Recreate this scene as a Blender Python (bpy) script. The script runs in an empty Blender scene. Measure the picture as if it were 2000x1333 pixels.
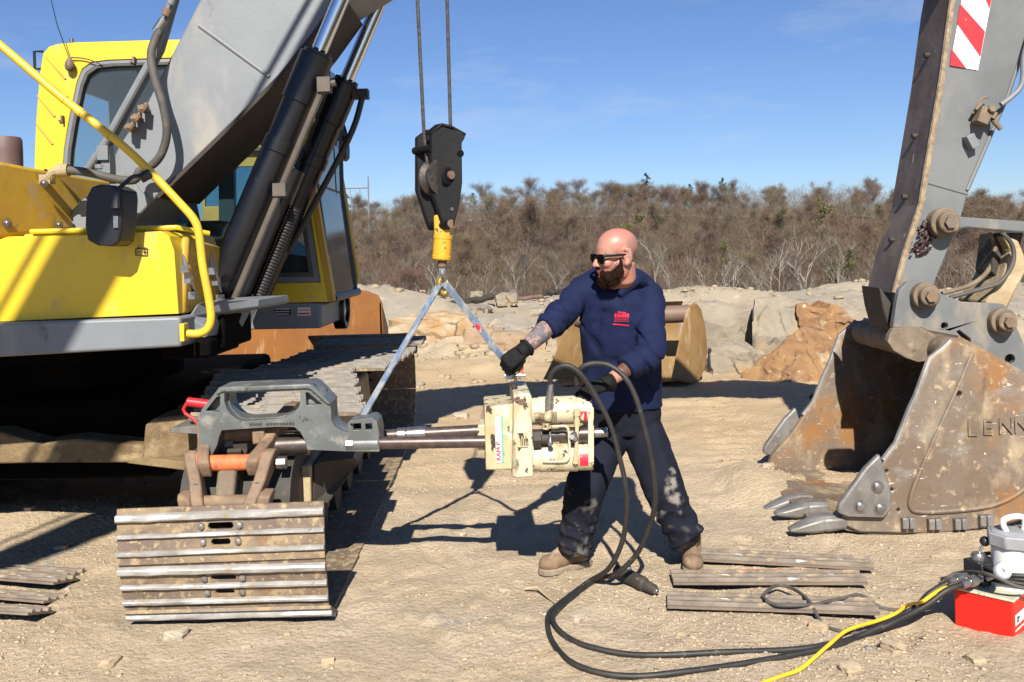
import bpy, bmesh, math, random
import numpy as np
from mathutils import Vector, Matrix, noise as mnoise
from mathutils.geometry import tessellate_polygon

SC = bpy.context.scene
COL = SC.collection
V = Vector
# ------------------------------------------------------------------ camera, sky, sun, exposure
FPX = 1800.0; HOR = 490.0; CAMZ = 1.6; ROLL = 0.026
cam_d = bpy.data.cameras.new("camera"); cam = bpy.data.objects.new("camera", cam_d); COL.objects.link(cam)
cam_d.sensor_width = 36.0; cam_d.sensor_fit = 'HORIZONTAL'; cam_d.lens = 36.0 * FPX / 2000.0
cam_d.shift_y = -(666.5 - HOR) / 2000.0
cam_d.clip_start = 0.05; cam_d.clip_end = 4000
cam.matrix_world = Matrix.Translation((0, 0, CAMZ)) @ Matrix.Rotation(math.radians(90), 4, 'X') @ Matrix.Rotation(-ROLL, 4, 'Z')
SC.camera = cam

SUN_EL = math.radians(38.8)
world = bpy.data.worlds.new("World"); SC.world = world; world.use_nodes = True
wn, wl = world.node_tree.nodes, world.node_tree.links
bg = wn["Background"]; sky = wn.new("ShaderNodeTexSky"); sky.sky_type = 'NISHITA'; sky.sun_disc = False
sky.sun_elevation = SUN_EL; sky.sun_rotation = math.radians(180); sky.air_density = 1.0; sky.dust_density = 0.15; sky.ozone_density = 3.0
sky.altitude = 50
wtc = wn.new("ShaderNodeTexCoord"); wmp = wn.new("ShaderNodeMapping"); wmp.inputs['Scale'].default_value = (1.2, 1.0, 5.0)
wno = wn.new("ShaderNodeTexNoise"); wno.inputs['Scale'].default_value = 2.3; wno.inputs['Detail'].default_value = 7; wno.inputs['Roughness'].default_value = .62
wrp = wn.new("ShaderNodeValToRGB"); wrp.color_ramp.elements[0].position = .56; wrp.color_ramp.elements[1].position = .86
wrp.color_ramp.elements[1].color = (.55, .55, .55, 1)
wmx = wn.new("ShaderNodeMix"); wmx.data_type = 'RGBA'
wmx.inputs['B'].default_value = (8.5, 9.0, 10.0, 1)
wl.new(wtc.outputs['Generated'], wmp.inputs['Vector']); wl.new(wmp.outputs[0], wno.inputs['Vector']); wl.new(wno.outputs['Fac'], wrp.inputs['Fac'])
wl.new(wrp.outputs['Color'], wmx.inputs['Factor']); wti = wn.new('ShaderNodeMix'); wti.data_type = 'RGBA'; wti.blend_type = 'MULTIPLY'; wti.inputs['Factor'].default_value = 1; wti.inputs['B'].default_value = (.90, 1.04, 1.36, 1)
wl.new(sky.outputs[0], wti.inputs['A']); wl.new(wti.outputs['Result'], wmx.inputs['A']); wl.new(wmx.outputs['Result'], bg.inputs['Color'])
bg.inputs['Strength'].default_value = 0.05

sun_d = bpy.data.lights.new("sun", 'SUN'); sun_d.energy = 5.0; sun_d.angle = math.radians(.53); sun_d.color = (1, .955, .87)
sun = bpy.data.objects.new("sun", sun_d); COL.objects.link(sun)
SUND = V((.023, 1, -math.tan(SUN_EL))).normalized()
sun.rotation_euler = SUND.to_track_quat('-Z', 'Y').to_euler(); sun.location = (0, -20, 20)
SC.view_settings.view_transform = 'Standard'; SC.view_settings.look = 'None'
SC.view_settings.exposure = 0.74; SC.view_settings.gamma = 1.0
SC.render.engine = 'CYCLES'
SC.cycles.max_bounces = 6; SC.cycles.diffuse_bounces = 1; SC.cycles.transparent_max_bounces = 16
SC.cycles.caustics_reflective = False; SC.cycles.caustics_refractive = False

# ------------------------------------------------------------------ picture measurements -> metres
CR, SR = math.cos(ROLL), math.sin(ROLL)
def uv(px, py):
    dx, dy = px - 1000.0, py - HOR
    return dx * CR - dy * SR, dx * SR + dy * CR
def W(px, py, Y):
    u, v = uv(px, py); return V((u * Y / FPX, Y, CAMZ - v * Y / FPX))
def G(px, py, z=0.0):
    u, v = uv(px, py); Y = (CAMZ - z) * FPX / v; return V((u * Y / FPX, Y, z))
def PL(px, py, off, sl=.05):          # vertical plane parallel to the machine, off metres from its boom
    u, v = uv(px, py); Y = (5.62 + off) / (1 - sl * u / FPX); return V((u * Y / FPX, Y, CAMZ - v * Y / FPX))
def ME(X, off, Z, sl=.05):
    return V((X, 5.62 + off + sl * X, Z))

# ------------------------------------------------------------------ materials
def lin(r, g, b):
    f = lambda c: (c / 255 / 12.92) if c <= 10 else ((c / 255 + .055) / 1.055) ** 2.4
    return (f(r), f(g), f(b))
def mat(name, col, rough=.6, metal=0.0, var=None, vscale=6, layers=(), bump=0.0, bscale=30, bdetail=6, spec=.5, rvar=0, coat=0, cracks=None):
    """layers: (color, scale, lo, hi, stretch(3) or None, roughness or None)"""
    m = bpy.data.materials.new(name); m.use_nodes = True
    n, l = m.node_tree.nodes, m.node_tree.links
    p = n["Principled BSDF"]
    p.inputs['Roughness'].default_value = rough; p.inputs['Metallic'].default_value = metal
    p.inputs['Specular IOR Level'].default_value = spec
    if coat: p.inputs['Coat Weight'].default_value = coat; p.inputs['Coat Roughness'].default_value = .12
    tc = n.new("ShaderNodeTexCoord")
    def noi(scale, detail=5, stretch=None, rough_=.6):
        t = n.new("ShaderNodeTexNoise"); t.inputs['Scale'].default_value = scale; t.inputs['Detail'].default_value = detail
        t.inputs['Roughness'].default_value = rough_
        if stretch:
            mp = n.new("ShaderNodeMapping"); mp.inputs['Scale'].default_value = stretch
            l.new(tc.outputs['Object'], mp.inputs['Vector']); l.new(mp.outputs[0], t.inputs['Vector'])
        else: l.new(tc.outputs['Object'], t.inputs['Vector'])
        return t.outputs['Fac']
    def ramp(fac, lo, hi):
        r = n.new("ShaderNodeMapRange"); r.inputs['From Min'].default_value = lo; r.inputs['From Max'].default_value = hi
        r.interpolation_type = 'SMOOTHSTEP'; l.new(fac, r.inputs['Value']); return r.outputs['Result']
    def mix(fac, a, b):
        x = n.new("ShaderNodeMix"); x.data_type = 'RGBA'; l.new(fac, x.inputs['Factor'])
        for s, k in ((a, 'A'), (b, 'B')):
            if isinstance(s, tuple): x.inputs[k].default_value = (*s, 1)
            else: l.new(s, x.inputs[k])
        return x.outputs['Result']
    c = tuple(col); r = None
    if var is not None: c = mix(ramp(noi(vscale), .32, .68), c, tuple(var))
    for (lc, sc, lo, hi, st, lr) in layers:
        f = ramp(noi(sc, 7, st), lo, hi)
        c = mix(f, c, tuple(lc))
        if lr is not None:
            x = n.new("ShaderNodeMix"); l.new(f, x.inputs[0])
            if r is None: x.inputs[2].default_value = rough
            else: l.new(r, x.inputs[2])
            x.inputs[3].default_value = lr; r = x.outputs[0]
    if cracks:
        vo = n.new('ShaderNodeTexVoronoi'); vo.feature = 'DISTANCE_TO_EDGE'; vo.inputs['Scale'].default_value = cracks[1]
        nn = n.new('ShaderNodeTexNoise'); nn.inputs['Scale'].default_value = cracks[1] * 1.6; nn.inputs['Detail'].default_value = 5; l.new(tc.outputs['Object'], nn.inputs['Vector'])
        va = n.new('ShaderNodeMix'); va.data_type = 'RGBA'; va.blend_type = 'LINEAR_LIGHT'; va.inputs['Factor'].default_value = .16; l.new(tc.outputs['Object'], va.inputs['A']); l.new(nn.outputs['Color'], va.inputs['B']); l.new(va.outputs['Result'], vo.inputs['Vector'])
        fr_ = n.new('ShaderNodeMath'); fr_.operation = 'MULTIPLY'; l.new(ramp(vo.outputs['Distance'], cracks[2], 0.0), fr_.inputs[0]); l.new(ramp(noi(cracks[1] * .8), .42, .6), fr_.inputs[1])
        c = mix(fr_.outputs[0], c, tuple(cracks[0]))
    if isinstance(c, tuple): p.inputs['Base Color'].default_value = (*c, 1)
    else: l.new(c, p.inputs['Base Color'])
    if r is not None: l.new(r, p.inputs['Roughness'])
    if bump:
        b = n.new("ShaderNodeBump"); b.inputs['Strength'].default_value = 1.0; b.inputs['Distance'].default_value = bump
        l.new(noi(bscale, bdetail), b.inputs['Height']); l.new(b.outputs[0], p.inputs['Normal'])
    return m
def glass_mat(name, tint, alpha, rough=.05):
    m = bpy.data.materials.new(name); m.use_nodes = True
    n, l = m.node_tree.nodes, m.node_tree.links
    out = n["Material Output"]; n.remove(n["Principled BSDF"])
    t = n.new("ShaderNodeBsdfTransparent"); t.inputs['Color'].default_value = (*tint, 1)
    d = n.new("ShaderNodeBsdfDiffuse"); d.inputs['Color'].default_value = (.30, .33, .34, 1)
    g = n.new("ShaderNodeBsdfGlossy"); g.inputs['Roughness'].default_value = rough
    fr = n.new("ShaderNodeFresnel"); fr.inputs['IOR'].default_value = 1.5
    m1 = n.new("ShaderNodeMixShader"); m1.inputs['Fac'].default_value = alpha
    l.new(t.outputs[0], m1.inputs[1]); l.new(d.outputs[0], m1.inputs[2])
    m2 = n.new("ShaderNodeMixShader"); l.new(fr.outputs[0], m2.inputs['Fac']); l.new(m1.outputs[0], m2.inputs[1]); l.new(g.outputs[0], m2.inputs[2])
    l.new(m2.outputs[0], out.inputs['Surface'])
    return m

# ------------------------------------------------------------------ mesh building
def catmull(pts, k=6):
    pts = [V(p) for p in pts]
    if len(pts) < 3: return pts
    P = [2 * pts[0] - pts[1]] + pts + [2 * pts[-1] - pts[-2]]
    out = []
    for i in range(1, len(P) - 2):
        p0, p1, p2, p3 = P[i - 1:i + 3]
        for j in range(k):
            t = j / k
            out.append(.5 * ((2 * p1) + (-p0 + p2) * t + (2 * p0 - 5 * p1 + 4 * p2 - p3) * t * t + (-p0 + 3 * p1 - 3 * p2 + p3) * t ** 3))
    out.append(pts[-1]); return out
def frame(d):
    d = V(d).normalized(); a = V((0, 0, 1)) if abs(d.z) < .9 else V((1, 0, 0))
    x = d.cross(a).normalized(); return x, d.cross(x).normalized()
class MB:
    def __init__(s): s.v = []; s.f = []; s.m = []
    def add(s, vs, fs, mi=0):
        o = len(s.v); s.v += [tuple(p) for p in vs]
        s.f += [tuple(i + o for i in f) for f in fs]; s.m += [mi] * len(fs); return s
    def hull8(s, a, b, mi=0):                     # two quads -> box
        return s.add(list(a) + list(b), [(3, 2, 1, 0), (4, 5, 6, 7), (0, 1, 5, 4), (1, 2, 6, 5), (2, 3, 7, 6), (3, 0, 4, 7)], mi)
    def box(s, c, d, rot=None, mi=0):
        c = V(c); h = V(d) / 2; R = rot if rot is not None else Matrix.Identity(3)
        q = lambda z: [c + R @ V((x * h.x, y * h.y, z * h.z)) for x, y in ((-1, -1), (1, -1), (1, 1), (-1, 1))]
        return s.hull8(q(-1), q(1), mi)
    def prism(s, pts, off, holes=(), mi=0):
        loops = [[V(p) for p in pts]] + [[V(p) for p in h] for h in holes]
        off = V(off); tris = tessellate_polygon(loops)
        fl = [p for L in loops for p in L]; n = len(fl)
        nn = (fl[tris[0][1]] - fl[tris[0][0]]).cross(fl[tris[0][2]] - fl[tris[0][0]]) if tris else V((0, 0, 1))
        fs = []
        for t in tris:
            tn = (fl[t[1]] - fl[t[0]]).cross(fl[t[2]] - fl[t[0]])
            t = tuple(t) if tn.dot(off) < 0 else tuple(reversed(t))
            fs.append(t); fs.append(tuple(i + n for i in reversed(t)))
        base = 0
        for L in loops:
            k = len(L)
            for i in range(k): fs.append((base + i, base + (i + 1) % k, base + (i + 1) % k + n, base + i + n))
            base += k
        return s.add(fl + [p + off for p in fl], fs, mi)
    def loft(s, rings, cap=True, mi=0, closed=True):
        n = len(rings[0]); vs = [p for r in rings for p in r]; fs = []
        for i in range(len(rings) - 1):
            for j in range(n if closed else n - 1):
                a, b = i * n + j, i * n + (j + 1) % n; fs.append((a, b, b + n, a + n))
        if cap and closed: fs.append(tuple(range(n - 1, -1, -1))); fs.append(tuple((len(rings) - 1) * n + j for j in range(n)))
        return s.add(vs, fs, mi)
    def tube(s, pts, r, n=10, cap=True, mi=0, squash=1.0):
        pts = [V(p) for p in pts]; k = len(pts); rs = r if isinstance(r, (list, tuple)) else [r] * k
        if len(rs) != k: rs = [rs[min(len(rs) - 1, int(i / (k - 1) * (len(rs) - 1)))] * (1 - ((i / (k - 1) * (len(rs) - 1)) % 1)) + rs[min(len(rs) - 1, int(i / (k - 1) * (len(rs) - 1)) + 1)] * ((i / (k - 1) * (len(rs) - 1)) % 1) for i in range(k)]
        rings = []; x = None
        for i, p in enumerate(pts):
            d = (pts[min(i + 1, k - 1)] - pts[max(i - 1, 0)])
            d = d.normalized() if d.length > 1e-9 else V((0, 0, 1))
            if x is None: x, y = frame(d)
            else:
                x = (x - d * x.dot(d)); x = x.normalized() if x.length > 1e-6 else frame(d)[0]; y = d.cross(x)
            rings.append([p + (x * math.cos(a) + y * math.sin(a) * squash) * rs[i] for a in [2 * math.pi * j / n for j in range(n)]])
        return s.loft(rings, cap, mi)
    def cyl(s, a, b, r, r1=None, n=20, mi=0): return s.tube([a, b], [r, r if r1 is None else r1], n, True, mi)
    def lathe(s, p, ax, prof, n=24, mi=0, cap=True):
        p = V(p); ax = V(ax).normalized(); x, y = frame(ax)
        return s.loft([[p + ax * t + (x * math.cos(a) + y * math.sin(a)) * r for a in [2 * math.pi * j / n for j in range(n)]] for t, r in prof], cap, mi)
    def ell(s, c, r, rot=None, n=14, mi=0):
        c = V(c); R = rot if rot is not None else Matrix.Identity(3); r = V(r) if not isinstance(r, (int, float)) else V((r, r, r))
        rings = []
        for i in range(1, n):
            t = math.pi * i / n
            rings.append([c + R @ V((r.x * math.sin(t) * math.cos(a), r.y * math.sin(t) * math.sin(a), r.z * math.cos(t))) for a in [2 * math.pi * j / (n * 2) for j in range(n * 2)]])
        return s.loft(rings, True, mi)
    def hexnut(s, a, b, r, mi=0): return s.tube([a, b], r, 6, True, mi)
    def ribbon(s, pts, wdir, w, th, mi=0):
        pts = [V(p) for p in pts]; wd = V(wdir).normalized(); rings = []
        for i, p in enumerate(pts):
            d = (pts[min(i + 1, len(pts) - 1)] - pts[max(i - 1, 0)]).normalized(); x = (wd - d * wd.dot(d)).normalized(); y = d.cross(x)
            rings.append([p + x * (w / 2 * a) + y * (th / 2 * b) for a, b in ((-1, -1), (1, -1), (1, 1), (-1, 1))])
        return s.loft(rings, True, mi)
    def mesh(s, name):
        me = bpy.data.meshes.new(name); me.from_pydata(s.v, [], s.f); me.update(); return me
    def build(s, name, m, parent=None, bevel=0, seg=2, smooth=35, fix=True):
        return link(s.mesh(name), name, m, parent, bevel, seg, smooth, s.m, fix)
WLOC = {}
def link(me, name, m, parent=None, bevel=0, seg=2, smooth=35, midx=None, fix=True):
    ms = m if isinstance(m, (list, tuple)) else [m]
    for x in ms: me.materials.append(x)
    if midx and len(ms) > 1: me.polygons.foreach_set('material_index', midx)
    if fix:
        b = bmesh.new(); b.from_mesh(me); bmesh.ops.recalc_face_normals(b, faces=b.faces); b.to_mesh(me); b.free()
    if smooth:
        me.polygons.foreach_set('use_smooth', [True] * len(me.polygons)); me.set_sharp_from_angle(angle=math.radians(smooth))
    me.update()
    o = bpy.data.objects.new(name, me); COL.objects.link(o)
    if parent is not None: attach(o, parent)
    if bevel:
        md = o.modifiers.new("bevel", 'BEVEL'); md.width = bevel; md.segments = seg; md.limit_method = 'ANGLE'; md.angle_limit = math.radians(40)
        md.harden_normals = False; md.use_clamp_overlap = True
    return o
def attach(o, parent):
    o.parent = parent; o.location = -WLOC.get(parent, V((0, 0, 0))); WLOC[o] = V((0, 0, 0))
def tag(o, label=None, cat=None, group=None, kind=None):
    if label: o['label'] = label
    if cat: o['category'] = cat
    if group: o['group'] = group
    if kind: o['kind'] = kind
    return o
def thing(name, label, cat, loc=(0, 0, 0), group=None):
    o = bpy.data.objects.new(name, None); COL.objects.link(o); o.location = V(loc); WLOC[o] = V(loc); o.empty_display_size = .1
    return tag(o, label, cat, group)
def dup(root, loc, rot=(0, 0, 0), scale=1, label=None):
    r = root.copy(); COL.objects.link(r); r.location = loc; r.rotation_euler = rot; r.scale = (scale,) * 3 if isinstance(scale, (int, float)) else scale
    if label: r['label'] = label
    for ch in list(root.children):
        c = ch.copy(); COL.objects.link(c); c.parent = r
        for g in ch.children:
            d = g.copy(); COL.objects.link(d); d.parent = c
    return r
def voxel(mb, size, smooth=2):
    """fuse overlapping closed shapes into one skin"""
    me = mb.mesh("fuse"); b = bmesh.new(); b.from_mesh(me); bmesh.ops.recalc_face_normals(b, faces=b.faces); b.to_mesh(me); b.free()
    o = bpy.data.objects.new("fuse", me); COL.objects.link(o)
    md = o.modifiers.new("r", 'REMESH'); md.mode = 'VOXEL'; md.voxel_size = size; md.use_smooth_shade = True
    dg = bpy.context.evaluated_depsgraph_get(); dg.update()
    me2 = bpy.data.meshes.new_from_object(o.evaluated_get(dg), depsgraph=dg)
    bpy.data.objects.remove(o); bpy.data.meshes.remove(me)
    if smooth:
        b = bmesh.new(); b.from_mesh(me2)
        for _ in range(smooth): bmesh.ops.smooth_vert(b, verts=b.verts, factor=.5, use_axis_x=True, use_axis_y=True, use_axis_z=True)
        b.to_mesh(me2); b.free()
    me2.materials.clear(); return me2
def displace(me, fn):
    """move each vertex along its normal by fn(position)"""
    nv = len(me.vertices)
    co = [v.co.copy() for v in me.vertices]; no = [v.normal.copy() for v in me.vertices]
    for i, v in enumerate(me.vertices): v.co = co[i] + no[i] * fn(co[i], no[i])
    me.update()
def text_mesh(body, size, ext, mtx):
    cu = bpy.data.curves.new("txt", 'FONT'); cu.body = body; cu.size = size; cu.extrude = ext; cu.resolution_u = 2
    o = bpy.data.objects.new("txt", cu); COL.objects.link(o)
    dg = bpy.context.evaluated_depsgraph_get(); dg.update()
    me = bpy.data.meshes.new_from_object(o.evaluated_get(dg), depsgraph=dg); bpy.data.objects.remove(o)
    me.transform(mtx); me.materials.clear(); return me

# ------------------------------------------------------------------ numpy noise
_rng = np.random.default_rng(7); _perm = _rng.permutation(1024); _grad = _rng.uniform(-1, 1, 1024)
def vnoise(x, y, seed=0):
    xi = np.floor(x).astype(int); yi = np.floor(y).astype(int); xf = x - xi; yf = y - yi
    xf = xf * xf * xf * (xf * (xf * 6 - 15) + 10); yf = yf * yf * yf * (yf * (yf * 6 - 15) + 10)
    h = lambda a, b: _grad[_perm[(_perm[(a + seed * 57) & 1023] + b + seed * 13) & 1023]]
    return (h(xi, yi) * (1 - xf) + h(xi + 1, yi) * xf) * (1 - yf) + (h(xi, yi + 1) * (1 - xf) + h(xi + 1, yi + 1) * xf) * yf
def fbm(x, y, oct=4, seed=0, gain=.5):
    s = 0; a = 1
    for o in range(oct): s = s + a * vnoise(x * 2 ** o + 17.3 * o, y * 2 ** o + 9.1 * o, seed + o); a *= gain
    return s
def sstep(a, b, x):
    t = np.clip((x - a) / (b - a), 0, 1); return t * t * (3 - 2 * t)
# ------------------------------------------------------------------ materials used all over
DIRT = (.40, .29, .165)
M = {}
M['ground'] = None
M['yellow'] = mat("yellow_paint", (.72, .50, .018), .38, var=(.66, .44, .016), vscale=3, layers=[((.42, .30, .12), 7, .56, .78, (1, 1, .5), .8), ((.50, .36, .10), 40, .66, .72, None, None)], bump=.0006, bscale=60, coat=.25)
M['yellow_old_dim'] = mat("weathered_dim_yellow_paint", (.55, .33, .02), .5, var=(.44, .25, .03), vscale=4, layers=[((.20, .11, .05), 14, .58, .75, None, .9), ((.38, .30, .2), 5, .55, .75, None, .9)], bump=.001, bscale=40)  # darker yellow; on the engine hood it stands in for shade
M['pipe_yellow'] = mat("handrail_paint", (.74, .48, .03), .4, var=(.62, .38, .03), vscale=9, layers=[((.30, .17, .06), 30, .66, .74, None, .8)])
M['grey'] = mat("grey_machine_paint", (0.184, 0.194, 0.205), .5, var=(0.152, 0.162, 0.172), vscale=1.8, layers=[((0.295, 0.271, 0.238), 3.2, .52, .75, (1, 1, .4), .75), ((0.098, 0.094, 0.090), 7, .66, .76, (1, 1, .5), None), ((0.271, 0.164, 0.082), 16, .70, .78, None, None)], bump=.0012, bscale=22)
M['grey_dark'] = mat("dark_grey_paint", (.19, .20, .21), .5, var=(.15, .155, .165), vscale=3, layers=[((.35, .32, .28), 10, .62, .8, None, .8)], bump=.001, bscale=25)
M['stick'] = mat("dusty_grey_paint", (0.160, 0.164, 0.164), .55, var=(0.120, 0.124, 0.124), vscale=2.2, layers=[((0.320, 0.264, 0.184), 2.4, .5, .72, (1, 1, .45), .8), ((0.088, 0.068, 0.056), 9, .66, .78, (1, 1, .35), None), ((0.360, 0.320, 0.264), 40, .70, .76, (1, 1, .5), None)], bump=.0012, bscale=25)
M['rust_edge'] = mat("worn_rusty_steel", (.10, .070, .052), .6, var=(.16, .12, .095), vscale=5, layers=[((.26, .15, .07), 7, .55, .7, (1, 1, .35), .8), ((.5, .46, .42), 26, .66, .73, (1, 1, .25), .35)], bump=.003, bscale=30)
M['edge_sand'] = mat("sand_caked_edge", (.34, .26, .165), .8, var=(.20, .14, .09), vscale=26, layers=[((.50, .44, .34), 60, .62, .7, None, None)], bump=.004, bscale=60)
M['bucket'] = mat("scuffed_bucket_steel", (.205, .165, .128), .5, .15, var=(.16, .112, .076), vscale=2.6, layers=[((.27, .13, .045), 2.4, .52, .70, None, .7), ((.24, .215, .19), 5, .56, .72, (1, 1, 1.6), .42), ((.12, .085, .06), 9, .60, .74, (1, 1, .5), .7), ((.60, .55, .48), 34, .655, .69, (.35, 1, 1.5), .3), ((.55, .50, .43), 50, .67, .70, (1, 1, .4), .3), ((.36, .275, .17), 4.5, .50, .68, (1, 1, .6), .8), ((.42, .32, .2), 17, .58, .72, None, .8)], bump=.0035, bscale=24)
M['tooth'] = mat("polished_worn_steel", (.23, .215, .20), .5, .3, var=(.155, .14, .125), vscale=9, layers=[((.33, .25, .17), 14, .58, .72, None, .7)], bump=.0015, bscale=35)
M['black'] = mat("black_plastic", (.012, .013, .017), .45, var=(.018, .018, .024), vscale=8, layers=[((.09, .08, .07), 20, .66, .8, None, .8)])
M['cyl_black'] = mat("black_cylinder_paint", (.0045, .005, .008), .32, var=(.008, .008, .010), vscale=3, layers=[((.09, .06, .045), 6, .60, .78, (1, 1, .4), .7)])
M['hose'] = mat("hose_rubber", (.016, .015, .014), .55, var=(.028, .025, .022), vscale=12, layers=[((.16, .13, .10), 22, .6, .8, None, .9)], bump=.0006, bscale=200)
M['hose_dusty'] = mat("dusty_rubber", (.055, .05, .045), .7, var=(.09, .08, .065), vscale=10, layers=[((.2, .17, .13), 24, .6, .78, None, .9)], bump=.0008, bscale=120)
M['chrome'] = mat("chrome_rod", (.75, .76, .8), .12, 1.0)
M['steel'] = mat("bare_steel", (.42, .41, .40), .32, .9, var=(.30, .28, .27), vscale=20, layers=[((.22, .17, .12), 30, .58, .75, None, .6)])
M['dsteel'] = mat("oiled_dark_steel", (.085, .07, .063), .34, .7, var=(.13, .11, .10), vscale=20, layers=[((.2, .13, .09), 18, .56, .75, None, .6)])
M['steelrod'] = mat("oiled_threaded_rod", (.11, .08, .07), .38, .4, var=(.07, .05, .045), vscale=30)
M['cream'] = mat("chipped_cream_paint", (.60, .545, .38), .45, var=(.50, .43, .28), vscale=5, layers=[((.33, .25, .13), 9, .49, .68, (1, 1, .3), .7), ((.14, .10, .06), 15, .57, .66, (1, 1, .25), .7), ((.40, .30, .16), 8, .54, .72, None, .8), ((.035, .026, .018), 28, .605, .635, (1, 1, .6), .7), ((.10, .065, .04), 8, .66, .69, None, .8)], bump=.001, bscale=60)
M['cream_grimy'] = mat("grimy_cream_paint", (.50, .41, .24), .5, var=(.40, .30, .15), vscale=6, layers=[((.035, .026, .018), 24, .555, .60, (1, 1, .5), .7), ((.62, .56, .40), 9, .56, .66, None, .6)], bump=.001, bscale=60)
M['jaw'] = mat("cast_grey_steel", (.15, .16, .155), .45, .25, var=(.105, .11, .105), vscale=5, layers=[((.24, .14, .075), 6, .59, .70, None, .6), ((.25, .235, .20), 11, .52, .70, None, .6), ((.05, .045, .04), 17, .60, .70, None, .6)], bump=.0012, bscale=55)
M['pad'] = mat("muddy_track_steel", (.185, .135, .10), .6, .1, var=(.14, .10, .074), vscale=7, layers=[((.30, .215, .12), 5, .45, .68, (.5, 1, 1), .95), ((.33, .245, .14), 13, .52, .62, None, .95), ((.40, .30, .17), 31, .58, .64, None, .95), ((.24, .125, .055), 8, .60, .72, None, .8), ((.40, .36, .32), 60, .66, .70, None, .4)], bump=.002, bscale=40)
M['grouser'] = mat("polished_grouser", (.46, .44, .41), .45, .3, var=(.30, .28, .25), vscale=10, layers=[((.30, .22, .14), 13, .56, .70, None, .8), ((.12, .09, .07), 22, .62, .72, None, .7)], bump=.002, bscale=50)
M['link'] = mat("rusty_chain_link", (.21, .13, .075), .65, var=(.15, .095, .06), vscale=14, layers=[((.30, .20, .11), 10, .5, .7, None, .9)], bump=.002, bscale=60)
M['orange_paint'] = mat("orange_marking_paint", (.80, .17, .045), .6, var=(.66, .15, .05), vscale=20, layers=[((.20, .10, .06), 16, .56, .70, None, .8), ((.35, .10, .04), 7, .5, .66, None, None)], bump=.0025, bscale=60)
M['dirt_steel'] = mat("dirt_covered_steel", (.41, .31, .18), .9, var=(.33, .245, .14), vscale=6, layers=[((.2, .14, .09), 20, .62, .75, None, None), ((.47, .38, .24), 4, .5, .7, None, None)], bump=.006, bscale=35)
M['dark_iron'] = mat("dark_greasy_iron", (.03, .026, .022), .7, var=(.05, .04, .03), vscale=8, layers=[((.25, .18, .1), 12, .6, .78, None, .9)], bump=.003, bscale=30)
M['under'] = mat("underside_shade_black", (.003, .0026, .0024), .9, var=(.005, .004, .003), vscale=3, spec=.05)  # near black: shade under the machine put into the colour
M['dirt_beam'] = mat("dirt_caked_beam", (.22, .155, .085), .95, var=(.15, .10, .055), vscale=5, layers=[((.30, .22, .12), 8, .52, .68, None, None), ((.07, .05, .035), 7, .58, .72, None, None)], bump=.012, bscale=22, spec=.1)
M['red'] = mat("red_paint", (.80, .015, .008), .42, var=(.72, .012, .006), vscale=5, layers=[((.28, .02, .012), 9, .66, .8, None, None)], bump=.0004, bscale=50, coat=.15)
M['red_tool'] = mat("red_tool_paint", (.55, .02, .03), .4, var=(.45, .02, .03), vscale=14)
M['white'] = mat("white_enamel", (.78, .775, .76), .35, var=(.70, .69, .66), vscale=6, layers=[((.5, .46, .4), 18, .66, .78, None, None)])
M['label_white'] = mat("white_label", (.80, .78, .72), .5, layers=[((.35, .28, .18), 30, .66, .74, None, None)])
M['label_red'] = mat("red_label", (.70, .02, .04), .5, layers=[((.75, .6, .5), 45, .6, .66, (1, 1, .25), None)])
M['label_black'] = mat("black_ink", (.01, .01, .01), .6)
M['green_ink'] = mat("green_ink", (.10, .42, .30), .6)
M['red_ink'] = mat("red_ink", (.50, .01, .05), .6)
M['red_reflect'] = mat("red_reflective", (.75, .03, .035), .4, layers=[((.8, .7, .6), 16, .71, .73, (1, 1, .4), None)])
M['white_reflect'] = mat("white_reflective", (.80, .80, .80), .4)
M['orange_blade'] = mat("orange_worn_blade", (0.238, 0.087, 0.011), .55, var=(0.191, 0.066, 0.010), vscale=2.5, layers=[((0.343, 0.196, 0.088), 9, .58, .68, (1, 1, .15), None), ((0.112, 0.042, 0.016), 5, .54, .72, (1, 1, .4), None), ((0.198, 0.119, 0.064), 3, .55, .75, None, None)], bump=.002, bscale=20)
M['loader_yellow'] = mat("tan_loader_paint", (.58, .36, .08), .5, var=(.48, .29, .07), vscale=3, layers=[((.3, .18, .08), 9, .62, .76, None, None)])
M['rusty_bucket'] = mat("rusty_bucket_steel", (.255, .15, .055), .65, var=(.20, .11, .038), vscale=3, layers=[((.34, .25, .135), 6, .52, .7, (1, 1, .4), None), ((.2, .1, .045), 5, .62, .76, None, None)], bump=.003, bscale=16)
M['brown_tube'] = mat("brown_painted_tube", (.13, .075, .055), .55, var=(.18, .11, .08), vscale=5)
M['brass'] = mat("brass_coloured_hook", (.40, .28, .06), .4, .5, var=(.25, .17, .05), vscale=25)
M['swivel'] = mat("chipped_yellow_swivel", (.62, .33, .02), .5, var=(.52, .27, .02), vscale=8, layers=[((.035, .03, .025), 26, .60, .65, (1, 1, 1.3), .7)], bump=.0015, bscale=50)
M['block_black'] = mat("black_hook_block_paint", (.005, .005, .006), .55, var=(.009, .008, .008), vscale=7, layers=[((.12, .045, .025), 9, .66, .74, None, .8)], bump=.001, bscale=40, spec=.2)
M['wire'] = mat("greasy_wire_rope", (.10, .085, .075), .5, .5, var=(.05, .042, .038), vscale=60, bump=.002, bscale=240)
M['sling'] = mat("faded_blue_webbing", (.19, .215, .25), .85, var=(.085, .15, .28), vscale=14, layers=[((.30, .30, .295), 24, .46, .62, (1, 1, .4), None), ((.10, .09, .08), 40, .6, .7, None, None)], bump=.0012, bscale=180)
M['yellow_cord'] = mat("yellow_cord_jacket", (.80, .50, .02), .5, var=(.70, .42, .03), vscale=12)
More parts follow.
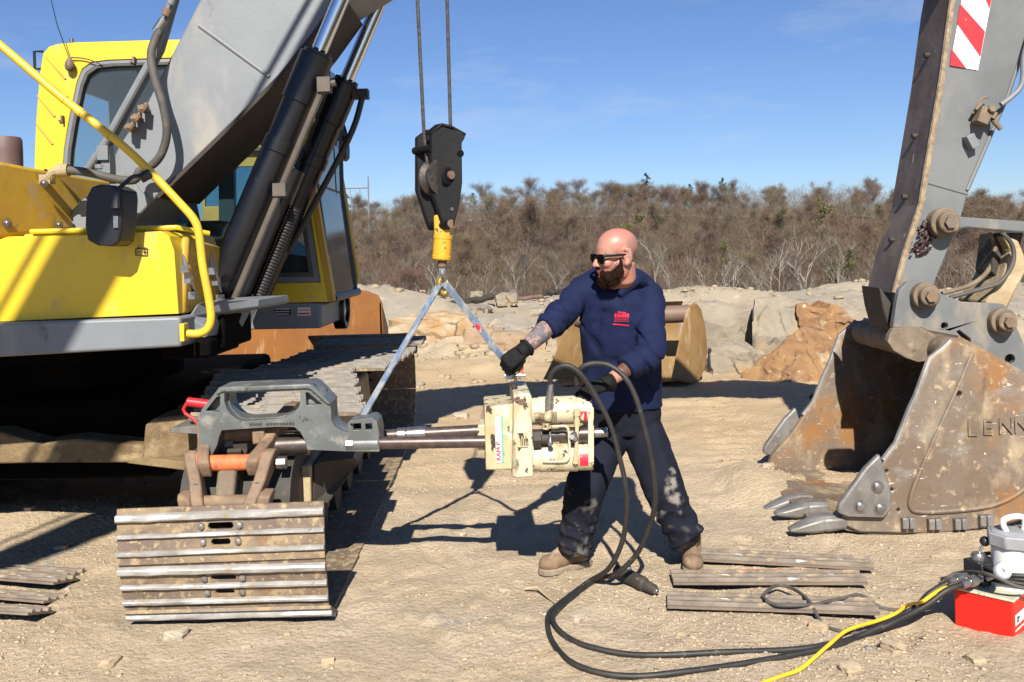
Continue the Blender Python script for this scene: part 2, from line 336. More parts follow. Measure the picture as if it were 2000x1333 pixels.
M['brown_stack'] = mat("brown_exhaust", (.11, .065, .06), .6, var=(.14, .085, .075), vscale=4)
M['mirror_black'] = mat("mirror_housing", (.006, .006, .010), .4, var=(.009, .009, .014), vscale=5)
M['lamp_glass'] = mat("lamp_lens", (.5, .5, .52), .1, .6)
M['grease'] = mat("dark_red_grease", (.035, .008, .010), .45, var=(.016, .005, .006), vscale=40, bump=.006, bscale=60)
M['under_boom'] = mat("shaded_boom_underside", (.035, .022, .016), .7, var=(.022, .016, .013), vscale=4)  # boom plate darkened, its shade put into the colour
M['rubble'] = mat("beige_rubble", (0.352, 0.280, 0.188), .95, var=(0.288, 0.232, 0.160), vscale=1.5, layers=[((0.368, 0.264, 0.152), 2, .56, .7, None, None), ((0.176, 0.152, 0.120), 6, .6, .74, None, None)], bump=.01, bscale=12, spec=.15)
M['dust_pin'] = mat("dusty_pin_steel", (.22, .165, .11), .8, .1, var=(.15, .11, .075), vscale=12, layers=[((.32, .25, .17), 9, .55, .72, None, .9), ((.06, .045, .035), 16, .6, .72, None, None)], bump=.003, bscale=50)
M['pipe_dark'] = mat("dusty_dark_pipe", (.12, .095, .075), .6, .2, var=(.08, .065, .055), vscale=6)
M['shoe_ridge'] = mat("rusty_shoe_ridge", (.24, .195, .15), .7, .1, var=(.16, .125, .095), vscale=9, layers=[((.33, .25, .16), 12, .54, .66, None, None), ((.40, .37, .33), 30, .62, .70, (.3, 1, 1), .45)], bump=.002, bscale=50, spec=.25)
M['top_grouser'] = mat("worn_dimmed_grouser", (.25, .23, .205), .7, 0, var=(.18, .16, .135), vscale=9, layers=[((.32, .24, .145), 11, .52, .66, None, None), ((.10, .08, .06), 24, .6, .7, None, None)], bump=.002, bscale=50, spec=.15)  # darker grouser copy for the top run, upward glare taken out by colour
M['cap_grey'] = mat("grey_motor_cap", (.33, .33, .335), .5, var=(.25, .25, .255), vscale=12)
M['cabglass'] = glass_mat("tinted_cab_glass", (.62, .74, .76), .09)
M['frontglass'] = glass_mat("dusty_front_glass", (.42, .47, .5), .3)
M['loaderglass'] = glass_mat("loader_glass", (.5, .72, .8), .06)

# ------------------------------------------------------------------ ground: one sheet from under the camera to the far hill
def terrain(X, Y, fine=True):
    near = 1 - sstep(14, 26, Y)
    z = .030 * fbm(X * .55, Y * .55, 3, 1) * sstep(2, 7, Y)
    z = z + .012 * fbm(X * 2.3, Y * 2.3, 3, 5) * sstep(1.5, 4, Y)
    if fine:
        lump = fbm(X * 6.5, Y * 6.5, 2, 11); z = z + near * (.009 * np.maximum(lump - .05, 0) + .0045 * fbm(X * 13, Y * 13, 2, 21)); z = z + near * .014 * fbm(X * .7 + .2 * Y, Y * 3.4 - .5 * X, 3, 15) * sstep(4.6, 7, Y)
        patch = sstep(-.1, .5, fbm(X * 1.1, Y * 1.1, 2, 31))
        z = z + near * patch * .014 * np.maximum(fbm(X * 10, Y * 10, 2, 41), 0)
    # dirt heaped beside the track, lower left
    z = z + .085 * np.exp(-(((X + 3.0) / .85) ** 2 + ((Y - 5.75) / .45) ** 2))
    z = z + .075 * np.exp(-(((X - 1.62) / .22) ** 2 + ((Y - 6.25) / .38) ** 2)) + .05 * np.exp(-(((X - 1.75) / .2) ** 2 + ((Y - 5.75) / .3) ** 2))
    z = z + .045 * np.exp(-(((X - 1.53) / .17) ** 2 + ((Y - 6.0) / .24) ** 2))
    if fine:
        for x0, sl in ((.15, .10), (1.55, .10)):
            c = x0 + sl * (Y - 6) + .08 * np.sin(Y * .9); w = np.exp(-((X - c) / .24) ** 6) * sstep(5.9, 6.6, Y) * (1 - sstep(10, 11.5, Y)) * sstep(-.5, .2, fbm(X * 1.3, Y * 1.3, 2, 171))
            z = z - w * .012 + w * .011 * np.tanh(2.5 * np.sin((Y + .25 * np.abs(X - c)) * 2 * np.pi / .21))
        r = np.random.default_rng(23)
        for _ in range(26):
            fx_, fy_, fa_ = r.uniform(-.6, 1.7), r.uniform(3.7, 6.2), r.uniform(-.9, .9); dx_, dy_ = X - fx_, Y - fy_; u_, v_ = dx_ * np.cos(fa_) - dy_ * np.sin(fa_), dx_ * np.sin(fa_) + dy_ * np.cos(fa_)
            q_ = (u_ / .048) ** 2 + (v_ / .135) ** 2; z = z - .011 * np.exp(-q_ ** 2) + .006 * np.exp(-((q_ - 1.7) / .6) ** 2)
    # rubble rim of the quarry floor
    rim = sstep(11.5, 18, Y + 1.0 * fbm(X * .3, Y * .3, 2, 51)) * (.50 + .16 * fbm(X * .45, Y * .45, 4, 61) * 1.3)
    mound = .62 * np.exp(-(((X + 3.6) / 2.1) ** 2 + ((Y - 17) / 2.4) ** 2)) + .12 * np.exp(-(((X - 7.0) / 5) ** 2 + ((Y - 17) / 2.0) ** 2))
    z = z + rim + mound + sstep(11, 15, Y) * .07 * fbm(X * 2.2, Y * 2.2, 3, 71) * near
    # drop into the pit, then the wooded hill
    z = z - sstep(21, 48, Y) * 10.5
    hill = 21.8 - .045 * np.maximum(X - 20, 0) - .03 * np.maximum(-X, 0) + 1.6 * fbm(X * .012, Y * 0 + 3, 2, 81)
    z = z + sstep(128, 300, Y) * hill + sstep(60, 120, Y) * 1.2 * fbm(X * .03, Y * .03, 3, 91)
    return z
def GZ(x, y): return float(terrain(np.array([float(x)]), np.array([float(y)]))[0])
Yr = [-16, -10, -6, -3, -1, .5, 1.4, 2.0, 2.5]
y = 2.5
while y < 15: y *= 1.0066; Yr.append(y)
while y < 620: y *= 1.022; Yr.append(y)
Yr = np.array(Yr); nc = 560; s_ = np.linspace(-1, 1, nc)
halfw = np.where(Yr < 3, 8.0, 8.0 + np.maximum(Yr - 3, 0) * .80)
# more columns towards the middle of the view
s2 = np.sign(s_) * (0.62 * np.abs(s_) + .38 * np.abs(s_) ** 3)
GX = s2[None, :] * halfw[:, None]; GY = np.repeat(Yr[:, None], nc, 1)
GZv = terrain(GX, GY)
me = bpy.data.meshes.new("ground"); nr = len(Yr)
co = np.stack([GX, GY, GZv], -1).reshape(-1, 3).astype(np.float32)
ii = (np.arange(nr - 1)[:, None] * nc + np.arange(nc - 1)[None, :]).reshape(-1)
fa = np.stack([ii, ii + 1, ii + nc + 1, ii + nc], -1).astype(np.int32)
me.vertices.add(len(co)); me.vertices.foreach_set('co', co.ravel()); me.loops.add(fa.size); me.loops.foreach_set('vertex_index', fa.ravel())
me.polygons.add(len(fa)); me.polygons.foreach_set('loop_start', np.arange(0, fa.size, 4, dtype=np.int32)); me.polygons.foreach_set('loop_total', np.full(len(fa), 4, dtype=np.int32))
me.update(calc_edges=True); me.validate()

def ground_material():
    m = bpy.data.materials.new("sandy_quarry_dirt"); m.use_nodes = True
    n, l = m.node_tree.nodes, m.node_tree.links; p = n["Principled BSDF"]; p.inputs['Roughness'].default_value = .95; p.inputs['Specular IOR Level'].default_value = .15
    geo = n.new("ShaderNodeNewGeometry")
    def noi(sc, det=6, ro=.6):
        t = n.new("ShaderNodeTexNoise"); t.inputs['Scale'].default_value = sc; t.inputs['Detail'].default_value = det; t.inputs['Roughness'].default_value = ro
        l.new(geo.outputs['Position'], t.inputs['Vector']); return t.outputs['Fac']
    def mr(f, a, b):
        r = n.new("ShaderNodeMapRange"); r.interpolation_type = 'SMOOTHSTEP'; r.inputs['From Min'].default_value = a; r.inputs['From Max'].default_value = b; l.new(f, r.inputs['Value']); return r.outputs['Result']
    def mix(f, a, b):
        x = n.new("ShaderNodeMix"); x.data_type = 'RGBA'; l.new(f, x.inputs['Factor'])
        for s, k in ((a, 'A'), (b, 'B')):
            if isinstance(s, tuple): x.inputs[k].default_value = (*s, 1)
            else: l.new(s, x.inputs[k])
        return x.outputs['Result']
    sep = n.new("ShaderNodeSeparateXYZ"); l.new(geo.outputs['Position'], sep.inputs[0])
    c = mix(mr(noi(.55, 5), .35, .65), (.56, .44, .31), (.54, .41, .265))
    c = mix(mr(noi(3.2, 6), .42, .70), c, (.46, .36, .24))
    c = mix(mr(noi(14, 6), .55, .72), c, (.55, .45, .32))
    c = mix(mr(noi(60, 5), .54, .70), c, (.33, .26, .175)); c = mix(mr(noi(150, 3), .56, .70), c, (.31, .24, .16)); c = mix(mr(noi(95, 3), .62, .72), c, (.60, .51, .38))
    c = mix(mr(noi(1.7, 6), .63, .72), c, (.30, .29, .26))
    # the trampled middle ground is more orange
    mid = mr(sep.outputs['Y'], 5.2, 8.5)
    c2 = mix(mr(noi(1.1, 6), .38, .66), (.51, .365, .21), (.43, .305, .17)); c2 = mix(mr(noi(9, 6), .56, .72), c2, (.50, .37, .22))
    ms = n.new("ShaderNodeMath"); ms.operation = 'MULTIPLY'; ms.inputs[1].default_value = .75; l.new(mid, ms.inputs[0])
    c = mix(ms.outputs[0], c, c2)
    rim = mr(sep.outputs['Y'], 11.5, 15)
    c3 = mix(mr(noi(.8, 7), .40, .62), (0.410, 0.328, 0.226), (0.344, 0.299, 0.234)); c3 = mix(mr(noi(4, 7), .55, .7), c3, (0.492, 0.418, 0.312)); c3 = mix(mr(noi(7, 6), .62, .72), c3, (0.139, 0.107, 0.074))
    c = mix(rim, c, c3)
    far = mr(sep.outputs['Y'], 40, 70)
    c4 = mix(mr(noi(.06, 6), .40, .62), (0.066, 0.045, 0.028), (0.084, 0.052, 0.035)); c4 = mix(mr(noi(.16, 6), .56, .68), c4, (0.077, 0.070, 0.035)); c4 = mix(mr(noi(.23, 6), .66, .73), c4, (0.168, 0.147, 0.126))
    c = mix(far, c, c4)
    l.new(c, p.inputs['Base Color'])
    b = n.new("ShaderNodeBump"); b.inputs['Distance'].default_value = .017; b.inputs['Strength'].default_value = .9
    ad = n.new("ShaderNodeMath"); ad.operation = 'ADD'; l.new(noi(55, 8, .74), ad.inputs[0])
    vo = n.new('ShaderNodeTexVoronoi'); vo.inputs['Scale'].default_value = 38; vo.feature = 'SMOOTH_F1'; l.new(geo.outputs['Position'], vo.inputs['Vector'])
    vm = n.new('ShaderNodeMath'); vm.operation = 'MULTIPLY'; vm.inputs[1].default_value = -.55; l.new(vo.outputs['Distance'], vm.inputs[0]); l.new(vm.outputs[0], ad.inputs[1])
    l.new(ad.outputs[0], b.inputs['Height']); l.new(b.outputs[0], p.inputs['Normal'])
    return m
M['ground'] = ground_material()
tag(link(me, "ground", M['ground'], smooth=80, fix=False), "sandy quarry floor running to the wooded hill", "ground", kind="structure")
# ================================================================== EXCAVATOR
EX = thing("excavator", "yellow and grey excavator with its near track split open and bucket on the dirt", "excavator", (-1.9, 5.5, 0))
def pl(pts, off): return [PL(a, b, off) for a, b in pts]
YN = -1.05                                                     # near side of the upper body
# ---- near body side: battery box, rail, hood
def rbox_px(mb, pts, off, depth, mi=0): mb.prism(pl(pts, off), V((.0, depth, 0)), mi=mi)
mb = MB()
front = pl([(-260, 640), (-260, 476), (0, 468), (14, 463), (30, 462), (166, 460), (313, 452), (330, 462), (340, 490), (349, 613)], YN)
mb.prism(front, V((.02, .62, .0)))
side_cov = mb.build("battery_cover", M['yellow'], EX, bevel=.045, seg=4)
for k, (y0, x0) in enumerate(((448, 60), (458, 50))):
    mb = MB(); a = [PL(x0, y0 + 5, YN + .10 + .03 * k), PL(345 - 30 * k, y0 - 3, YN + .10 + .03 * k)]
    mb.tube([a[0], a[1], a[1] + V((.12, .12, -.03))], .013, 8); mb.build("lid_edge_strip", M['yellow'], EX)
# symbol of a battery
def on_plane(off, px, py, w, h, mb, d=.004, mi=0):
    c = PL(px, py, off); s = 4.5 / FPX
    mb.box(c - V((0, d / 2 + .001, 0)), (w * s, d, h * s), mi=mi)
mb = MB()
for (x, y, w, h) in ((277, 486, 23, 1.4), (277, 499, 23, 1.4), (265.6, 492.5, 1.4, 13), (288.4, 492.5, 1.4, 13), (271, 484.5, 4, 2), (283, 484.5, 4, 2), (271, 493, 6, 1.6), (283, 492.5, 6, 1.6), (283, 492.5, 1.6, 6)):
    on_plane(YN - .003, x, y, w, h, mb)
mb.build("battery_symbol", M['label_black'], side_cov)
# front end of the battery box: recess and two toggle latches (its face looks towards the boom)
EXB = [PL(349, 613, YN), PL(340, 490, YN)]
def front_pt(px, py, X=-1.62):
    u, v = uv(px, py); Y = X * FPX / u; return V((X, Y, CAMZ - v * Y / FPX))
mb = MB()
mb.hull8([front_pt(345, 615, -1.655), front_pt(440, 592, -1.62), front_pt(421, 482, -1.62), front_pt(352, 462, -1.655)], [p + V((.035, .01, 0)) for p in [front_pt(345, 615, -1.655), front_pt(440, 592, -1.62), front_pt(421, 482, -1.62), front_pt(352, 462, -1.655)]])
endp = mb.build("end_panel", M['yellow_old_dim'], EX, bevel=.015)
for k, (x, y) in enumerate(((369, 535), (422, 540))):
    mb = MB(); X = -1.56
    a = front_pt(x - 12, y - 38, X + .015); b = front_pt(x - 6, y - 10, X + .03); c = front_pt(x, y + 10, X + .03); d = front_pt(x + 7, y + 30, X + .012)
    mb.tube([a, b], [.004, .016], 6); mb.tube([b, c], [.018, .02], 8); mb.box(c, (.03, .05, .04)); mb.box(b, (.03, .05, .035)); mb.tube([c, d], [.012, .014], 6)
    mb.tube([c + V((0, .02, 0)), d + V((0, .02, 0))], .006, 6); e = front_pt(x + 8, y + 42, X + .02); mb.box(e, (.03, .05, .035)); mb.tube([e - V((0, .03, 0)), e + V((0, .03, 0))], .008, 6)
    mb.build("toggle_latch", M['steel'], EX)
# lower grey side rail
mb = MB()
mb.prism(pl([(-300, 652), (0, 631), (352, 619), (354, 678), (0, 698), (-300, 712)], YN - .06), V((.03, .72, 0)))
mb.build("side_rail", M['grey'], EX, bevel=.025, seg=3)
# belly and swing deck behind it
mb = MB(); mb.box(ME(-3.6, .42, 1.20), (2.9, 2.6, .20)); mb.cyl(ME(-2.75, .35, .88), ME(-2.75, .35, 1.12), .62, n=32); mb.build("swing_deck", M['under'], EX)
# step bracket in front of the box
mb = MB(); mb.prism([PL(366, 650, -.95), PL(368, 618, -.95), PL(384, 594, -.95), PL(398, 590, -.95), PL(505, 585, -.70), PL(507, 602, -.70), PL(425, 618, -.80), PL(412, 640, -.9), PL(400, 662, -.95)], V((.05, .45, 0)))
mb.build("step_bracket", M['grey'], EX, bevel=.012)
mb = MB(); mb.box(PL(420, 640, -.55), (.26, .5, .2)); mb.box(PL(395, 672, -.7), (.25, .5, .10)); mb.box(PL(438, 615, -.4), (.12, .3, .35)); mb.build("bracket_box", M['under'], EX, bevel=.02)
# hood behind the battery box, turned from the sun and dimmed in colour for shade
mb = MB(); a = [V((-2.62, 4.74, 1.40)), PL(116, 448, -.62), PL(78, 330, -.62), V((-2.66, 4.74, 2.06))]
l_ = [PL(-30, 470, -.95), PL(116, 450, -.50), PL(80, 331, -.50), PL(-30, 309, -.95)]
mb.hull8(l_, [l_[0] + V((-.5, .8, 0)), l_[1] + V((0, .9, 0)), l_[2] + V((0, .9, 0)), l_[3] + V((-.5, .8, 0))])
hood = mb.build("engine_hood", M['yellow_old_dim'], EX, bevel=.02)
for x, y in ((5, 437), (78, 359), (107, 440)):
    mb = MB(); t = (x + 30) / 146.0; c = PL(x, y, -.95 + .45 * t - .01); mb.lathe(c + V((.01, .03, 0)), V((.3, -.9, 0)), [(0, .02), (.03, .02), (.03, .012), (.035, .0)], 14)
    mb.build("hood_bolt", M['dsteel'], hood)
mb = MB(); mb.hull8([PL(112, 452, -.45), PL(142, 440, -.2), PL(118, 352, -.2), PL(86, 330, -.45)], [PL(116, 452, -.1), PL(146, 440, 0), PL(120, 352, 0), PL(90, 330, -.1)]); mb.build("hood_side", M['black'], EX)
mb = MB(); c = PL(12, 300, -.30); mb.lathe(c - V((0, 0, .35)), (0, 0, 1), [(0, .085), (.36, .085), (.425, .083), (.44, .075), (.44, 0)], 28); mb.build("exhaust_stack", M['brown_stack'], EX)
mb = MB(); p = pl([(112, 452), (160, 432), (190, 452)], -.2); mb.prism(pl([(125, 450), (140, 410), (165, 385), (200, 380), (260, 430), (255, 452)], -.32), V((0, .4, 0))); mb.build("boom_foot_bracket", M['grey_dark'], EX, bevel=.01)
# handrail, mirror
hr = [(-60, 42), (0, 88), (120, 190), (240, 285), (300, 343), (352, 398), (378, 428), (388, 455), (396, 520), (409, 590), (412, 625), (404, 644), (388, 652), (366, 652)]
rp = catmull(pl(hr, -1.14), 6)
mb = MB(); mb.tube(rp, .0195, 14)
rail = mb.build("handrail", M['pipe_yellow'], EX)
mb = MB(); mb.box(PL(360, 649, -1.12), (.022, .07, .085)); mb.build("rail_foot", M['yellow'], rail, bevel=.003)
for x, y in ((118, 188), (150, 214), (205, 258)):
    mb = MB(); c = PL(x, y, -1.14); d = (PL(x + 20, y + 16, -1.14) - c).normalized(); mb.cyl(c, c + d * .03, .0215); mb.build("rail_sleeve", M['pipe_yellow'], rail)
mb = MB()
m0 = PL(202, 421, -1.22); mirror_pts = [(168, 385), (178, 365), (195, 360), (222, 363), (238, 372), (240, 390), (236, 450), (232, 472), (220, 482), (190, 480), (170, 470), (165, 440)]
mb.prism(pl(mirror_pts, -1.24), V((.03, .11, 0)))
mir = mb.build("mirror", M['mirror_black'], EX, bevel=.03, seg=4)
mb = MB(); mb.tube(catmull([PL(292, 344, -1.15), PL(262, 345, -1.17), PL(248, 355, -1.19), PL(228, 375, -1.25), PL(226, 400, -1.26)], 4), .010, 8); mb.cyl(PL(275, 349, -1.17), PL(293, 339, -1.15), .024); mb.tube([PL(226, 375, -1.26), PL(226, 408, -1.27)], .02, 8)
mb.build("mirror_arm", M['black'], mir); mb = MB(); mb.tube([PL(232, 440, -1.14), PL(250, 448, -1.0)], .012, 8); mb.build("mirror_bracket", M['black'], mir)
mb = MB(); mb.box(PL(227, 434, -1.245), (.022, .012, .055)); mb.build("mirror_decal", M['steel'], mir)
# ---- cab
CN, CF = .62, 1.72                                            # near and far walls
outer = [(66, 470), (67, 330), (70, 240), (77, 150), (84, 105), (95, 92), (112, 86), (150, 83), (325, 78), (560, 74), (592, 84), (600, 120), (600, 360), (640, 590), (560, 592), (300, 592), (120, 592), (80, 520)]
win = [(122, 330), (125, 290), (134, 235), (150, 160), (160, 135), (180, 121), (215, 117), (320, 114), (540, 110), (572, 118), (584, 150), (597, 360), (626, 552), (560, 553), (420, 553), (300, 470), (175, 392), (140, 368), (124, 345)]
mb = MB(); mb.prism(pl(outer, CN), V((0, .07, 0)), [pl(win, CN)])
wall = mb.build("cab_side", M['yellow'], EX, bevel=.012)
def shrink(pts, k):
    cx = sum(p[0] for p in pts) / len(pts); cy = sum(p[1] for p in pts) / len(pts)
    return [(cx + (x - cx) * k, cy + (y - cy) * k) for x, y in pts]
w2 = shrink(win, .955); w3 = shrink(win, .925)
mb = MB(); mb.prism(pl(shrink(win, .998), CN + .008), V((0, .05, 0)), [pl(w2, CN + .008)]); fr_ = mb.build("window_frame", M['grey'], wall, bevel=.004)
mb = MB(); mb.prism(pl(w2, CN - .002), V((0, .055, 0)), [pl(w3, CN - .002)]); mb.build("window_seal", M['hose_dusty'], fr_, bevel=.008)
mb = MB(); mb.prism(pl(w3, CN + .03), V((0, .006, 0))); mb.build("window_pane", M['cabglass'], wall)
# far wall, roof, front and rear of the cab as one shell, open towards both sides
def far(p): return V((p.x, p.y + (CF - CN), p.z))
po = pl(outer, CN)
mb = MB(); fw = pl(win, CN)
mb.prism([far(p) for p in po], V((0, -.06, 0)), [[far(p) for p in pl([(128, 330), (133, 250), (150, 165), (185, 126), (300, 122), (330, 122), (330, 440), (180, 385), (135, 350)], CN)], [far(p) for p in pl([(365, 120), (555, 118), (575, 200), (585, 420), (590, 500), (365, 460)], CN)]])
mb.build("cab_far_side", M['grey_dark'], EX)
mb = MB()
for i in range(0, 11):                                        # roof and rear skin
    a, b = po[i], po[i + 1]; n_ = V((-(b.z - a.z), 0, b.x - a.x)).normalized() * -.03
    if i < 2: n_ = V((.03, 0, 0))
    A, B = a + V((0, .07, 0)), b + V((0, .07, 0)); A2, B2 = far(a) - V((0, .06, 0)), far(b) - V((0, .06, 0))
    if i in (0, 1, 2): continue
    mb.hull8([A, B, B2, A2], [A + n_, B + n_, B2 + n_, A2 + n_])
mb.build("cab_roof", M['yellow'], EX)
mb = MB(); a, b = po[1], po[3]
mb.hull8([po[0] + V((0, .07, 0)), po[0] + V((.03, .07, 0)), far(po[0]) + V((.03, -.06, 0)), far(po[0]) + V((0, -.06, 0))], [po[2] + V((0, .07, -.35)), po[2] + V((.03, .07, -.35)), far(po[2]) + V((.03, -.06, -.35)), far(po[2]) + V((0, -.06, -.35))])
mb.build("cab_rear_wall", M['yellow'], EX)
for g in ((88, 130, 128, 175), (72, 207, 107, 248), (70, 262, 103, 302)):
    mb = MB(); mb.tube([PL(g[0], g[1] - 20, CN - .001), PL(g[2], g[3] - 20, CN - .001)], [.004, .009], 6); mb.build("vent_groove", M['yellow_old_dim'], wall)
# sloping front: near pillar, glass, dark far pillar
fn = [PL(598, 100, CN), PL(602, 360, CN), PL(643, 590, CN)]
mb = MB(); A = [p + V((-.005, .0, 0)) for p in fn]
mb.prism([fn[0] + V((-.03, .02, 0)), fn[1] + V((-.01, .02, 0)), PL(618, 470, CN) + V((0, .02, 0)), fn[2] + V((-.03, .02, 0)), fn[2] + V((.03, .02, 0)), fn[1] + V((.04, .02, 0)), fn[0] + V((.04, .02, 0))], V((0, .10, 0)))
mb.build("cab_front_pillar", M['yellow_old_dim'], EX, bevel=.01)
f0, f1, f2 = fn[0] + V((.02, .1, 0)), fn[1] + V((.03, .1, 0)), fn[2] + V((.0, .1, .02))
dv = V((0, 1.0, 0))
mb = MB(); mb.hull8([f0, f1, f1 + dv, f0 + dv], [p + V((.006, 0, 0)) for p in (f0, f1, f1 + dv, f0 + dv)]); mb.hull8([f1, f2, f2 + dv, f1 + dv], [p + V((.006, 0, 0)) for p in (f1, f2, f2 + dv, f1 + dv)])
mb.build("windscreen", M['frontglass'], EX)
mb = MB()
for q in (0.0, .93): mb.tube([f0 + dv * q, f1 + dv * q, f2 + dv * q], .024, 6)
mb.tube([f1, f1 + dv], .012, 6); mb.tube([f2 + V((.01, 0, 0)), f2 + dv + V((.01, 0, 0))], .03, 6)
wf = mb.build("windscreen_frame", M['black'], EX)
mb = MB(); mb.tube([f0 + dv * .55, f1 + dv * .7], .012, 6); mb.tube([f1 + dv * .7, f1 + dv * .45 + V((.02, 0, -.25))], .008, 6); mb.build("wiper", M['black'], wf)
# cab foot in grey, with the round lamp on its front
b0 = PL(528, 590, CN); b1 = PL(628, 592, CN); b2 = PL(628, 642, CN); b3 = PL(470, 645, CN)
mb = MB(); mb.prism([PL(440, 592, CN), b1, b2, b3], V((0, 1.12, .0)))
bump_ = mb.build("cab_foot", M['grey_dark'], EX, bevel=.02)
mb = MB(); fz = b1.z - .09; fc = V((b1.x + .005, b1.y + .78, fz))
mb.lathe(fc - V((.06, 0, 0)), (1, 0, 0), [(0, .15), (.07, .15), (.085, .14), (.085, .105), (.05, .10), (.05, 0)], 28); lamp = mb.build("work_lamp", M['mirror_black'], EX)
mb = MB(); mb.lathe(fc + V((-.005, 0, 0)), (1, 0, 0), [(0, .07), (.012, .065), (.02, 0)], 20); mb.build("lamp_lens", M['lamp_glass'], lamp)
mb = MB(); mb.box(PL(552, 610, CN - .004), (.11, .004, .045)); mb.build("instruction_plate", M['black'], bump_)
mb = MB()
for k in range(3): mb.box(PL(552 - k, 604 + 5 * k, CN - .008), (.095, .003, .004))
mb.build("plate_text_line", M['label_white'], bump_)
mb = MB(); mb.box(PL(594, 609, CN - .004), (.085, .004, .055)); pt = mb.build("warning_decal", M['label_white'], bump_)
mb = MB(); mb.box(PL(594, 606, CN - .008), (.075, .003, .006)); mb.box(PL(594, 613, CN - .008), (.075, .003, .012)); mb.build("decal_band", M['label_red'], pt)
# inside the cab
mb = MB(); c = ME(-2.25, 1.2, 0)
mb.prism([ME(-2.5, .95, 1.55), ME(-1.95, .95, 1.5), ME(-1.9, .95, 1.68), ME(-2.3, .95, 1.72), ME(-2.42, .95, 2.4), ME(-2.56, .95, 2.42), ME(-2.62, .95, 2.0)], V((0, .5, 0))); mb.ell(ME(-2.48, 1.2, 2.52), (.07, .16, .1))
mb.build("seat", M['black'], EX, bevel=.05, seg=3)
mb = MB(); mb.prism([ME(-2.95, .78, 1.3), ME(-1.3, .78, 1.3), ME(-1.3, .78, 1.58), ME(-1.55, .78, 1.62), ME(-1.75, .78, 1.80), ME(-2.0, .78, 1.86), ME(-2.3, .78, 1.86), ME(-2.6, .78, 1.62), ME(-2.95, .78, 1.6)], V((0, .9, 0))); mb.build("cab_console", M['black'], EX, bevel=.04, seg=3)
mb = MB(); a = ME(-1.86, .9, 1.84); mb.tube([a, a + V((.05, 0, .10))], .012, 8); mb.ell(a + V((.065, 0, .14)), (.03, .03, .055)); mb.build("joystick", M['black'], EX)
mb = MB(); mb.tube(catmull([PL(253, 330, .95), PL(250, 250, .95), PL(250, 185, .95), PL(256, 174, .95), PL(275, 171, .95), PL(300, 175, .95), PL(310, 182, .95)], 4), .02, 8); mb.build("grab_bar", M['black'], EX)
# roof fittings
mb = MB(); c = PL(136, 126, CN - .04); mb.lathe(c + V((0, 0, .05)), (0, 0, -1), [(0, .008), (.02, .018), (.04, .028), (.06, .032), (.08, .028), (.095, .015), (.1, 0)], 14); ab = mb.build("antenna_base", M['rust_edge'], EX)
mb = MB(); mb.tube([c + V((-.005, 0, .05)), PL(112, 50, CN - .1), PL(95, -20, CN - .2), PL(70, -110, CN - .3)], [.003, .0028, .0022, .0015], 6); mb.build("antenna_whip", M['black'], ab)
mb = MB(); mb.tube(catmull([PL(138, 113, CN - .02), PL(160, 114, CN - .02), PL(180, 119, CN - .02), PL(200, 128, CN - .01)], 4), .004, 6); mb.build("antenna_cable", M['hose'], ab)
mb = MB(); mb.tube([PL(80, 135, CN + .2), PL(68, 135, CN + .2), PL(67, 101, CN + .2), PL(84, 101, CN + .2)], .010, 6); mb.build("rear_bracket", M['black'], EX)
mb = MB(); mb.cyl(PL(140, 84, CN + .2), PL(140, 76, CN + .2), .014); mb.build("roof_stud", M['steel'], EX)
for x, y in ((122, 233), (262, 118)):
    mb = MB(); mb.box(PL(x, y, CN - .02), (.012, .03, .045)); mb.box(PL(x - 3, y + 3, CN - .01), (.03, .02, .01)); mb.build("window_clip", M['rust_edge'], wall)
# far front rail and far mirror
mb = MB(); ro = 1.70
mb.tube(catmull(pl([(636, 232), (650, 260), (662, 320), (676, 400), (688, 480), (697, 530), (697, 550), (690, 558), (678, 561)], ro), 5), .017, 10); mb.build("front_rail", M['pipe_yellow'], EX)
mb = MB(); mb.prism(pl([(655, 245), (660, 240), (668, 250), (675, 285), (675, 308), (668, 316), (660, 306), (656, 280)], ro), V((.02, .10, 0))); fm = mb.build("far_mirror", M['mirror_black'], EX, bevel=.02)
mb = MB(); mb.tube(catmull(pl([(640, 245), (658, 236), (670, 242), (677, 265), (680, 285)], ro), 4), .010, 8); mb.tube(pl([(672, 270), (686, 272)], ro), .02, 8); mb.build("far_mirror_arm", M['black'], fm)

# ---- boom: welded box, thick at the bend, running over the top of the picture to the stick
BN, BT = -.30, .62
lowe = [PL(258, 437, BN), PL(308, 383, BN), PL(455, 240, BN), PL(545, 150, BN), PL(612, 66, BN), PL(667, -10, BN)]
topE = [PL(207, 337, BN), PL(232, 285, BN), PL(285, 205, BN), PL(390, 0, BN)]
up = (topE[3] - topE[2]).normalized()
top2 = topE[3] + up * 1.0
q = lambda x, z: ME(x, BN, z)
boom_pts = [PL(222, 405, BN), PL(240, 432, BN)] + lowe + [q(-.52, 3.34), q(-.2, 3.42), q(1.4, 3.38), q(3.1, 3.25), q(3.35, 3.35), q(3.35, 3.55), q(3.1, 3.75), q(1.4, 4.02), q(-.1, 4.20), q(-.75, 4.12), top2] + list(reversed(topE))
mb = MB(); mb.prism(boom_pts, V((0, BT, 0)))
boom = mb.build("boom", M['grey'], EX, bevel=.012)
mb = MB(); mb.tube([PL(389, 50, BN), PL(526, 150, BN)], .012, 8); mb.build("weld_seam", M['grey'], boom); mb = MB(); mb.tube([PL(255, 340, BN), PL(293, 392, BN)], .008, 8); mb.build("weld_seam", M['grey'], boom)
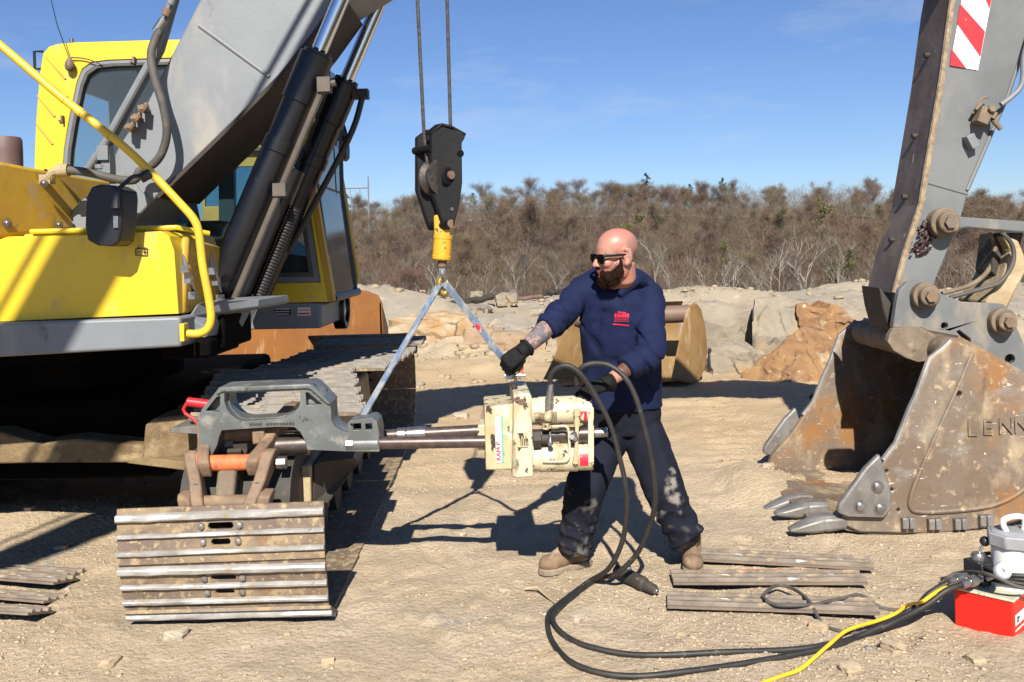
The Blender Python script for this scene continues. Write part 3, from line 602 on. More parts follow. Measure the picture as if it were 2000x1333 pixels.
for (a, b) in zip(lowe[1:-1], lowe[2:]):
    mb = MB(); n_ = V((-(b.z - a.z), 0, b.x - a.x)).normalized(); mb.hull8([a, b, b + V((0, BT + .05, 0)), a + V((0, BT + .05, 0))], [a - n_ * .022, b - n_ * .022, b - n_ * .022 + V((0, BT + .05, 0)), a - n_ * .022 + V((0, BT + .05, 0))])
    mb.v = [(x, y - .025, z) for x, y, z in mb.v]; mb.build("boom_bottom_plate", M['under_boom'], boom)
# pipes and hoses along the boom's upper edge
mb = MB()
for k, (d, r) in enumerate(((0, .022), (.055, .02))):
    o_ = V((-.045, -.05 + d, .02)); mb.tube([PL(372, -40, BN) + o_, PL(353, 25, BN) + o_, PL(330, 105, BN) + o_, PL(222, 300, BN) + o_, PL(190, 345, BN) + o_], r, 10)
mb.build("boom_pipe", M['grey_dark'], EX)
mb = MB(); o_ = V((-.06, -.10, 0)); mb.tube([PL(388, -30, BN) + o_, PL(366, 18, BN) + o_], .022, 12); fp = mb.build("hose_pipe", M['grey_dark'], EX)
mb = MB(); mb.tube([PL(362, 27, BN) + o_, PL(357, 40, BN) + o_], [.028, .024], 12); mb.build("rusty_collar", M['link'], fp)
mb = MB(); mb.tube([PL(354, 46, BN) + o_, PL(338, 70, BN) + o_], .024, 12); mb.build("hose_ferrule", M['steel'], fp)
hp = [PL(338, 70, BN), PL(331, 92, BN), PL(327, 122, BN), PL(336, 165, BN), PL(352, 215, BN), PL(359, 262, BN), PL(350, 300, BN), PL(330, 325, BN), PL(300, 338, BN)]
hp = [p + V((-.03, -.12 - .06 * math.sin(i / 8 * 3.1), 0)) for i, p in enumerate(hp)]
hp += [PL(262, 352, -.52), PL(225, 350, -.55), PL(185, 340, -.56), PL(150, 334, -.56), PL(118, 333, -.56)]
mb = MB(); mb.tube(catmull(hp, 6), .023, 14); mb.build("boom_hose", M['hose_dusty'], EX)
mb = MB(); mb.tube([PL(134, 333, -.56), PL(112, 334, -.56)], .036, 12); mb.tube(catmull([PL(115, 334, -.56), PL(104, 338, -.55), PL(96, 348, -.54), PL(86, 352, -.53)], 4), .026, 10); mb.box(PL(92, 351, -.53), (.06, .06, .05)); mb.build("hose_elbow", M['dirt_steel'], EX)
mb = MB()
for (x, y) in ((281, 213), (268, 232), (256, 250)):
    mb.box(PL(x, y, BN - .06), (.035, .08, .035), Matrix.Rotation(.5 + .4 * x, 3, 'Y')); mb.cyl(PL(x - 5, y + 4, BN - .11), PL(x + 5, y - 8, BN - .06), .016, n=7)
mb.build("pipe_clamp", M['link'], EX)
mb = MB(); mb.box(PL(206, 300, BN - .05), (.06, .08, .08)); mb.box(PL(212, 322, BN - .03), (.05, .08, .10)); mb.cyl(PL(196, 330, BN - .05), PL(196, 322, BN - .05), .03); mb.build("pipe_bracket", M['grey'], EX)
# ---- two boom rams
def ram(off, first):
    A = PL(430, 560, -.47); B = PL(622, 103, -.47); C = PL(668, -8, -.47)
    sh = V((0, off, 0)); A, B, C = A + sh, B + sh, C + sh; d = (B - A).normalized()
    A0 = A - d * .15
    mb = MB(); mb.cyl(A0, B - d * .28, .086, n=32); mb.cyl(B - d * .30, B - d * .02, .095, n=32); mb.cyl(B - d * .02, B, .08, n=32); mb.cyl(A0 + d * .95, A0 + d * 1.03, .094, n=32)
    br = mb.build("boom_ram", M['cyl_black'], EX, bevel=.004)
    mb = MB(); mb.cyl(B - d * .02, B + d * 1.5, .045, n=28); mb.build("ram_rod", M['chrome'], br)
    mb = MB()
    x, y = frame(d)
    for k in range(10):
        a = 2 * math.pi * k / 10; c = B - d * .005 + (x * math.cos(a) + y * math.sin(a)) * .066; mb.cyl(c, c + d * .018, .012, n=6)
    mb.build("gland_bolt", M['cyl_black'], br)
    return A0, B, d
A0, B0, dR = ram(0, True); A1, B1, _ = ram(.86, False)
mb = MB(); side = V((.115, -.07, -.03))
mb.tube([A0 + side, A0 + dR * .85 + side, B0 - dR * .22 + side * 1.0], .019, 10); pp = mb.build("ram_pipe", M['pipe_dark'], EX)
mb = MB(); mb.box(B0 - dR * .18 + side * 1.02, (.07, .07, .08)); mb.cyl(B0 - dR * .18 + side * 1.02, B0 - dR * .18 + side * 1.02 + V((.06, 0, .01)), .02, n=8); mb.build("pipe_block", M['pipe_dark'], pp)
mb = MB(); mb.box(A0 + dR * .75 + side, (.07, .06, .07)); mb.build("pipe_clamp_plate", M['pipe_dark'], pp)
mb = MB(); s2_ = V((.10, .10, -.04)); mb.tube([A0 + s2_, A0 + dR * .9 + s2_], .055, 14); mb.build("ram_guard", M['cyl_black'], EX)
mb = MB(); pts = [A0 + V((.21, .1, .0)) + dR * t for t in np.linspace(.08, .62, 60)]; mb.tube(pts, [.026 + .006 * (i % 2) for i in range(60)], 10); mb.build("corrugated_hose", M['hose'], EX)
mb = MB(); s3 = V((.15, -.02, 0)); mb.tube(catmull([B1 - dR * .1 + s3, B1 - dR * .35 + s3 * 1.2, B1 - dR * .7 + s3, B1 - dR * 1.2 + s3 * .6], 4), .02, 8); mb.box(B1 - dR * .1 + s3 * .9, (.1, .08, .06)); mb.build("far_ram_hose", M['hose'], EX)

# ---- stick
SN, ST = -.17, .34
stk = [(2075, -140), (1880, -140), (1858, 0), (1837, 156), (1804, 354), (1797, 400), (1764, 500), (1746, 572), (1748, 600), (1762, 612), (1790, 612), (1815, 590), (1824, 556), (1879, 419), (1889, 380), (1972, 183), (2032, 0), (2075, -140)]
mb = MB(); mb.prism(pl(stk[:-1], SN), V((0, ST, 0)))
stick = mb.build("stick", M['stick'], EX, bevel=.006)
edge = [(1884, -140), (1859, 0), (1838, 156), (1805, 354), (1798, 400), (1765, 500), (1747, 572)]
mb = MB(); ep = pl(edge, SN)
for a, b in zip(ep[:-1], ep[1:]): mb.hull8([a + V((-.022, -.03, 0)), b + V((-.022, -.03, 0)), b + V((-.022, ST + .03, 0)), a + V((-.022, ST + .03, 0))], [a + V((0, -.03, 0)), b + V((0, -.03, 0)), b + V((0, ST + .03, 0)), a + V((0, ST + .03, 0))])
fp_ = mb.build("stick_front_plate", M['rust_edge'], stick)
mb = MB(); mb.tube([p + V((-.008, -.026, 0)) for p in ep], .019, 8)
mw = mb.mesh("edge_weld"); 
mb.build("edge_weld", M['edge_sand'], stick)
mb = MB()
for t in (.12, .27, .42, .60, .78):
    k = int(t * 6); a = ep[k].lerp(ep[k + 1], t * 6 - k); mb.cyl(a + V((-.05, ST * .5, 0)), a + V((-.0, ST * .5, 0)), .017, n=8)
mb.build("front_plate_bolt", M['dark_iron'], stick)
mb = MB(); mb.tube([PL(1806, 356, SN), PL(1890, 380, SN)], .007, 6); e2 = pl([(1893, 372), (1975, 180), (2034, 0)], SN); mb.tube([p + V((-.014, -.004, 0)) for p in e2], .012, 6); mb.build("stick_weld", M['stick'], stick)
# red and white warning stripes
def strip(pts, name, m, off):
    mb = MB(); mb.prism(pl(pts, off), V((0, .003, 0))); return mb.build(name, m, stick)
strip([(1880, -8), (1938, -8), (1910, 138), (1856, 128)], "warning_stripe_panel", M['white_reflect'], SN - .006)
for k, (a, b) in enumerate((((1877, 6), 0), ((1868, 98), 1))):
    pass
strip([(1876, 8), (1870, 46), (1915, 110), (1924, 62)], "red_stripe", M['red_reflect'], SN - .011)
strip([(1859, 96), (1856, 128), (1887, 133)], "red_stripe", M['red_reflect'], SN - .011)
strip([(1923, -8), (1938, -8), (1933, 16)], "red_stripe", M['red_reflect'], SN - .011)
# little valve, clamp, pipe
mb = MB(); c = PL(1925, 222, SN - .05)
mb.box(c, (.10, .09, .045), Matrix.Rotation(.5, 3, 'Y')); mb.box(c + V((-.03, -.01, -.03)), (.07, .08, .07), Matrix.Rotation(.4, 3, 'Y')); mb.cyl(c + V((.01, -.07, .02)), c + V((.01, .03, .02)), .024, n=6); mb.cyl(c + V((.03, -.02, -.04)), c + V((.08, -.02, -.10)), .016); mb.cyl(c + V((-.07, -.02, .02)), c + V((-.03, -.02, .06)), .012, n=8); mb.tube([c + V((-.08, 0, 0)), c + V((-.02, 0, .09)), c + V((.02, 0, .10))], .009, 6)
val = mb.build("stick_valve", M['dust_pin'], EX, bevel=.004)
mb = MB(); mb.box(PL(1896, 277, SN - .03), (.05, .07, .085), Matrix.Rotation(-.45, 3, 'Y')); mb.build("pipe_lug", M['grey_dark'], EX, bevel=.003)
mb = MB(); mb.tube(catmull([PL(1955, 205, SN - .06), PL(1975, 190, SN - .06), PL(1992, 172, SN - .06), PL(1998, 150, SN - .06), PL(2000, 110, SN - .06), PL(2020, 40, SN - .06)], 5), .016, 10); mb.build("stick_pipe", M['grey_dark'], EX)
# link pin on the stick with grease, the long guide link and the bucket ram end
def pinboss(c, r, L, m1, m2, name, par):
    mb = MB(); mb.lathe(c, (0, -1, 0), [(-.02, r), (L * .55, r), (L * .6, r * .93), (L * .6, r * .72), (L, r * .70), (L + .006, r * .62), (L + .006, 0)], 28); p = mb.build(name, m1, par)
    mb = MB(); mb.hexnut(c + V((0, -L - .002, 0)), c + V((0, -L - .028, 0)), r * .42); mb.build("pin_bolt", m2, p); return p
pinboss(PL(1838, 436, SN - .02), .088, .11, M['dust_pin'], M['rust_edge'], "stick_pin", EX)
mb = MB(); c = PL(1845, 438, SN - .03); e = PL(2075, 458, SN - .03)
mb.prism([PL(1822, 428, SN - .04), PL(1840, 414, SN - .04), PL(1858, 420, SN - .04), PL(1880, 424, SN - .04), PL(2080, 438, SN - .04), PL(2080, 462, SN - .04), PL(1890, 446, SN - .04), PL(1862, 450, SN - .04), PL(1845, 462, SN - .04), PL(1826, 452, SN - .04)], V((0, .05, 0)))
mb.build("guide_link", M['stick'], EX, bevel=.012)
mb = MB(); mb.prism([PL(1822, 428, SN + .40), PL(1840, 414, SN + .40), PL(1880, 424, SN + .40), PL(2080, 438, SN + .40), PL(2080, 462, SN + .40), PL(1890, 446, SN + .40), PL(1845, 462, SN + .40)], V((0, .05, 0))); mb.build("guide_link", M['stick'], EX, bevel=.012)
mb = MB(); rr = random.Random(4)
for k in range(240):
    t = rr.random(); w = rr.gauss(0, 1); c = PL(1800 + 22 * (1 - t) + w * 9 - 6 * t, 430 + 68 * t + rr.gauss(0, 3), SN - .004 - rr.random() * .018); mb.ell(c, (.004 + rr.random() * .008, .006, .004 + rr.random() * .008), n=5)
link(voxel(mb, .0045, 1), "grease_smear", M['grease'], stick, smooth=180)
# lower link from the stick pin to the bucket's rear pin
mb = MB(); mb.prism([PL(1990, 470, SN - .01), PL(2010, 520, SN - .01), PL(1990, 560, SN - .01), PL(1968, 606, SN - .01), PL(1930, 610, SN - .01), PL(1925, 590, SN - .01), PL(1960, 540, SN - .01), PL(1975, 490, SN - .01), PL(1960, 460, SN - .01)], V((0, .36, 0))); lk = mb.build("bucket_link", M['dirt_steel'], EX, bevel=.015)
mb = MB(); mb.tube(catmull([PL(1930, 455, SN + .1), PL(1942, 480, SN + .1), PL(1936, 520, SN + .1), PL(1900, 555, SN + .1), PL(1840, 574, SN + .1)], 6), .015, 8); mb.build("bucket_grease_line", M['dust_pin'], EX)
mb = MB(); mb.tube(catmull([PL(1958, 455, SN - .06), PL(1977, 480, SN - .06), PL(1978, 515, SN - .06), PL(1955, 550, SN - .06), PL(1925, 562, SN - .04), PL(1855, 582, SN)], 6), .014, 8); mb.build("bucket_grease_line", M['hose_dusty'], EX)
mb = MB(); mb.prism([PL(1945, 455, SN + .08), PL(2000, 455, SN + .08), PL(1985, 520, SN + .08), PL(1950, 545, SN + .08), PL(1935, 530, SN + .08)], V((0, .2, 0))); mb.build("link_knuckle", M['dark_iron'], EX, bevel=.01)
# ---- bucket with side plates, curved floor, ears, side cutters, teeth
BNo, BFo = -.66, .78
side_px = [(1861, 664), (1845, 680), (1819, 700), (1792, 775), (1781, 797), (1754, 866), (1728, 900), (1690, 955), (1648, 1000), (1640, 1022), (1680, 1040), (1822, 1043), (1933, 1032), (2010, 1012), (2075, 975), (2118, 920), (2130, 860), (2110, 790), (2060, 745), (2000, 738), (1903, 684), (1885, 672)]
near = pl(side_px, BNo)
shiftB = V((0, BFo - BNo, 0))
BK = None
mb = MB(); mb.prism(near, V((0, .05, 0)), [[p for p in [PL(1873 + 6 * math.cos(a), 770 + 6 * math.sin(a), BNo) for a in [2 * math.pi * k / 12 for k in range(12)]]]] + [[PL(x + 4.5 * dx, y + 4.5 * dy, BNo) for dx, dy in ((-1, 0), (0, -1), (1, 0), (0, 1))] for x, y in ((1732, 921), (1742, 957), (1755, 997))])
bk = mb.build("bucket", M['bucket'], EX, bevel=.008)
mb = MB(); mb.prism([p + shiftB for p in near], V((0, -.05, 0)), [[PL(1733, 731, BNo) + shiftB + V((.0, 0, 0)) + V((.13 * 0 + .028 * math.cos(a), 0, .028 * math.sin(a))) for a in [2 * math.pi * k / 12 for k in range(12)]]] if False else [])
mb.build("bucket_far_side", M['bucket'], bk, bevel=.008)
# floor and back: one curved sheet between the side plates
sheet = [PL(x, y, BNo) for x, y in ((1600, 1030), (1640, 1024), (1700, 1034), (1822, 1037), (1933, 1025), (2005, 1004), (2066, 968), (2106, 918), (2118, 860), (2098, 798), (2052, 757), (1995, 735), (1920, 694), (1872, 668))]
sheet = catmull(sheet, 3)
mb = MB(); rings = []
for i, p in enumerate(sheet):
    d = (sheet[min(i + 1, len(sheet) - 1)] - sheet[max(i - 1, 0)]).normalized(); n_ = V((d.z, 0, -d.x)).normalized() * .035
    rings.append([p + V((0, .03, 0)), p + V((0, shiftB.y - .03, 0)), p + V((0, shiftB.y - .03, 0)) + n_, p + V((0, .03, 0)) + n_])
mb.loft(rings); mb.build("bucket_floor", M['bucket'], bk)
# weld rib and raised cheek on the near plate
mb = MB(); mb.tube([PL(1899, 690, BNo - .004), PL(1865, 770, BNo - .004), PL(1828, 850, BNo - .004), PL(1798, 918, BNo - .004)], .009, 8)
mb.tube(catmull([PL(1798, 918, BNo - .004), PL(1782, 960, BNo - .004), PL(1778, 990, BNo - .004), PL(1800, 1000, BNo - .004), PL(1880, 996, BNo - .004), PL(1945, 985, BNo - .004), PL(2000, 955, BNo - .004), PL(2050, 900, BNo - .004)], 5), .014, 8); mb.build("side_rib", M['bucket'], bk)
mb = MB(); ep = pl([(1861, 666), (1845, 682), (1820, 702), (1793, 776), (1782, 798), (1755, 867), (1729, 901)], BNo); mb.tube([p + V((-.004, .02, 0)) for p in ep], .018, 8); mb.build("worn_edge", M['tooth'], bk)
mb = MB(); ep2 = [p + shiftB + V((-.004, -.025, 0)) for p in ep]; mb.tube(ep2, .018, 8); mb.build("worn_edge", M['tooth'], bk)
# side cutters
def cutter(sh):
    pts = [p + sh for p in pl([(1719, 887), (1742, 962), (1743, 996), (1730, 1012), (1652, 1010), (1636, 1002), (1640, 985), (1690, 915)], BNo - .045)]
    mb = MB(); mb.prism(pts, V((0, .045, 0))); c = mb.build("side_cutter", M['tooth'], bk, bevel=.014, seg=3)
    for x, y in ((1714, 952), (1680, 990), (1719, 994)):
        mb = MB(); p = PL(x, y, BNo - .045) + sh; mb.lathe(p, (0, -1, 0), [(-.01, .036), (.004, .036), (.004, .024), (.014, .022), (.018, .012), (.018, 0)], 16); mb.build("cutter_bolt", M['steel'], c)
cutter(V((0, 0, 0))); cutter(shiftB + V((0, .045, 0)))
# teeth along the lip
nT = 6
for k in range(nT):
    yo = .05 + k * .275; sh = V((0, yo, -.035 * max(0, k - 1)))
    a = PL(1640, 1026, BNo) + sh; b = PL(1612, 1026, BNo) + sh; c = PL(1546, 1040, BNo) + sh
    jit = V((0, 0, .012 * math.sin(k * 2.1)))
    mb = MB(); rg = lambda p, w, h: [p + V((0, sx * w * .92, sz * h * .82)) for sx, sz in ((-1, -.6), (-.6, -1), (.6, -1), (1, -.6), (1, .6), (.6, 1), (-.6, 1), (-1, .6))]
    mb.loft([rg(b + V((.12, 0, .006)), .055, .045), rg(b + V((.02, 0, 0)), .062, .055), rg(b + V((-.02, 0, -.004)), .05, .048)]); ad = mb.build("tooth_adapter", M['tooth'], bk, bevel=.006)
    mb = MB(); mb.loft([rg(b + V((.0, 0, 0)), .060, .056), rg(b.lerp(c, .35) + jit * .3, .060, .046), rg(b.lerp(c, .75) + jit * .7, .05, .026), rg(c + jit, .034, .011)]); mb.build("bucket_tooth", M['tooth'], ad, bevel=.006)
# wear blocks under the near edge
for x, y in ((1773, 1021), (1824, 1023), (1875, 1023), (1924, 1016)):
    mb = MB(); c = PL(x, y, BNo - .012); mb.box(c + V((-.019, 0, 0)), (.034, .05, .06)); mb.box(c + V((.019, 0, 0)), (.034, .05, .06)); mb.build("wear_block", M['tooth'], bk, bevel=.005)
# embossed letters
fsz = .125
p0 = PL(1888, 852, BNo - .006)
for i, ch in enumerate("LENN4"):
    x = .055 * 0 + i * .088
    mt = Matrix.Translation(p0 + V((x, .05 * x, .026 * x))) @ Matrix.Rotation(math.radians(90), 4, 'X')
    link(text_mesh(ch, fsz, .005, mt), "raised_letter", M['bucket'], bk, smooth=0)
# ears: hinge plates carrying the pins
earp = [(1751, 592), (1757, 566), (1772, 552), (1798, 547), (1820, 556), (1840, 575), (1879, 590), (1960, 594), (1972, 608), (2000, 672), (2030, 745), (2000, 740), (1903, 690), (1862, 668), (1845, 664), (1800, 640), (1744, 640)]
def circ(px, py, r, off, n=14, ex=1.0): return [PL(px + r * math.cos(2 * math.pi * k / n), py + r * ex * math.sin(2 * math.pi * k / n), off) for k in range(n)]
holes = [circ(1845, 637, 7, SN - .09), circ(1973, 702, 10, SN - .09), [PL(x, y, SN - .09) for x, y in ((1868, 648), (1874, 645), (1896, 662), (1897, 672), (1888, 670))]]
mb = MB(); mb.prism(pl(earp, SN - .09), V((0, .05, 0)), holes); mb.build("bucket_ear", M['stick'], bk, bevel=.008)
mb = MB(); mb.prism(pl(earp, SN + ST + .05), V((0, .05, 0))); mb.build("bucket_ear", M['stick'], bk, bevel=.008)
mb = MB(); mb.prism(pl(shrink(earp, .93), SN - .03), V((0, .44, 0))); mb.build("ear_core", M['dark_iron'], bk)
pinboss(PL(1802, 578, SN - .09), .080, .10, M['dust_pin'], M['link'], "bucket_pin", bk)
pinboss(PL(1952, 627, SN - .09), .078, .10, M['dust_pin'], M['link'], "bucket_pin", bk)
# cross tube and hooked lug between the ears, left end of the bucket top
mb = MB(); mb.cyl(PL(1862, 690, BNo + .02), PL(1862, 690, BNo + .02) + V((0, 1.30, 0)), .085, n=28); mb.build("cross_tube", M['dust_pin'], bk)
lug = [(1737, 655), (1745, 642), (1765, 640), (1800, 640), (1845, 665), (1850, 690), (1830, 702), (1792, 708), (1770, 700), (1745, 685), (1734, 668)]
mb = MB(); mb.prism(pl(lug, -.50), V((0, .05, 0))); mb.build("guard_lug", M['dust_pin'], bk, bevel=.01)
mb = MB(); mb.prism(pl(lug, .25), V((0, .05, 0))); mb.build("guard_lug", M['dust_pin'], bk, bevel=.01)
mb = MB(); mb.prism(pl([(1718, 560), (1724, 600), (1735, 640), (1750, 650), (1756, 620), (1740, 590)], SN + .02), V((0, ST - .04, 0))); mb.build("stick_nose", M['dark_iron'], bk, bevel=.01)

# ---- undercarriage, near side
def tx(Y): return -1.275 - .018 * (Y - 4)               # centre line of the near track
PW = .885
def shoe_mesh(holes=True):
    """one triple-grouser shoe: X along its width, Y along the chain (+Y leading), Z outwards"""
    mb = MB(); w = PW / 2; t = .014
    prof = [(-.118, -.004), (-.100, .004), (-.078, .004), (-.075, .030), (-.058, .030), (-.054, .004), (-.012, .004), (-.009, .027), (.006, .027), (.010, .004), (.052, .004), (.055, .030), (.074, .030), (.078, .004), (.100, .004), (.122, .010)]
    return prof
mshoe = None
def build_shoe():
    w = PW / 2; P = shoe_mesh(); mb = MB()
    # plate with an oval slot on each side of the middle ridge
    def plate(y0, y1, hx=None):
        q = [V((-w, y0, 0)), V((w, y0, 0)), V((w, y1, 0)), V((-w, y1, 0))]
        hs = []
        if hx: hs = [[V((hx[0] + hx[2] * (c_ if abs(c_) > .5 else 0) + 0 * c_, hx[1] + hx[3] * s__, 0)) for c_, s__ in [(math.cos(2 * math.pi * k / 16), math.sin(2 * math.pi * k / 16)) for k in range(16)]]]
        if hx: hs = [[V((hx[0] + math.copysign(max(hx[2] - hx[3], 0), math.cos(a)) + hx[3] * math.cos(a), hx[1] + hx[3] * math.sin(a), 0)) for a in [2 * math.pi * (k + .5) / 16 for k in range(16)]]]
        mb.prism(q, V((0, 0, -.014)), hs, mi=0)
    plate(-.118, -.056); plate(-.0555, -.0115, (0, -.034, .042, .014)); plate(-.0105, .0105); plate(.011, .0545, (0, .033, .055, .0145)); plate(.055, .118)
    def bar(y, bw, h):
        r = lambda x, s: [V((x, y - bw * .62, -.001)), V((x, y - bw * .5 * s, h * .75)), V((x, y - bw * .28 * s, h)), V((x, y + bw * .28 * s, h)), V((x, y + bw * .5 * s, h * .75)), V((x, y + bw * .62, -.001))]
        n = 14; rg = random.Random(int(y * 1000))
        mb.loft([[p + V((0, rg.gauss(0, .0008), rg.gauss(0, .001))) if 0 < i < n else p for p in r(-w + 2 * w * i / n, .9 + .1 * rg.random())] for i in range(n + 1)], mi=1)
    bar(.078, .030, .024); bar(0, .017, .018); bar(-.072, .019, .019)
    for sx in (-1, 1):
        for y in (-.034, .033):
            c = V((sx * (.075 if y < 0 else .082), y, -.002)); mb.tube([c, c + V((0, 0, .013))], [.0165, .015], 6, mi=2); mb.ell(c + V((0, 0, .012)), (.013, .013, .006), n=5, mi=2)
    me = mb.mesh("track_shoe"); return me, mb.m
sm, smi = build_shoe()
for x in (M['pad'], M['grouser'], M['tooth']): sm.materials.append(x)
sm.polygons.foreach_set('material_index', smi)
b = bmesh.new(); b.from_mesh(sm); bmesh.ops.recalc_face_normals(b, faces=b.faces); b.to_mesh(sm); b.free()
sm.polygons.foreach_set('use_smooth', [True] * len(sm.polygons)); sm.set_sharp_from_angle(angle=math.radians(35)); sm.update()
TRK = MB(); 
# the chain the shoes sit on (side bars of every link are small meshes of their own where the shoes are off)
trk = thing("track", None, None, (tx(4), 4.4, 0)); trk.parent = EX; trk.location = V((tx(4), 4.4, 0)) - WLOC[EX]
def place_shoe(pos, along, outward, tilt=0):
    along = V(along).normalized(); outward = V(outward).normalized(); x = along.cross(outward).normalized(); outward = x.cross(along)
    R = Matrix((x, along, outward)).transposed() @ Matrix.Rotation(tilt, 3, 'Z')
    o = bpy.data.objects.new("track_shoe", sm); COL.objects.link(o); o.parent = trk
    o.matrix_local = Matrix.Translation(V(pos) - WLOC[trk]) @ R.to_4x4(); WLOC[o] = V(pos); return o
IC = V((tx(4.45), 4.40, .455)); IR = .43
def rim(a, r=IR): return IC + V((0, -math.cos(a) * r, math.sin(a) * r))      # a = 0 points at the camera, + is up
for yy, zz, a in ((3.935, .425, 4), (3.965, .195, -13), (4.055, .030, -62)):
    ar = math.radians(a); t = V((0, math.sin(ar), math.cos(ar))); n_ = V((0, -math.cos(ar), math.sin(ar)))
    place_shoe(V((tx(4) + (.015 if a < -50 else 0), yy, zz)), t, n_, tilt=.012 if a > 0 else .0)
for k in range(16): place_shoe(V((tx(4.30 + .232 * k), 4.27 + .232 * k, .012)), (0, -1, 0), (0, 0, -1))
RC = V((tx(7.9), 7.92, .465))
for a in (-60, -28, 4, 36, 66):
    ar = math.radians(a); p = RC + V((0, math.cos(ar), math.sin(ar))) * .43; place_shoe(p, V((0, math.sin(ar), -math.cos(ar))), V((0, math.cos(ar), math.sin(ar))))
rr = random.Random(3); smt = sm.copy(); smt.materials[1] = M['top_grouser']
for k in range(14):
    Y = 4.86 + .232 * k
    if k < 6: x = tx(Y) + .045 - .052 * k * .9; z = .785 + .009 * k
    elif k < 12: x = tx(Y) + .01 + .016 * (k - 6); z = .86 - .004 * k
    else: x = tx(Y) + .14; z = .86
    if k == 6: pass
    place_shoe(V((x, Y, z + rr.gauss(0, .004))), (0, 1, 0), (0, 0, 1), tilt=rr.gauss(0, .008)).data = smt
# chain links: pairs of bars joined by bushings
def link_bars(p, q, outward, mats, ws=.142, name="chain_link"):
    """p, q are successive pin centres"""
    p, q = V(p), V(q); d = (q - p).normalized(); n_ = V(outward).normalized(); ax = d.cross(n_).normalized(); L = (q - p).length
    for s in (-1, 1):
        mb = MB()
        c0 = p + ax * s * (ws - .024); c1 = q + ax * s * (ws + .024); h = .060
        prof = []
        for t, w in ((-.30, .5), (-.22, .85), (0, 1.0), (.25, .8), (.5, .66), (.75, .8), (1.0, 1.0), (1.22, .85), (1.30, .5)):
            prof.append((t, w))
        up_ = [c0.lerp(c1, t) + n_ * h * w for t, w in prof]; dn = [c0.lerp(c1, t) - n_ * h * w * .85 for t, w in reversed(prof)]
        mb.prism([x - ax * .027 for x in up_ + dn], ax * .054)
        o = mb.build(name, mats[0], trk, bevel=.007, seg=2)
        mb = MB(); 
        for t in (.36, .66): mb.lathe(c0.lerp(c1, t) + n_ * (h * .64), n_, [(0, .017), (.004, .017), (.004, .0)], 12)
        mb.build("bolt_hole", M['dark_iron'], o)
    mb = MB(); mb.cyl(p - ax * (ws - .03), p + ax * (ws - .03), .036, n=20); b_ = mb.build("chain_bushing", mats[1], trk)
    mb = MB(); mb.cyl(p - ax * (ws + .045), p + ax * (ws + .045), .022, n=16); mb.build("chain_pin", mats[1], b_)
pins = []
rimc = lambda a: rim(math.radians(a), .355)
seq = [(-18, 'l'), (11, 'l'), (40, 'o'), (69, 'l')]
pts = [rimc(a) for a, _ in seq] + [V((tx(4.8), 4.56, .815))]
pts = [V((tx(4.3) + .0, p.y, p.z)) for p in pts]
nr_ = [(0, -math.cos(math.radians(a)), math.sin(math.radians(a))) for a in (-4, 25, 55, 85)]
for i in range(4):
    mt = (M['link'], M['orange_paint'] if i == 2 else M['link'])
    link_bars(pts[i], pts[i + 1], nr_[i], mt)
# orange painted ends where the press pin goes
mb = MB(); c = pts[2]
for s in (-1, 1):
    mb.lathe(c + V((s * .118, 0, 0)), (s, 0, 0), [(-.012, .0), (-.012, .050), (.040, .056), (.055, .050), (.06, 0)], 22)
mb.build("painted_pin_boss", M['orange_paint'], trk, bevel=.004)
mb = MB(); c = pts[2] + V((.20, .02, -.01)); mb.cyl(c, c + V((.04, 0, 0)), .03, n=8); mb.build("pin_end", M['steel'], trk)
# sprocket with teeth, and the dirt-covered frame behind it
mb = MB(); T = 21; prof = []
for k in range(T):
    for t, r in ((0, .285), (.25, .285), (.42, .350), (.60, .350), (.78, .285)):
        a = 2 * math.pi * (k + t) / T; prof.append(IC + V((-.032, math.cos(a) * r, math.sin(a) * r)))
mb.prism(prof, V((.064, 0, 0))); sp = mb.build("sprocket", M['dark_iron'], trk, bevel=.006)
mb = MB(); mb.cyl(IC + V((-.25, 0, 0)), IC + V((.25, 0, 0)), .24, n=32); mb.build("sprocket_hub", M['dark_iron'], sp)
mb = MB(); a = math.radians(24); c = IC + V((-.01, -math.cos(a) * .33, math.sin(a) * .33)); mb.box(c, (.085, .07, .13), Matrix.Rotation(math.radians(-24), 3, 'X')); mb.build("sprocket_tooth", M['dust_pin'], sp, bevel=.018, seg=3)
# long dirty track frame and the guards that show above the first shoe
mb = MB(); mb.hull8([V((tx(5) - .13, 4.9, .25)), V((tx(5) + .16, 4.9, .25)), V((tx(7.6) + .16, 7.6, .25)), V((tx(7.6) - .13, 7.6, .25))], [V((tx(5) - .10, 4.9, .64)), V((tx(5) + .13, 4.9, .64)), V((tx(7.6) + .13, 7.6, .64)), V((tx(7.6) - .10, 7.6, .64))]); mb.build("track_frame", M['dirt_steel'], EX, bevel=.03)
for k in range(6):
    mb = MB(); y_ = 5.1 + .45 * k; mb.cyl(V((tx(y_) - .22, y_, .17)), V((tx(y_) + .22, y_, .17)), .10, n=20); mb.build("bottom_roller", M['dark_iron'], EX)
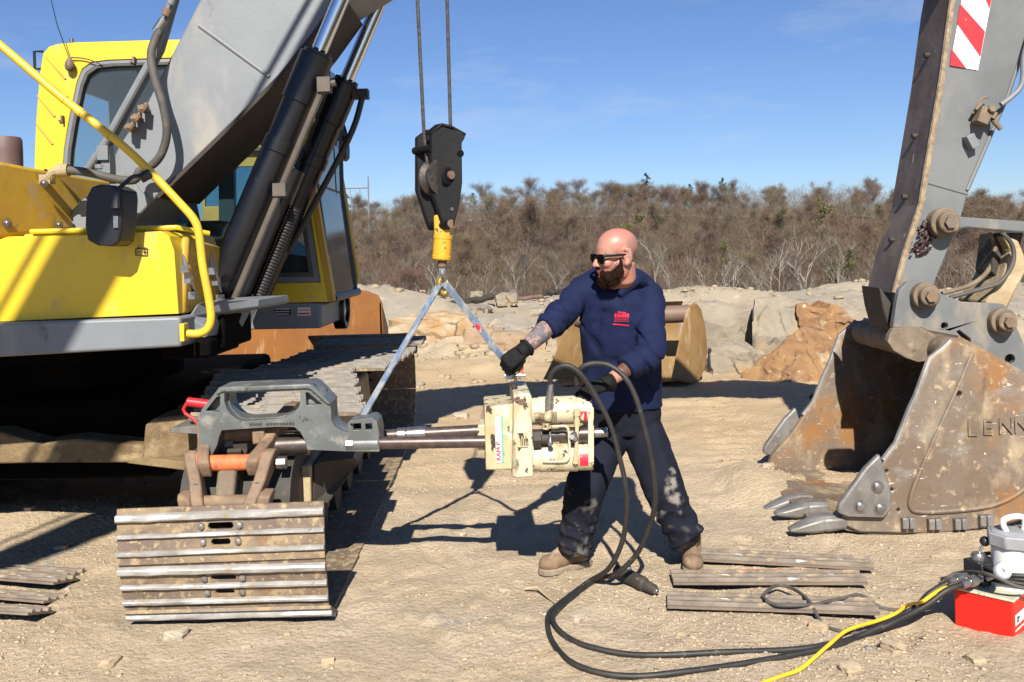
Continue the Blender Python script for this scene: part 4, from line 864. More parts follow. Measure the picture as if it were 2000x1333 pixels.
# channel-shaped guard right of the chain
gx = [W(518, 946, 4.38), W(530, 936, 4.38), W(556, 936, 4.38), W(568, 945, 4.38), W(572, 975, 4.38)]
mb = MB(); a = [W(517, 948, 4.36), W(528, 949, 4.36), W(548, 949, 4.36), W(557, 955, 4.36), W(561, 985, 4.36), W(567, 985, 4.36), W(564, 950, 4.36), W(553, 942, 4.36), W(528, 940, 4.36)]
mb.prism(a, V((-.03, .55, .0))); mb.prism([W(530, 948, 4.37), W(536, 948, 4.37), W(537, 985, 4.37), W(531, 985, 4.37)], V((-.03, .4, .0))); mb.build("chain_guard", M['dirt_steel'], EX, bevel=.006)
mb = MB(); mb.prism([W(566, 985, 4.42), W(570, 945, 4.42), W(560, 925, 4.42), W(595, 908, 4.42), W(606, 912, 4.42), W(608, 985, 4.42)], V((-.03, .5, .0))); mb.prism([W(596, 985, 4.5), W(604, 985, 4.5), W(603, 930, 4.5)], V((.03, .3, 0))); mb.build("frame_guard", M['dirt_steel'], EX, bevel=.008)
mb = MB(); mb.prism([W(610, 985, 4.46), W(612, 905, 4.46), W(690, 895, 4.6), W(700, 905, 4.7), W(640, 985, 4.5)], V((-.02, .6, .0))); mb.build("frame_cover", M['dark_iron'], EX, bevel=.01)
# carbody legs, dirt lying on them
mb = MB(); mb.hull8([W(246, 905, 5.0), W(395, 924, 4.75), W(392, 905, 4.75), W(275, 893, 5.0)], [p + V((0, .4, 0)) for p in [W(246, 905, 5.0), W(395, 924, 4.75), W(392, 905, 4.75), W(275, 893, 5.0)]]); mb.build("leg_ledge", M['dirt_beam'], EX, bevel=.006)
mb = MB(); mb.prism([W(276, 900, 4.98), W(283, 830, 4.98), W(300, 818, 4.98), W(350, 812, 4.98), W(400, 815, 4.98), W(400, 915, 4.98)], V((0, .35, 0))); mb.build("carbody_leg", M['dirt_beam'], EX, bevel=.012)
mb = MB(); mb.prism([W(250, 800, 5.3), W(330, 793, 5.3), W(420, 795, 5.3), W(420, 840, 5.3), W(390, 835, 5.3), W(360, 813, 5.3), W(300, 805, 5.3)], V((0, .5, 0))); mb.build("carbody_leg", M['dirt_beam'], EX, bevel=.01)
mb = MB(); mb.prism([W(-260, 850, 5.05), W(0, 845, 5.05), W(80, 868, 5.05), W(110, 862, 5.05), W(150, 858, 5.05), W(215, 864, 5.05), W(290, 872, 5.05), W(290, 905, 5.05), W(100, 905, 5.05), W(0, 907, 5.05), W(-260, 910, 5.05)], V((0, .7, .04))); mb.build("carbody_leg", M['dirt_beam'], EX, bevel=.015, seg=3)
# rear drum of the undercarriage and the far track, their shade painted as near black
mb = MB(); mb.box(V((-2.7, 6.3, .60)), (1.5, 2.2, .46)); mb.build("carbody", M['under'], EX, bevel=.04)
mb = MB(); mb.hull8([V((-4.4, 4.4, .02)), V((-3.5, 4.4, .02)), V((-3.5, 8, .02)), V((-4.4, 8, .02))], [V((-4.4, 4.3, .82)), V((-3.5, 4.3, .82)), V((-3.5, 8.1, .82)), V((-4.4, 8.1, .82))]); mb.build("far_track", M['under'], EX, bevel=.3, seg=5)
# counterweight and engine end, to the left outside the picture
mb = MB(); mb.box(ME(-4.3, .45, 1.75), (1.5, 2.8, 1.0)); mb.build("counterweight", M['grey_dark'], EX, bevel=.15, seg=4)
mb = MB(); mb.box(ME(-3.75, .55, 1.70), (.9, 1.7, .75)); mb.build("engine_bay", M['yellow_old_dim'], EX, bevel=.05)
# ================================================================== SERVICE CRANE (its jib passes over the camera; the hook hangs from it)
CR_ = thing("service_crane", "lorry-mounted crane standing behind the camera with its jib over the work", "crane", (-5.2, -5.6, 0))
mb = MB(); mb.box((-5.2, -6.2, .95), (2.3, 5.0, .25)); mb.build("lorry_chassis", M['dark_iron'], CR_, bevel=.03)
for x in (-6.2, -4.2):
    for y in (-8.0, -4.6):
        mb = MB(); mb.lathe((x - .15, y, .5), (1, 0, 0), [(0, .0), (0, .42), (.05, .5), (.25, .5), (.3, .42), (.3, 0)], 28); mb.build("wheel", M['hose'], CR_)
mb = MB(); mb.cyl((-5.2, -5.4, 1.0), (-5.2, -5.4, 4.25), .22); mb.build("crane_post", M['yellow_old_dim'], CR_)
jt = V((-.30, 4.35, 4.85)); jb = V((-5.2, -5.4, 4.35)); jd = (jt - jb).normalized(); jx = jd.cross(V((0, 0, 1))).normalized(); ju = jx.cross(jd)
mb = MB(); qd = lambda c, w, h: [c + jx * a * w + ju * b_ * h for a, b_ in ((-1, -1), (1, -1), (1, 1), (-1, 1))]
mb.loft([qd(jb, .13, .17), qd(jt - jd * .1, .10, .12)]); mb.build("jib", M['yellow_old_dim'], CR_, bevel=.01)
mb = MB(); mb.tube([jb + jx * -.30, jt - jd * .5 + jx * -.22], .018, 8); mb.build("jib_pipe", M['hose'], CR_)
# hook block, cables
HK = thing("crane_hook_block", "black crane hook block with yellow swivel hanging on two wire ropes", "hook block", W(866, 575, 4.35))
HY = 4.34
fr = [(842, 263), (864, 247), (880, 252), (905, 258), (910, 268), (903, 280), (904, 357), (899, 395), (888, 442), (877, 450), (867, 446), (842, 370)]
w_ = [W(x, y, HY) for x, y in fr]
off = V((-.088, .10, .0))
mb = MB(); mb.prism(w_, off * .16, [[W(872 + 22 * math.cos(a), 283 + 13 * math.sin(a) * (1 if math.sin(a) > 0 else 1.2), HY) for a in [2 * math.pi * k / 12 for k in range(12)]]] if False else [])
mb.build("cheek_plate", M['block_black'], HK, bevel=.006)
mb = MB(); mb.prism([p + off * .86 for p in w_], off * .16); mb.build("cheek_plate", M['block_black'], HK, bevel=.006)
mb = MB(); sc_ = W(872, 345, HY) + off * .22; mb.lathe(sc_, off, [(0, .088), (.008, .088), (.032, .07), (.045, .07), (.068, .088), (.076, .088), (.076, .0)], 40); mb.build("sheave", M['wire'], HK)
mb = MB(); mb.cyl(W(876, 345, HY) - off * .10, W(876, 345, HY) + off * 1.1, .026); mb.lathe(W(876, 345, HY), -off, [(0, .045), (.006, .042), (.010, .032), (.010, 0)], 30); mb.build("sheave_axle", M['block_black'], HK)
mb = MB(); c = W(876, 343, HY) - off * .12; mb.cyl(c, c - off * .06, .020, n=18); mb.build("axle_cap", M['brown_tube'], HK)
mb = MB(); c = W(881, 409, HY) - off * .02; mb.cyl(c, c - off * .04, .009); mb.build("grease_nipple", M['steel'], HK)
mb = MB(); c = W(880, 438, HY) - off * .01; mb.cyl(c, c - off * .05, .02); mb.build("rusty_pin", M['link'], HK)
# hoods over the rope slots
mb = MB(); t = [W(836, 268, HY), W(842, 263, HY), W(864, 247, HY), W(905, 258, HY), W(910, 268, HY)]
for a, b in zip([W(842, 264, HY), W(864, 246, HY), W(884, 251, HY)], [W(864, 246, HY), W(884, 251, HY), W(911, 266, HY)]):
    o2 = off * .42; mb.hull8([a, b, b + o2, a + o2], [p + V((0, 0, .014)) for p in (a, b, b + o2, a + o2)])
mb.build("top_hood", M['block_black'], HK, bevel=.004)
for x, y, r in ((842, 290, .018), (901, 300, .016), (874, 440, .022)):
    mb = MB(); mb.cyl(W(x, y, HY), W(x, y, HY) + off, r); mb.build("spacer", M['block_black'], HK)
r1 = W(828, 300, HY) + off * .5
mb = MB(); mb.tube([jt + V((-.13, .02, -.1)), W(815, -5, 4.36), W(828, 260, 4.38), W(835, 325, 4.38), W(842, 365, 4.38)], .0085, 8); mb.build("wire_rope", M['wire'], HK)
mb = MB(); mb.tube([jt + V((.04, .03, -.1)), W(873, -5, 4.40), W(880, 255, 4.40), W(881, 300, 4.40)], .0085, 8); mb.build("wire_rope", M['wire'], HK)
cc = W(866, 455, HY + .04)
mb = MB(); mb.box(cc + V((-.005, .0, .02)), (.075, .05, .13)); mb.build("swivel_neck", M['swivel'], HK, bevel=.01)
mb = MB(); t0 = W(862, 509, HY + .04); mb.lathe(t0, cc - t0, [(0, .040), (.006, .046), (.020, .047), (.022, .044), (.100, .044), (.102, .046), (.118, .046), (.122, .040), (.122, 0)], 30); mb.build("swivel", M['swivel'], HK)
mb = MB(); mb.lathe(W(864, 520, HY + .04), (0, 0, 1), [(-.005, .02), (.0, .022), (.022, .022), (.028, .018)], 16); mb.build("swivel_nut", M['link'], HK)
mb = MB(); mb.box(W(864, 533, HY + .04), (.034, .02, .055)); mb.cyl(W(864, 533, HY), W(864, 533, HY + .08), .012); mb.build("hook_shank", M['steel'], HK, bevel=.004)
hkp = [W(864, 540, HY + .04), W(858, 552, HY + .04), W(860, 566, HY + .04), W(867, 574, HY + .04), W(874, 568, HY + .04), W(876, 556, HY + .04), W(872, 548, HY + .04)]
mb = MB(); mb.tube(catmull(hkp, 5), [.010, .015, .016, .015, .013, .010, .005], 12); mb.build("hook", M['brass'], HK)

# sling of blue webbing hanging in the hook
SL = thing("lifting_sling", "faded blue webbing sling hung over the crane hook with two legs", "sling", W(866, 560, 4.36))
def leg(pts, name):
    mb = MB(); mb.ribbon(catmull(pts, 5), V((.75, -.5, .2)), .034, .008); return mb.build(name, M['sling'], SL, bevel=.002)
leg([W(864, 566, 4.38), W(858, 560, 4.36), W(845, 580, 4.36), W(800, 656, 4.33), W(750, 742, 4.30), W(712, 808, 4.28), W(700, 834, 4.27)], "sling_leg")
leg([W(866, 562, 4.38), W(872, 558, 4.36), W(890, 580, 4.35), W(930, 632, 4.33), W(968, 683, 4.30), W(990, 708, 4.30), W(1003, 722, 4.30)], "sling_leg")
mb = MB(); mb.ribbon([W(930, 634, 4.325), W(942, 650, 4.32)], V((.75, -.5, .2)), .02, .004); mb.build("sling_tag", M['label_red'], SL)
# shackle on an eyebolt
SH = thing("shackle", "orange bow shackle with steel pin below the gloved hand", "shackle", W(1006, 735, 4.28))
mb = MB(); mb.tube(catmull([W(996, 733, 4.28), W(997, 718, 4.28), W(1003, 706, 4.28), W(1011, 702, 4.28), W(1017, 710, 4.28), W(1018, 722, 4.28), W(1014, 733, 4.28)], 5), .011, 10); mb.build("bow", M['orange_paint'], SH)
mb = MB(); mb.cyl(W(986, 734, 4.28), W(1026, 733, 4.28), .008, n=10); mb.cyl(W(993, 734, 4.26), W(1000, 734, 4.28), .018); mb.cyl(W(1012, 734, 4.28), W(1019, 734, 4.28), .018); mb.box(W(989, 738, 4.28), (.008, .014, .04)); mb.build("shackle_pin", M['steel'], SH)

# ================================================================== TRACK PIN PRESS
PR = thing("track_pin_press", "hydraulic track pin press with grey jaw and chipped cream rams hung from the sling", "track press", W(860, 865, 4.28))
JY = 4.16
outer = [(387, 815), (394, 800), (422, 765), (428, 757), (600, 750), (608, 752), (645, 790), (647, 821), (654, 834), (668, 843), (680, 845), (678, 828), (685, 821), (727, 817), (736, 824), (740, 844), (741, 882), (672, 882), (600, 879), (594, 858), (586, 844), (575, 835), (540, 834), (433, 841), (427, 857), (424, 870), (396, 924), (392, 912), (389, 860)]
winm = [(438, 768), (586, 764), (587, 785), (583, 797), (574, 807), (560, 814), (545, 819), (476, 823), (462, 820), (450, 810), (442, 799), (438, 785)]
tri1 = [(401, 803), (423, 776), (430, 774), (429, 806)]
tri2 = [(597, 767), (602, 767), (629, 790), (598, 793)]
h1 = [(689, 828), (705, 827), (706, 840), (690, 841)]; h2 = [(713, 828), (726, 827), (728, 840), (714, 841)]
JP = lambda P, y: [W(a, b, y) for a, b in P]
mb = MB(); mb.prism(JP(outer, JY), V((0, .05, 0)), [JP(h, JY) for h in (winm, tri1, tri2, h1, h2)]); jaw = mb.build("jaw_frame", M['jaw'], PR, bevel=.006)
bo = [p + V((0, .05, 0)) for p in JP(outer, JY)]
mb = MB(); mb.prism([p + V((0, .001, 0)) for p in bo], V((0, .11, 0)), [[p + V((0, .051, 0)) for p in JP(h, JY)] for h in (shrink(winm, .96), h1, h2)]); mb.build("jaw_back", M['jaw'], jaw, bevel=.006)
mb = MB(); mb.prism(JP([(420, 768), (430, 757), (602, 750), (611, 753), (646, 790), (640, 792), (606, 762), (598, 760), (432, 767), (424, 773)], JY - .012), V((0, .19, 0))); mb.build("jaw_top_flange", M['jaw'], jaw, bevel=.006)
# foundry marks on the jaw
mb = MB(); rr = random.Random(9)
for k in range(13):
    x = 490 + k * 6.2 + (8 if k > 3 else 0); mb.box(W(x, 829.5 - .02 * (x - 490), JY - .001), (.010, .004, .010 + .003 * rr.random()), Matrix.Rotation(rr.random(), 3, 'Y'))
mb.build("cast_mark", M['dark_iron'], jaw)
mb = MB(); mb.cyl(W(528, 872, JY + .10), W(604, 868, JY + .10), .048, n=28); mb.cyl(W(520, 872, JY + .10), W(529, 872, JY + .10), .040, n=28); mb.build("press_ram", M['dsteel'], PR, bevel=.004)
RY = JY + .03
def rod(x0, y0, x1, y1, Y0, Y1, r, m, name):
    a, b = W(x0, y0, Y0), W(x1, y1, Y1); n = int((b - a).length / .0045); d = b - a
    mb = MB(); mb.tube([a + d * (i / n) for i in range(n + 1)], [r * (.955 if i % 2 else 1.0) for i in range(n + 1)], 16); return mb.build(name, m, PR, smooth=60)
rod(736, 866, 1003, 862, RY, RY - .02, .0285, M['steelrod'], "front_rod")
mb = MB(); a, b = W(690, 868, RY), W(741, 867, RY); mb.cyl(a, b, .037, n=24); mb.build("rod_sleeve", M['jaw'], PR, bevel=.004)
mb = MB(); mb.cyl(W(670, 869, RY), W(678, 869, RY), .02); mb.hexnut(W(676, 869, RY - .02), W(692, 868, RY - .02), .026); mb.build("rod_nut", M['steel'], PR, bevel=.002)
rod(736, 852, 944, 841, RY + .26, RY + .26, .030, M['steelrod'], "rear_rod")
mb = MB(); mb.cyl(W(776, 850, RY + .26), W(794, 849, RY + .26), .034); mb.cyl(W(795, 849, RY + .26), W(833, 847, RY + .26), .036); mb.build("rod_coupler", M['steel'], PR, bevel=.003)
# cream blocks
BY = JY - .06
def cblock(pts, y, d, name, m, bev=.006):
    mb = MB(); mb.prism([W(a, b, y) for a, b in pts], d); return mb.build(name, m, PR, bevel=bev)
cblock([(946, 795), (1003, 790), (1004, 918), (949, 919)], BY + .04, V((-.014, .30, .0)), "rear_block", M['cream_grimy'])
cblock([(933, 831), (948, 830), (948, 880), (933, 880)], BY + .14, V((0, .16, 0)), "rear_collar", M['cream'])
thick = cblock([(1003, 770), (1035, 769), (1038, 774), (1042, 932), (1008, 934), (1000, 931)], BY - .02, V((-.018, .40, .0)), "front_plate", M['cream'])
mb = MB(); mb.box(W(1020, 860, BY - .024), (.046, .006, .062)); mb.build("plate_wear_patch", M['cream_grimy'], thick)
mb = MB()
for k in range(5): mb.box(W(1017.5 + 3.4 * k, 864, BY - .0285), (.0035, .004, .030))
mb.build("maker_mark", M['label_black'], thick)
mb = MB(); rr = random.Random(2)
for (x, y, r) in ((1006, 781, .010), (1018, 785, .016), (1012, 778, .008), (1009, 786, .006)):
    mb.prism([W(x, y, BY - .0215) + V((r * (1 + .3 * rr.random()) * math.cos(a), 0, r * .7 * (1 + .4 * rr.random()) * math.sin(a))) for a in [2 * math.pi * k / 11 for k in range(11)]], V((0, .0012, 0)))
mb.build("paint_chip", M['brown_tube'], thick)
mb = MB(); cA, cB = W(1038, 804, BY + .06), W(1150, 800, BY + .06); mb.lathe(cA, cB - cA, [(0, .060), (.03, .060), (.034, .064), (.20, .064), (.204, .060), (.27, .060)], 40); cu = mb.build("upper_ram_cylinder", M['cream'], PR)
mb = MB(); cA, cB = W(1040, 895, BY + .05), W(1150, 892, BY + .05); mb.lathe(cA, cB - cA, [(0, .060), (.03, .060), (.034, .064), (.20, .064), (.204, .060), (.27, .060)], 40); cl = mb.build("lower_ram_cylinder", M['cream'], PR)
cblock([(1149, 800), (1160, 796), (1160, 905), (1149, 907)], BY - .01, V((-.006, .26, 0)), "end_plate", M['cream'])
mb = MB(); a, b = W(1040, 852, BY + .05), W(1150, 848, BY + .05); mb.lathe(a, b - a, [(0, .030), (.12, .030), (.12, .034), (.2, .034), (.2, .039), (.26, .039)], 24); mb.build("screw_spindle", M['dsteel'], PR)
mb = MB(); mb.hexnut(W(1041, 858, BY + .01), W(1057, 857, BY + .01), .042); mb.cyl(W(1057, 858, BY), W(1072, 857, BY), .024); mb.build("spindle_nut", M['dark_iron'], PR, bevel=.003)
mb = MB(); mb.cyl(W(1160, 846, BY + .08), W(1175, 845, BY + .08), .022); mb.hexnut(W(1174, 845, BY + .08), W(1187, 844, BY + .08), .024); mb.build("spindle_end", M['steel'], PR, bevel=.003)
mb = MB(); mb.tube(catmull([W(1076, 834, BY - .02), W(1090, 833, BY - .025), W(1104, 833, BY - .025), W(1110, 840, BY - .025), W(1112, 860, BY - .025), W(1112, 885, BY - .025), W(1109, 898, BY - .025), W(1098, 902, BY - .022), W(1060, 902, BY - .022)], 5), .006, 8); mb.build("pressure_pipe", M['cream'], PR)
mb = MB(); mb.tube([W(1073, 800, BY - .03), W(1070, 822, BY - .03)], .017, 10); mb.tube([W(1066, 827, BY - .03), W(1065, 839, BY - .03)], .017, 10); mb.ell(W(1069, 815, BY - .03), (.022, .022, .022), n=8); mb.tube([W(1046, 812, BY - .01), W(1062, 814, BY - .02)], .016, 8); mb.build("elbow_fitting", M['cream'], PR, bevel=.002)
mb = MB(); mb.lathe(W(1071, 803, BY - .03), W(1076, 752, BY - .03) - W(1071, 803, BY - .03), [(0, .012), (.002, .017), (.03, .017), (.032, .020), (.055, .020), (.057, .016), (.085, .016), (.087, .013), (.12, .013)], 16); mb.build("hose_coupler", M['steel'], PR)
mb = MB(); mb.tube([W(1126, 800, BY - .02), W(1127, 830, BY - .025), W(1126, 870, BY - .025), W(1124, 905, BY - .02)], [.012, .010, .008, .014], 8); mb.tube([W(1127, 800, BY - .02), W(1127, 812, BY - .02)], .016, 8); mb.tube([W(1127, 820, BY - .02), W(1127, 833, BY - .02)], .014, 8); mb.build("second_fitting", M['cream_grimy'], PR)
mb = MB(); mb.hexnut(W(1117, 854, BY - .05), W(1117, 854, BY - .01), .012); mb.cyl(W(1120, 845, BY - .03), W(1124, 860, BY - .03), .014); mb.build("bleed_screw", M['steel'], PR)
mb = MB(); mb.lathe(W(1075, 862, BY - .04), (0, 0, 1), [(-.02, .008), (-.015, .012), (.0, .012), (.01, .006), (.035, .003)], 10); mb.build("small_gauge_plug", M['steel'], PR)
for (x0, y0, x1, y1, par) in ((1132, 798, 1144, 820, cu), (1130, 886, 1147, 910, cl)):
    mb = MB(); n = 8; cy = (y0 + y1) / 2
    ax0 = W(x0, cy, BY + .06); ring = []
    C = W((x0 + x1) / 2, 802 if par is cu else 893.5, BY + .055); wd = (x1 - x0) * BY / FPX
    a0, a1 = (-.10, .55) if par is cu else (-.55, .35)
    for s in (-1, 1): ring.append([C + V((s * wd / 2, -math.cos(a) * r, -math.sin(a) * r)) for r in (.0662,) for a in [a0 + (a1 - a0) * i / n for i in range(n + 1)]])
    vs = ring[0] + ring[1]; mb.add(vs, [(i, i + 1, n + 2 + i, n + 1 + i) for i in range(n)]); mb.build("red_label", M['label_red'], par)
for (x, y, par) in ((1080, 812, cu), (1076, 897, cl)):
    mb = MB()
    for k in range(4): mb.box(W(x - 6 + 4 * k, y, BY - .0065), (.0045, .004, .034))
    mb.build("maker_mark", M['label_black'], par)
# vertical maker's label with red letters on the rear block
lb = thing("x", None, None)
bpy.data.objects.remove(lb)
mb = MB(); mb.prism([W(967, 814, BY + .036), W(978, 813, BY + .036), W(980, 904, BY + .036), W(969, 905, BY + .036)], V((0, .003, 0))); lbl = mb.build("maker_label", M['label_white'], PR)
mb = MB(); mb.prism([W(979, 813, BY + .036), W(982, 813, BY + .036), W(984, 903, BY + .036), W(981, 904, BY + .036)], V((0, .003, 0))); mb.build("label_stripe", M['green_ink'], lbl)
mt = Matrix.Translation(W(978.5, 900, BY + .032)) @ Matrix.Rotation(math.radians(90), 4, 'X') @ Matrix.Rotation(math.radians(90), 4, 'Z')
link(text_mesh("RAM-P", .030, .001, mt), "label_lettering", M['red_ink'], lbl, smooth=0)
mb = MB(); mb.cyl(W(1007, 738, 4.28), W(1006, 752, 4.26), .007, n=8); mb.lathe(W(1005, 772, 4.22), (0, 0, 1), [(0, .014), (.035, .013), (.038, .017), (.05, .017), (.055, .010)], 12); mb.build("eye_bolt", M['dsteel'], PR)

# ================================================================== HOSES, PUMP, CORDS
def gp(px, py, h): 
    g = G(px, py); return V((g.x, g.y, GZ(g.x, g.y) + h))
def hose(name, label, air, ground_px, r, m, cat="hydraulic hose", extra=(), group=None, lift=0):
    pts = [W(x, y, Y) for x, y, Y in air] + [gp(x, y, r * .9 + (lift(x, y) if callable(lift) else lift * sstep(1540, 1640, x))) for x, y in ground_px] + list(extra)
    mb = MB(); mb.tube(catmull(pts, 6), r, 12); o = mb.build(name, m); WLOC[o] = V((0, 0, 0)); tag(o, label, cat, group); return o
PB = V((1.965, 3.70, 0))                                        # pump's near corner
pe1 = [W(1780, 1192, 3.80), W(1815, 1160, 3.80), W(1853, 1138, 3.80), W(1862, 1135, 3.80)]
pe2 = [W(1800, 1188, 3.72), W(1845, 1156, 3.72), W(1878, 1142, 3.74), W(1888, 1139, 3.75)]
hose("hydraulic_hose", "black hose from the press's left coupler, outer loop on the ground", [(1076, 753, BY - .03), (1075, 735, BY - .04), (1088, 719, BY - .05), (1110, 715, BY - .06), (1135, 732, BY - .06), (1165, 776, BY - .05), (1192, 830, BY - .04), (1208, 885, BY - .04), (1222, 950, BY - .03), (1224, 1005, BY), (1214, 1062, BY + .06), (1188, 1112, BY + .12)],
     [(1148, 1150), (1098, 1184), (1074, 1212), (1070, 1235), (1079, 1262), (1112, 1300), (1169, 1319), (1244, 1326), (1337, 1321), (1450, 1304), (1562, 1285), (1637, 1266), (1700, 1238)], .0118, M['hose'], extra=pe2)
hose("hydraulic_hose", "black hose from the press's right coupler, inner loop on the ground", [(1127, 752, BY - .02), (1126, 735, BY - .03), (1138, 717, BY - .05), (1162, 710, BY - .06), (1192, 715, BY - .08), (1221, 738, BY - .10), (1241, 775, BY - .11), (1256, 825, BY - .11), (1270, 885, BY - .10), (1278, 940, BY - .08), (1279, 985, BY - .05), (1268, 1030, BY), (1244, 1082, BY + .06), (1205, 1120, BY + .12)],
     [(1165, 1147), (1118, 1176), (1088, 1204), (1080, 1228), (1105, 1252), (1150, 1269), (1225, 1281), (1300, 1287), (1412, 1285), (1525, 1277), (1600, 1270), (1680, 1245)], .0118, M['hose'], extra=pe1)
hose("power_cable", "thin black cable looping over the nearest loose track shoe", [], [(1499, 1199), (1491, 1187), (1503, 1176), (1521, 1164), (1551, 1171), (1581, 1195), (1607, 1221), (1645, 1236), (1694, 1236), (1740, 1215), (1780, 1190)], .0075, M['hose_dusty'], "cable", lift=lambda x, y: .042 if y < 1212 and x < 1700 else .0, extra=[W(1820, 1160, 3.9), W(1850, 1130, 3.92), W(1880, 1118, 3.9), W(1930, 1122, 3.7), W(1990, 1147, 3.66), W(2040, 1150, 3.7)])
hose("power_cable", "thin black cable lying from the shoe loop towards the red pump", [], [(1499, 1200), (1520, 1206), (1555, 1207), (1590, 1201), (1619, 1195), (1650, 1187), (1682, 1182), (1720, 1186), (1750, 1189), (1790, 1186)], .0075, M['hose_dusty'], "cable", lift=lambda x, y: .042 if x < 1700 else .0, extra=[W(1830, 1150, 3.85)])
hose("yellow_extension_cord", "yellow cord crossing the hoses towards the red pump", [], [(1440, 1360), (1514, 1333), (1560, 1315), (1590, 1300), (1619, 1281), (1656, 1251), (1712, 1225), (1750, 1212), (1772, 1196)], .0075, M['yellow_cord'], "extension cord", extra=[W(1800, 1176, 3.70), W(1824, 1160, 3.72), W(1850, 1147, 3.80), W(1880, 1145, 4.0)], lift=.032)

PU = thing("hydraulic_pump", "small red-based hydraulic power pack with white motor on the dirt", "pump", PB)
gz0 = GZ(2.0, 3.85) - .015
na = W(1980, 1247, 3.69); lf = W(1865, 1218, 3.85); na.z = lf.z = gz0
d1 = (lf - na); d1.z = 0; L1 = d1.length; d1.normalize(); d2 = V((d1.y, -d1.x, 0)); d2 = d2 if d2.x > 0 else -d2
H = .170
mb = MB(); q0 = [na, na + d2 * .34, na + d2 * .34 + d1 * L1, na + d1 * L1]
mb.hull8(q0, [p + V((0, 0, H)) for p in q0]); box_ = mb.build("oil_tank", M['red'], PU, bevel=.006, seg=3)
mb = MB(); qq = [p + V((0, 0, H)) + e for p, e in zip(q0, ((-d1 - d2) * .006, (d2 - d1) * .006, (d1 + d2) * .006, (d1 - d2) * .006))]
mb.hull8(qq, [p + V((0, 0, .010)) for p in qq]); mb.build("tank_lid", M['cream'], PU, bevel=.003)
tc_ = na + d1 * (L1 * .42) + d2 * .17 + V((.055, 0, H + .01))
mb = MB(); mb.lathe(tc_, (0, 0, 1), [(0, .115), (.015, .115), (.025, .095), (.05, .088), (.12, .086), (.175, .086), (.175, 0)], 36); mo = mb.build("motor", M['white'], PU)
mb = MB(); mb.tube([tc_ + V((0, 0, .160)), tc_ + V((0, 0, .215))], .104, 8); mb.tube([tc_ + V((0, 0, .215)), tc_ + V((0, 0, .22))], [.095, .08], 8); mb.build("motor_cap", M['cap_grey'], mo, bevel=.006)
hx_ = (d1 * .7 + d2 * .7).normalized()
mb = MB(); hb = tc_ + V((0, 0, .212)); e1 = V((1, .15, 0)).normalized()
mb.tube(catmull([hb - e1 * .03, hb - e1 * .045 + V((0, 0, .035)), hb - e1 * .04 + V((0, 0, .055)), hb + e1 * .0 + V((0, 0, .065)), hb + e1 * .045 + V((0, 0, .06)), hb + e1 * .055 + V((0, 0, .035)), hb + e1 * .05], 5), .012, 10); mb.build("carry_handle", M['white'], mo)
mb = MB(); vb = W(1911, 1106, 3.92); mb.box(vb + V((.02, 0, -.015)), (.12, .10, .085), Matrix.Rotation(.35, 3, 'Z')); mb.box(vb + V((.03, 0, -.06)), (.16, .12, .05), Matrix.Rotation(.35, 3, 'Z')); mb.build("valve_block", M['black'], PU, bevel=.006)
mb = MB(); mb.lathe(vb + V((0, 0, .025)), (0, 0, 1), [(0, .028), (.02, .03), (.032, .024), (.038, 0)], 20); mb.build("valve_dome", M['steel'], PU)
mb = MB(); mb.cyl(vb + V((0, 0, .05)), vb + V((.025, 0, .095)), .005, n=8); lv = mb.build("valve_lever", M['steel'], PU)
mb = MB(); mb.ell(vb + V((.03, 0, .105)), .021, n=12); mb.build("lever_knob", M['black'], lv)
mb = MB(); gc = W(1957, 1117, 3.70); gd = V((-.35, -.75, .35)).normalized(); mb.lathe(gc + gd * -.03, gd, [(0, .026), (.004, .030), (.05, .030), (.052, .034), (.062, .034), (.064, .028), (.060, 0)], 24); mb.cyl(gc - gd * .02, gc + V((-.03, .06, -.05)), .009); mb.build("pressure_gauge", M['steel'], PU)
for k in range(4):
    mb = MB(); r = .125 + .010 * (k % 2); z = tc_.z + .028 + .017 * k
    pts = [V((tc_.x + r * math.cos(a), tc_.y + r * math.sin(a), z + .005 * math.sin(a * 2 + k))) for a in [2 * math.pi * i / 28 for i in range(29)]]
    mb.tube(pts, .0088, 8); mb.build("coiled_cord", M['hose'], PU)
for e in (pe1[-1], pe2[-1]):
    mb = MB(); d = V((.75, .25, .10)).normalized(); mb.lathe(e - d * .03, d, [(0, .019), (.03, .019), (.032, .015), (.045, .015), (.047, .022), (.075, .022), (.078, .017), (.10, .017), (.11, .010)], 16); mb.build("quick_coupler", M['steel'], PU)
lp = na + d2 * .03 - d1 * .0005
fdir = -d1
mb = MB(); mb.hull8([na + d2 * .018 - d1 * .002 + V((0, 0, .070)), na + d2 * .20 - d1 * .002 + V((0, 0, .070)), na + d2 * .20 - d1 * .002 + V((0, 0, .112)), na + d2 * .018 - d1 * .002 + V((0, 0, .112))], [na + d2 * .018 - d1 * .0035 + V((0, 0, .070)), na + d2 * .20 - d1 * .0035 + V((0, 0, .070)), na + d2 * .20 - d1 * .0035 + V((0, 0, .112)), na + d2 * .018 - d1 * .0035 + V((0, 0, .112))]); tl = mb.build("tank_label", M['label_white'], box_)
mb = MB(); mb.hull8([na + d2 * .018 - d1 * .002 + V((0, 0, .047)), na + d2 * .2 - d1 * .002 + V((0, 0, .047)), na + d2 * .2 - d1 * .002 + V((0, 0, .053)), na + d2 * .018 - d1 * .002 + V((0, 0, .053))], [na + d2 * .018 - d1 * .0035 + V((0, 0, .047)), na + d2 * .2 - d1 * .0035 + V((0, 0, .047)), na + d2 * .2 - d1 * .0035 + V((0, 0, .053)), na + d2 * .018 - d1 * .0035 + V((0, 0, .053))]); mb.build("tank_stripe", M['label_white'], box_)
R3 = Matrix((d2, V((0, 0, 1)), -d1)).transposed().to_4x4()
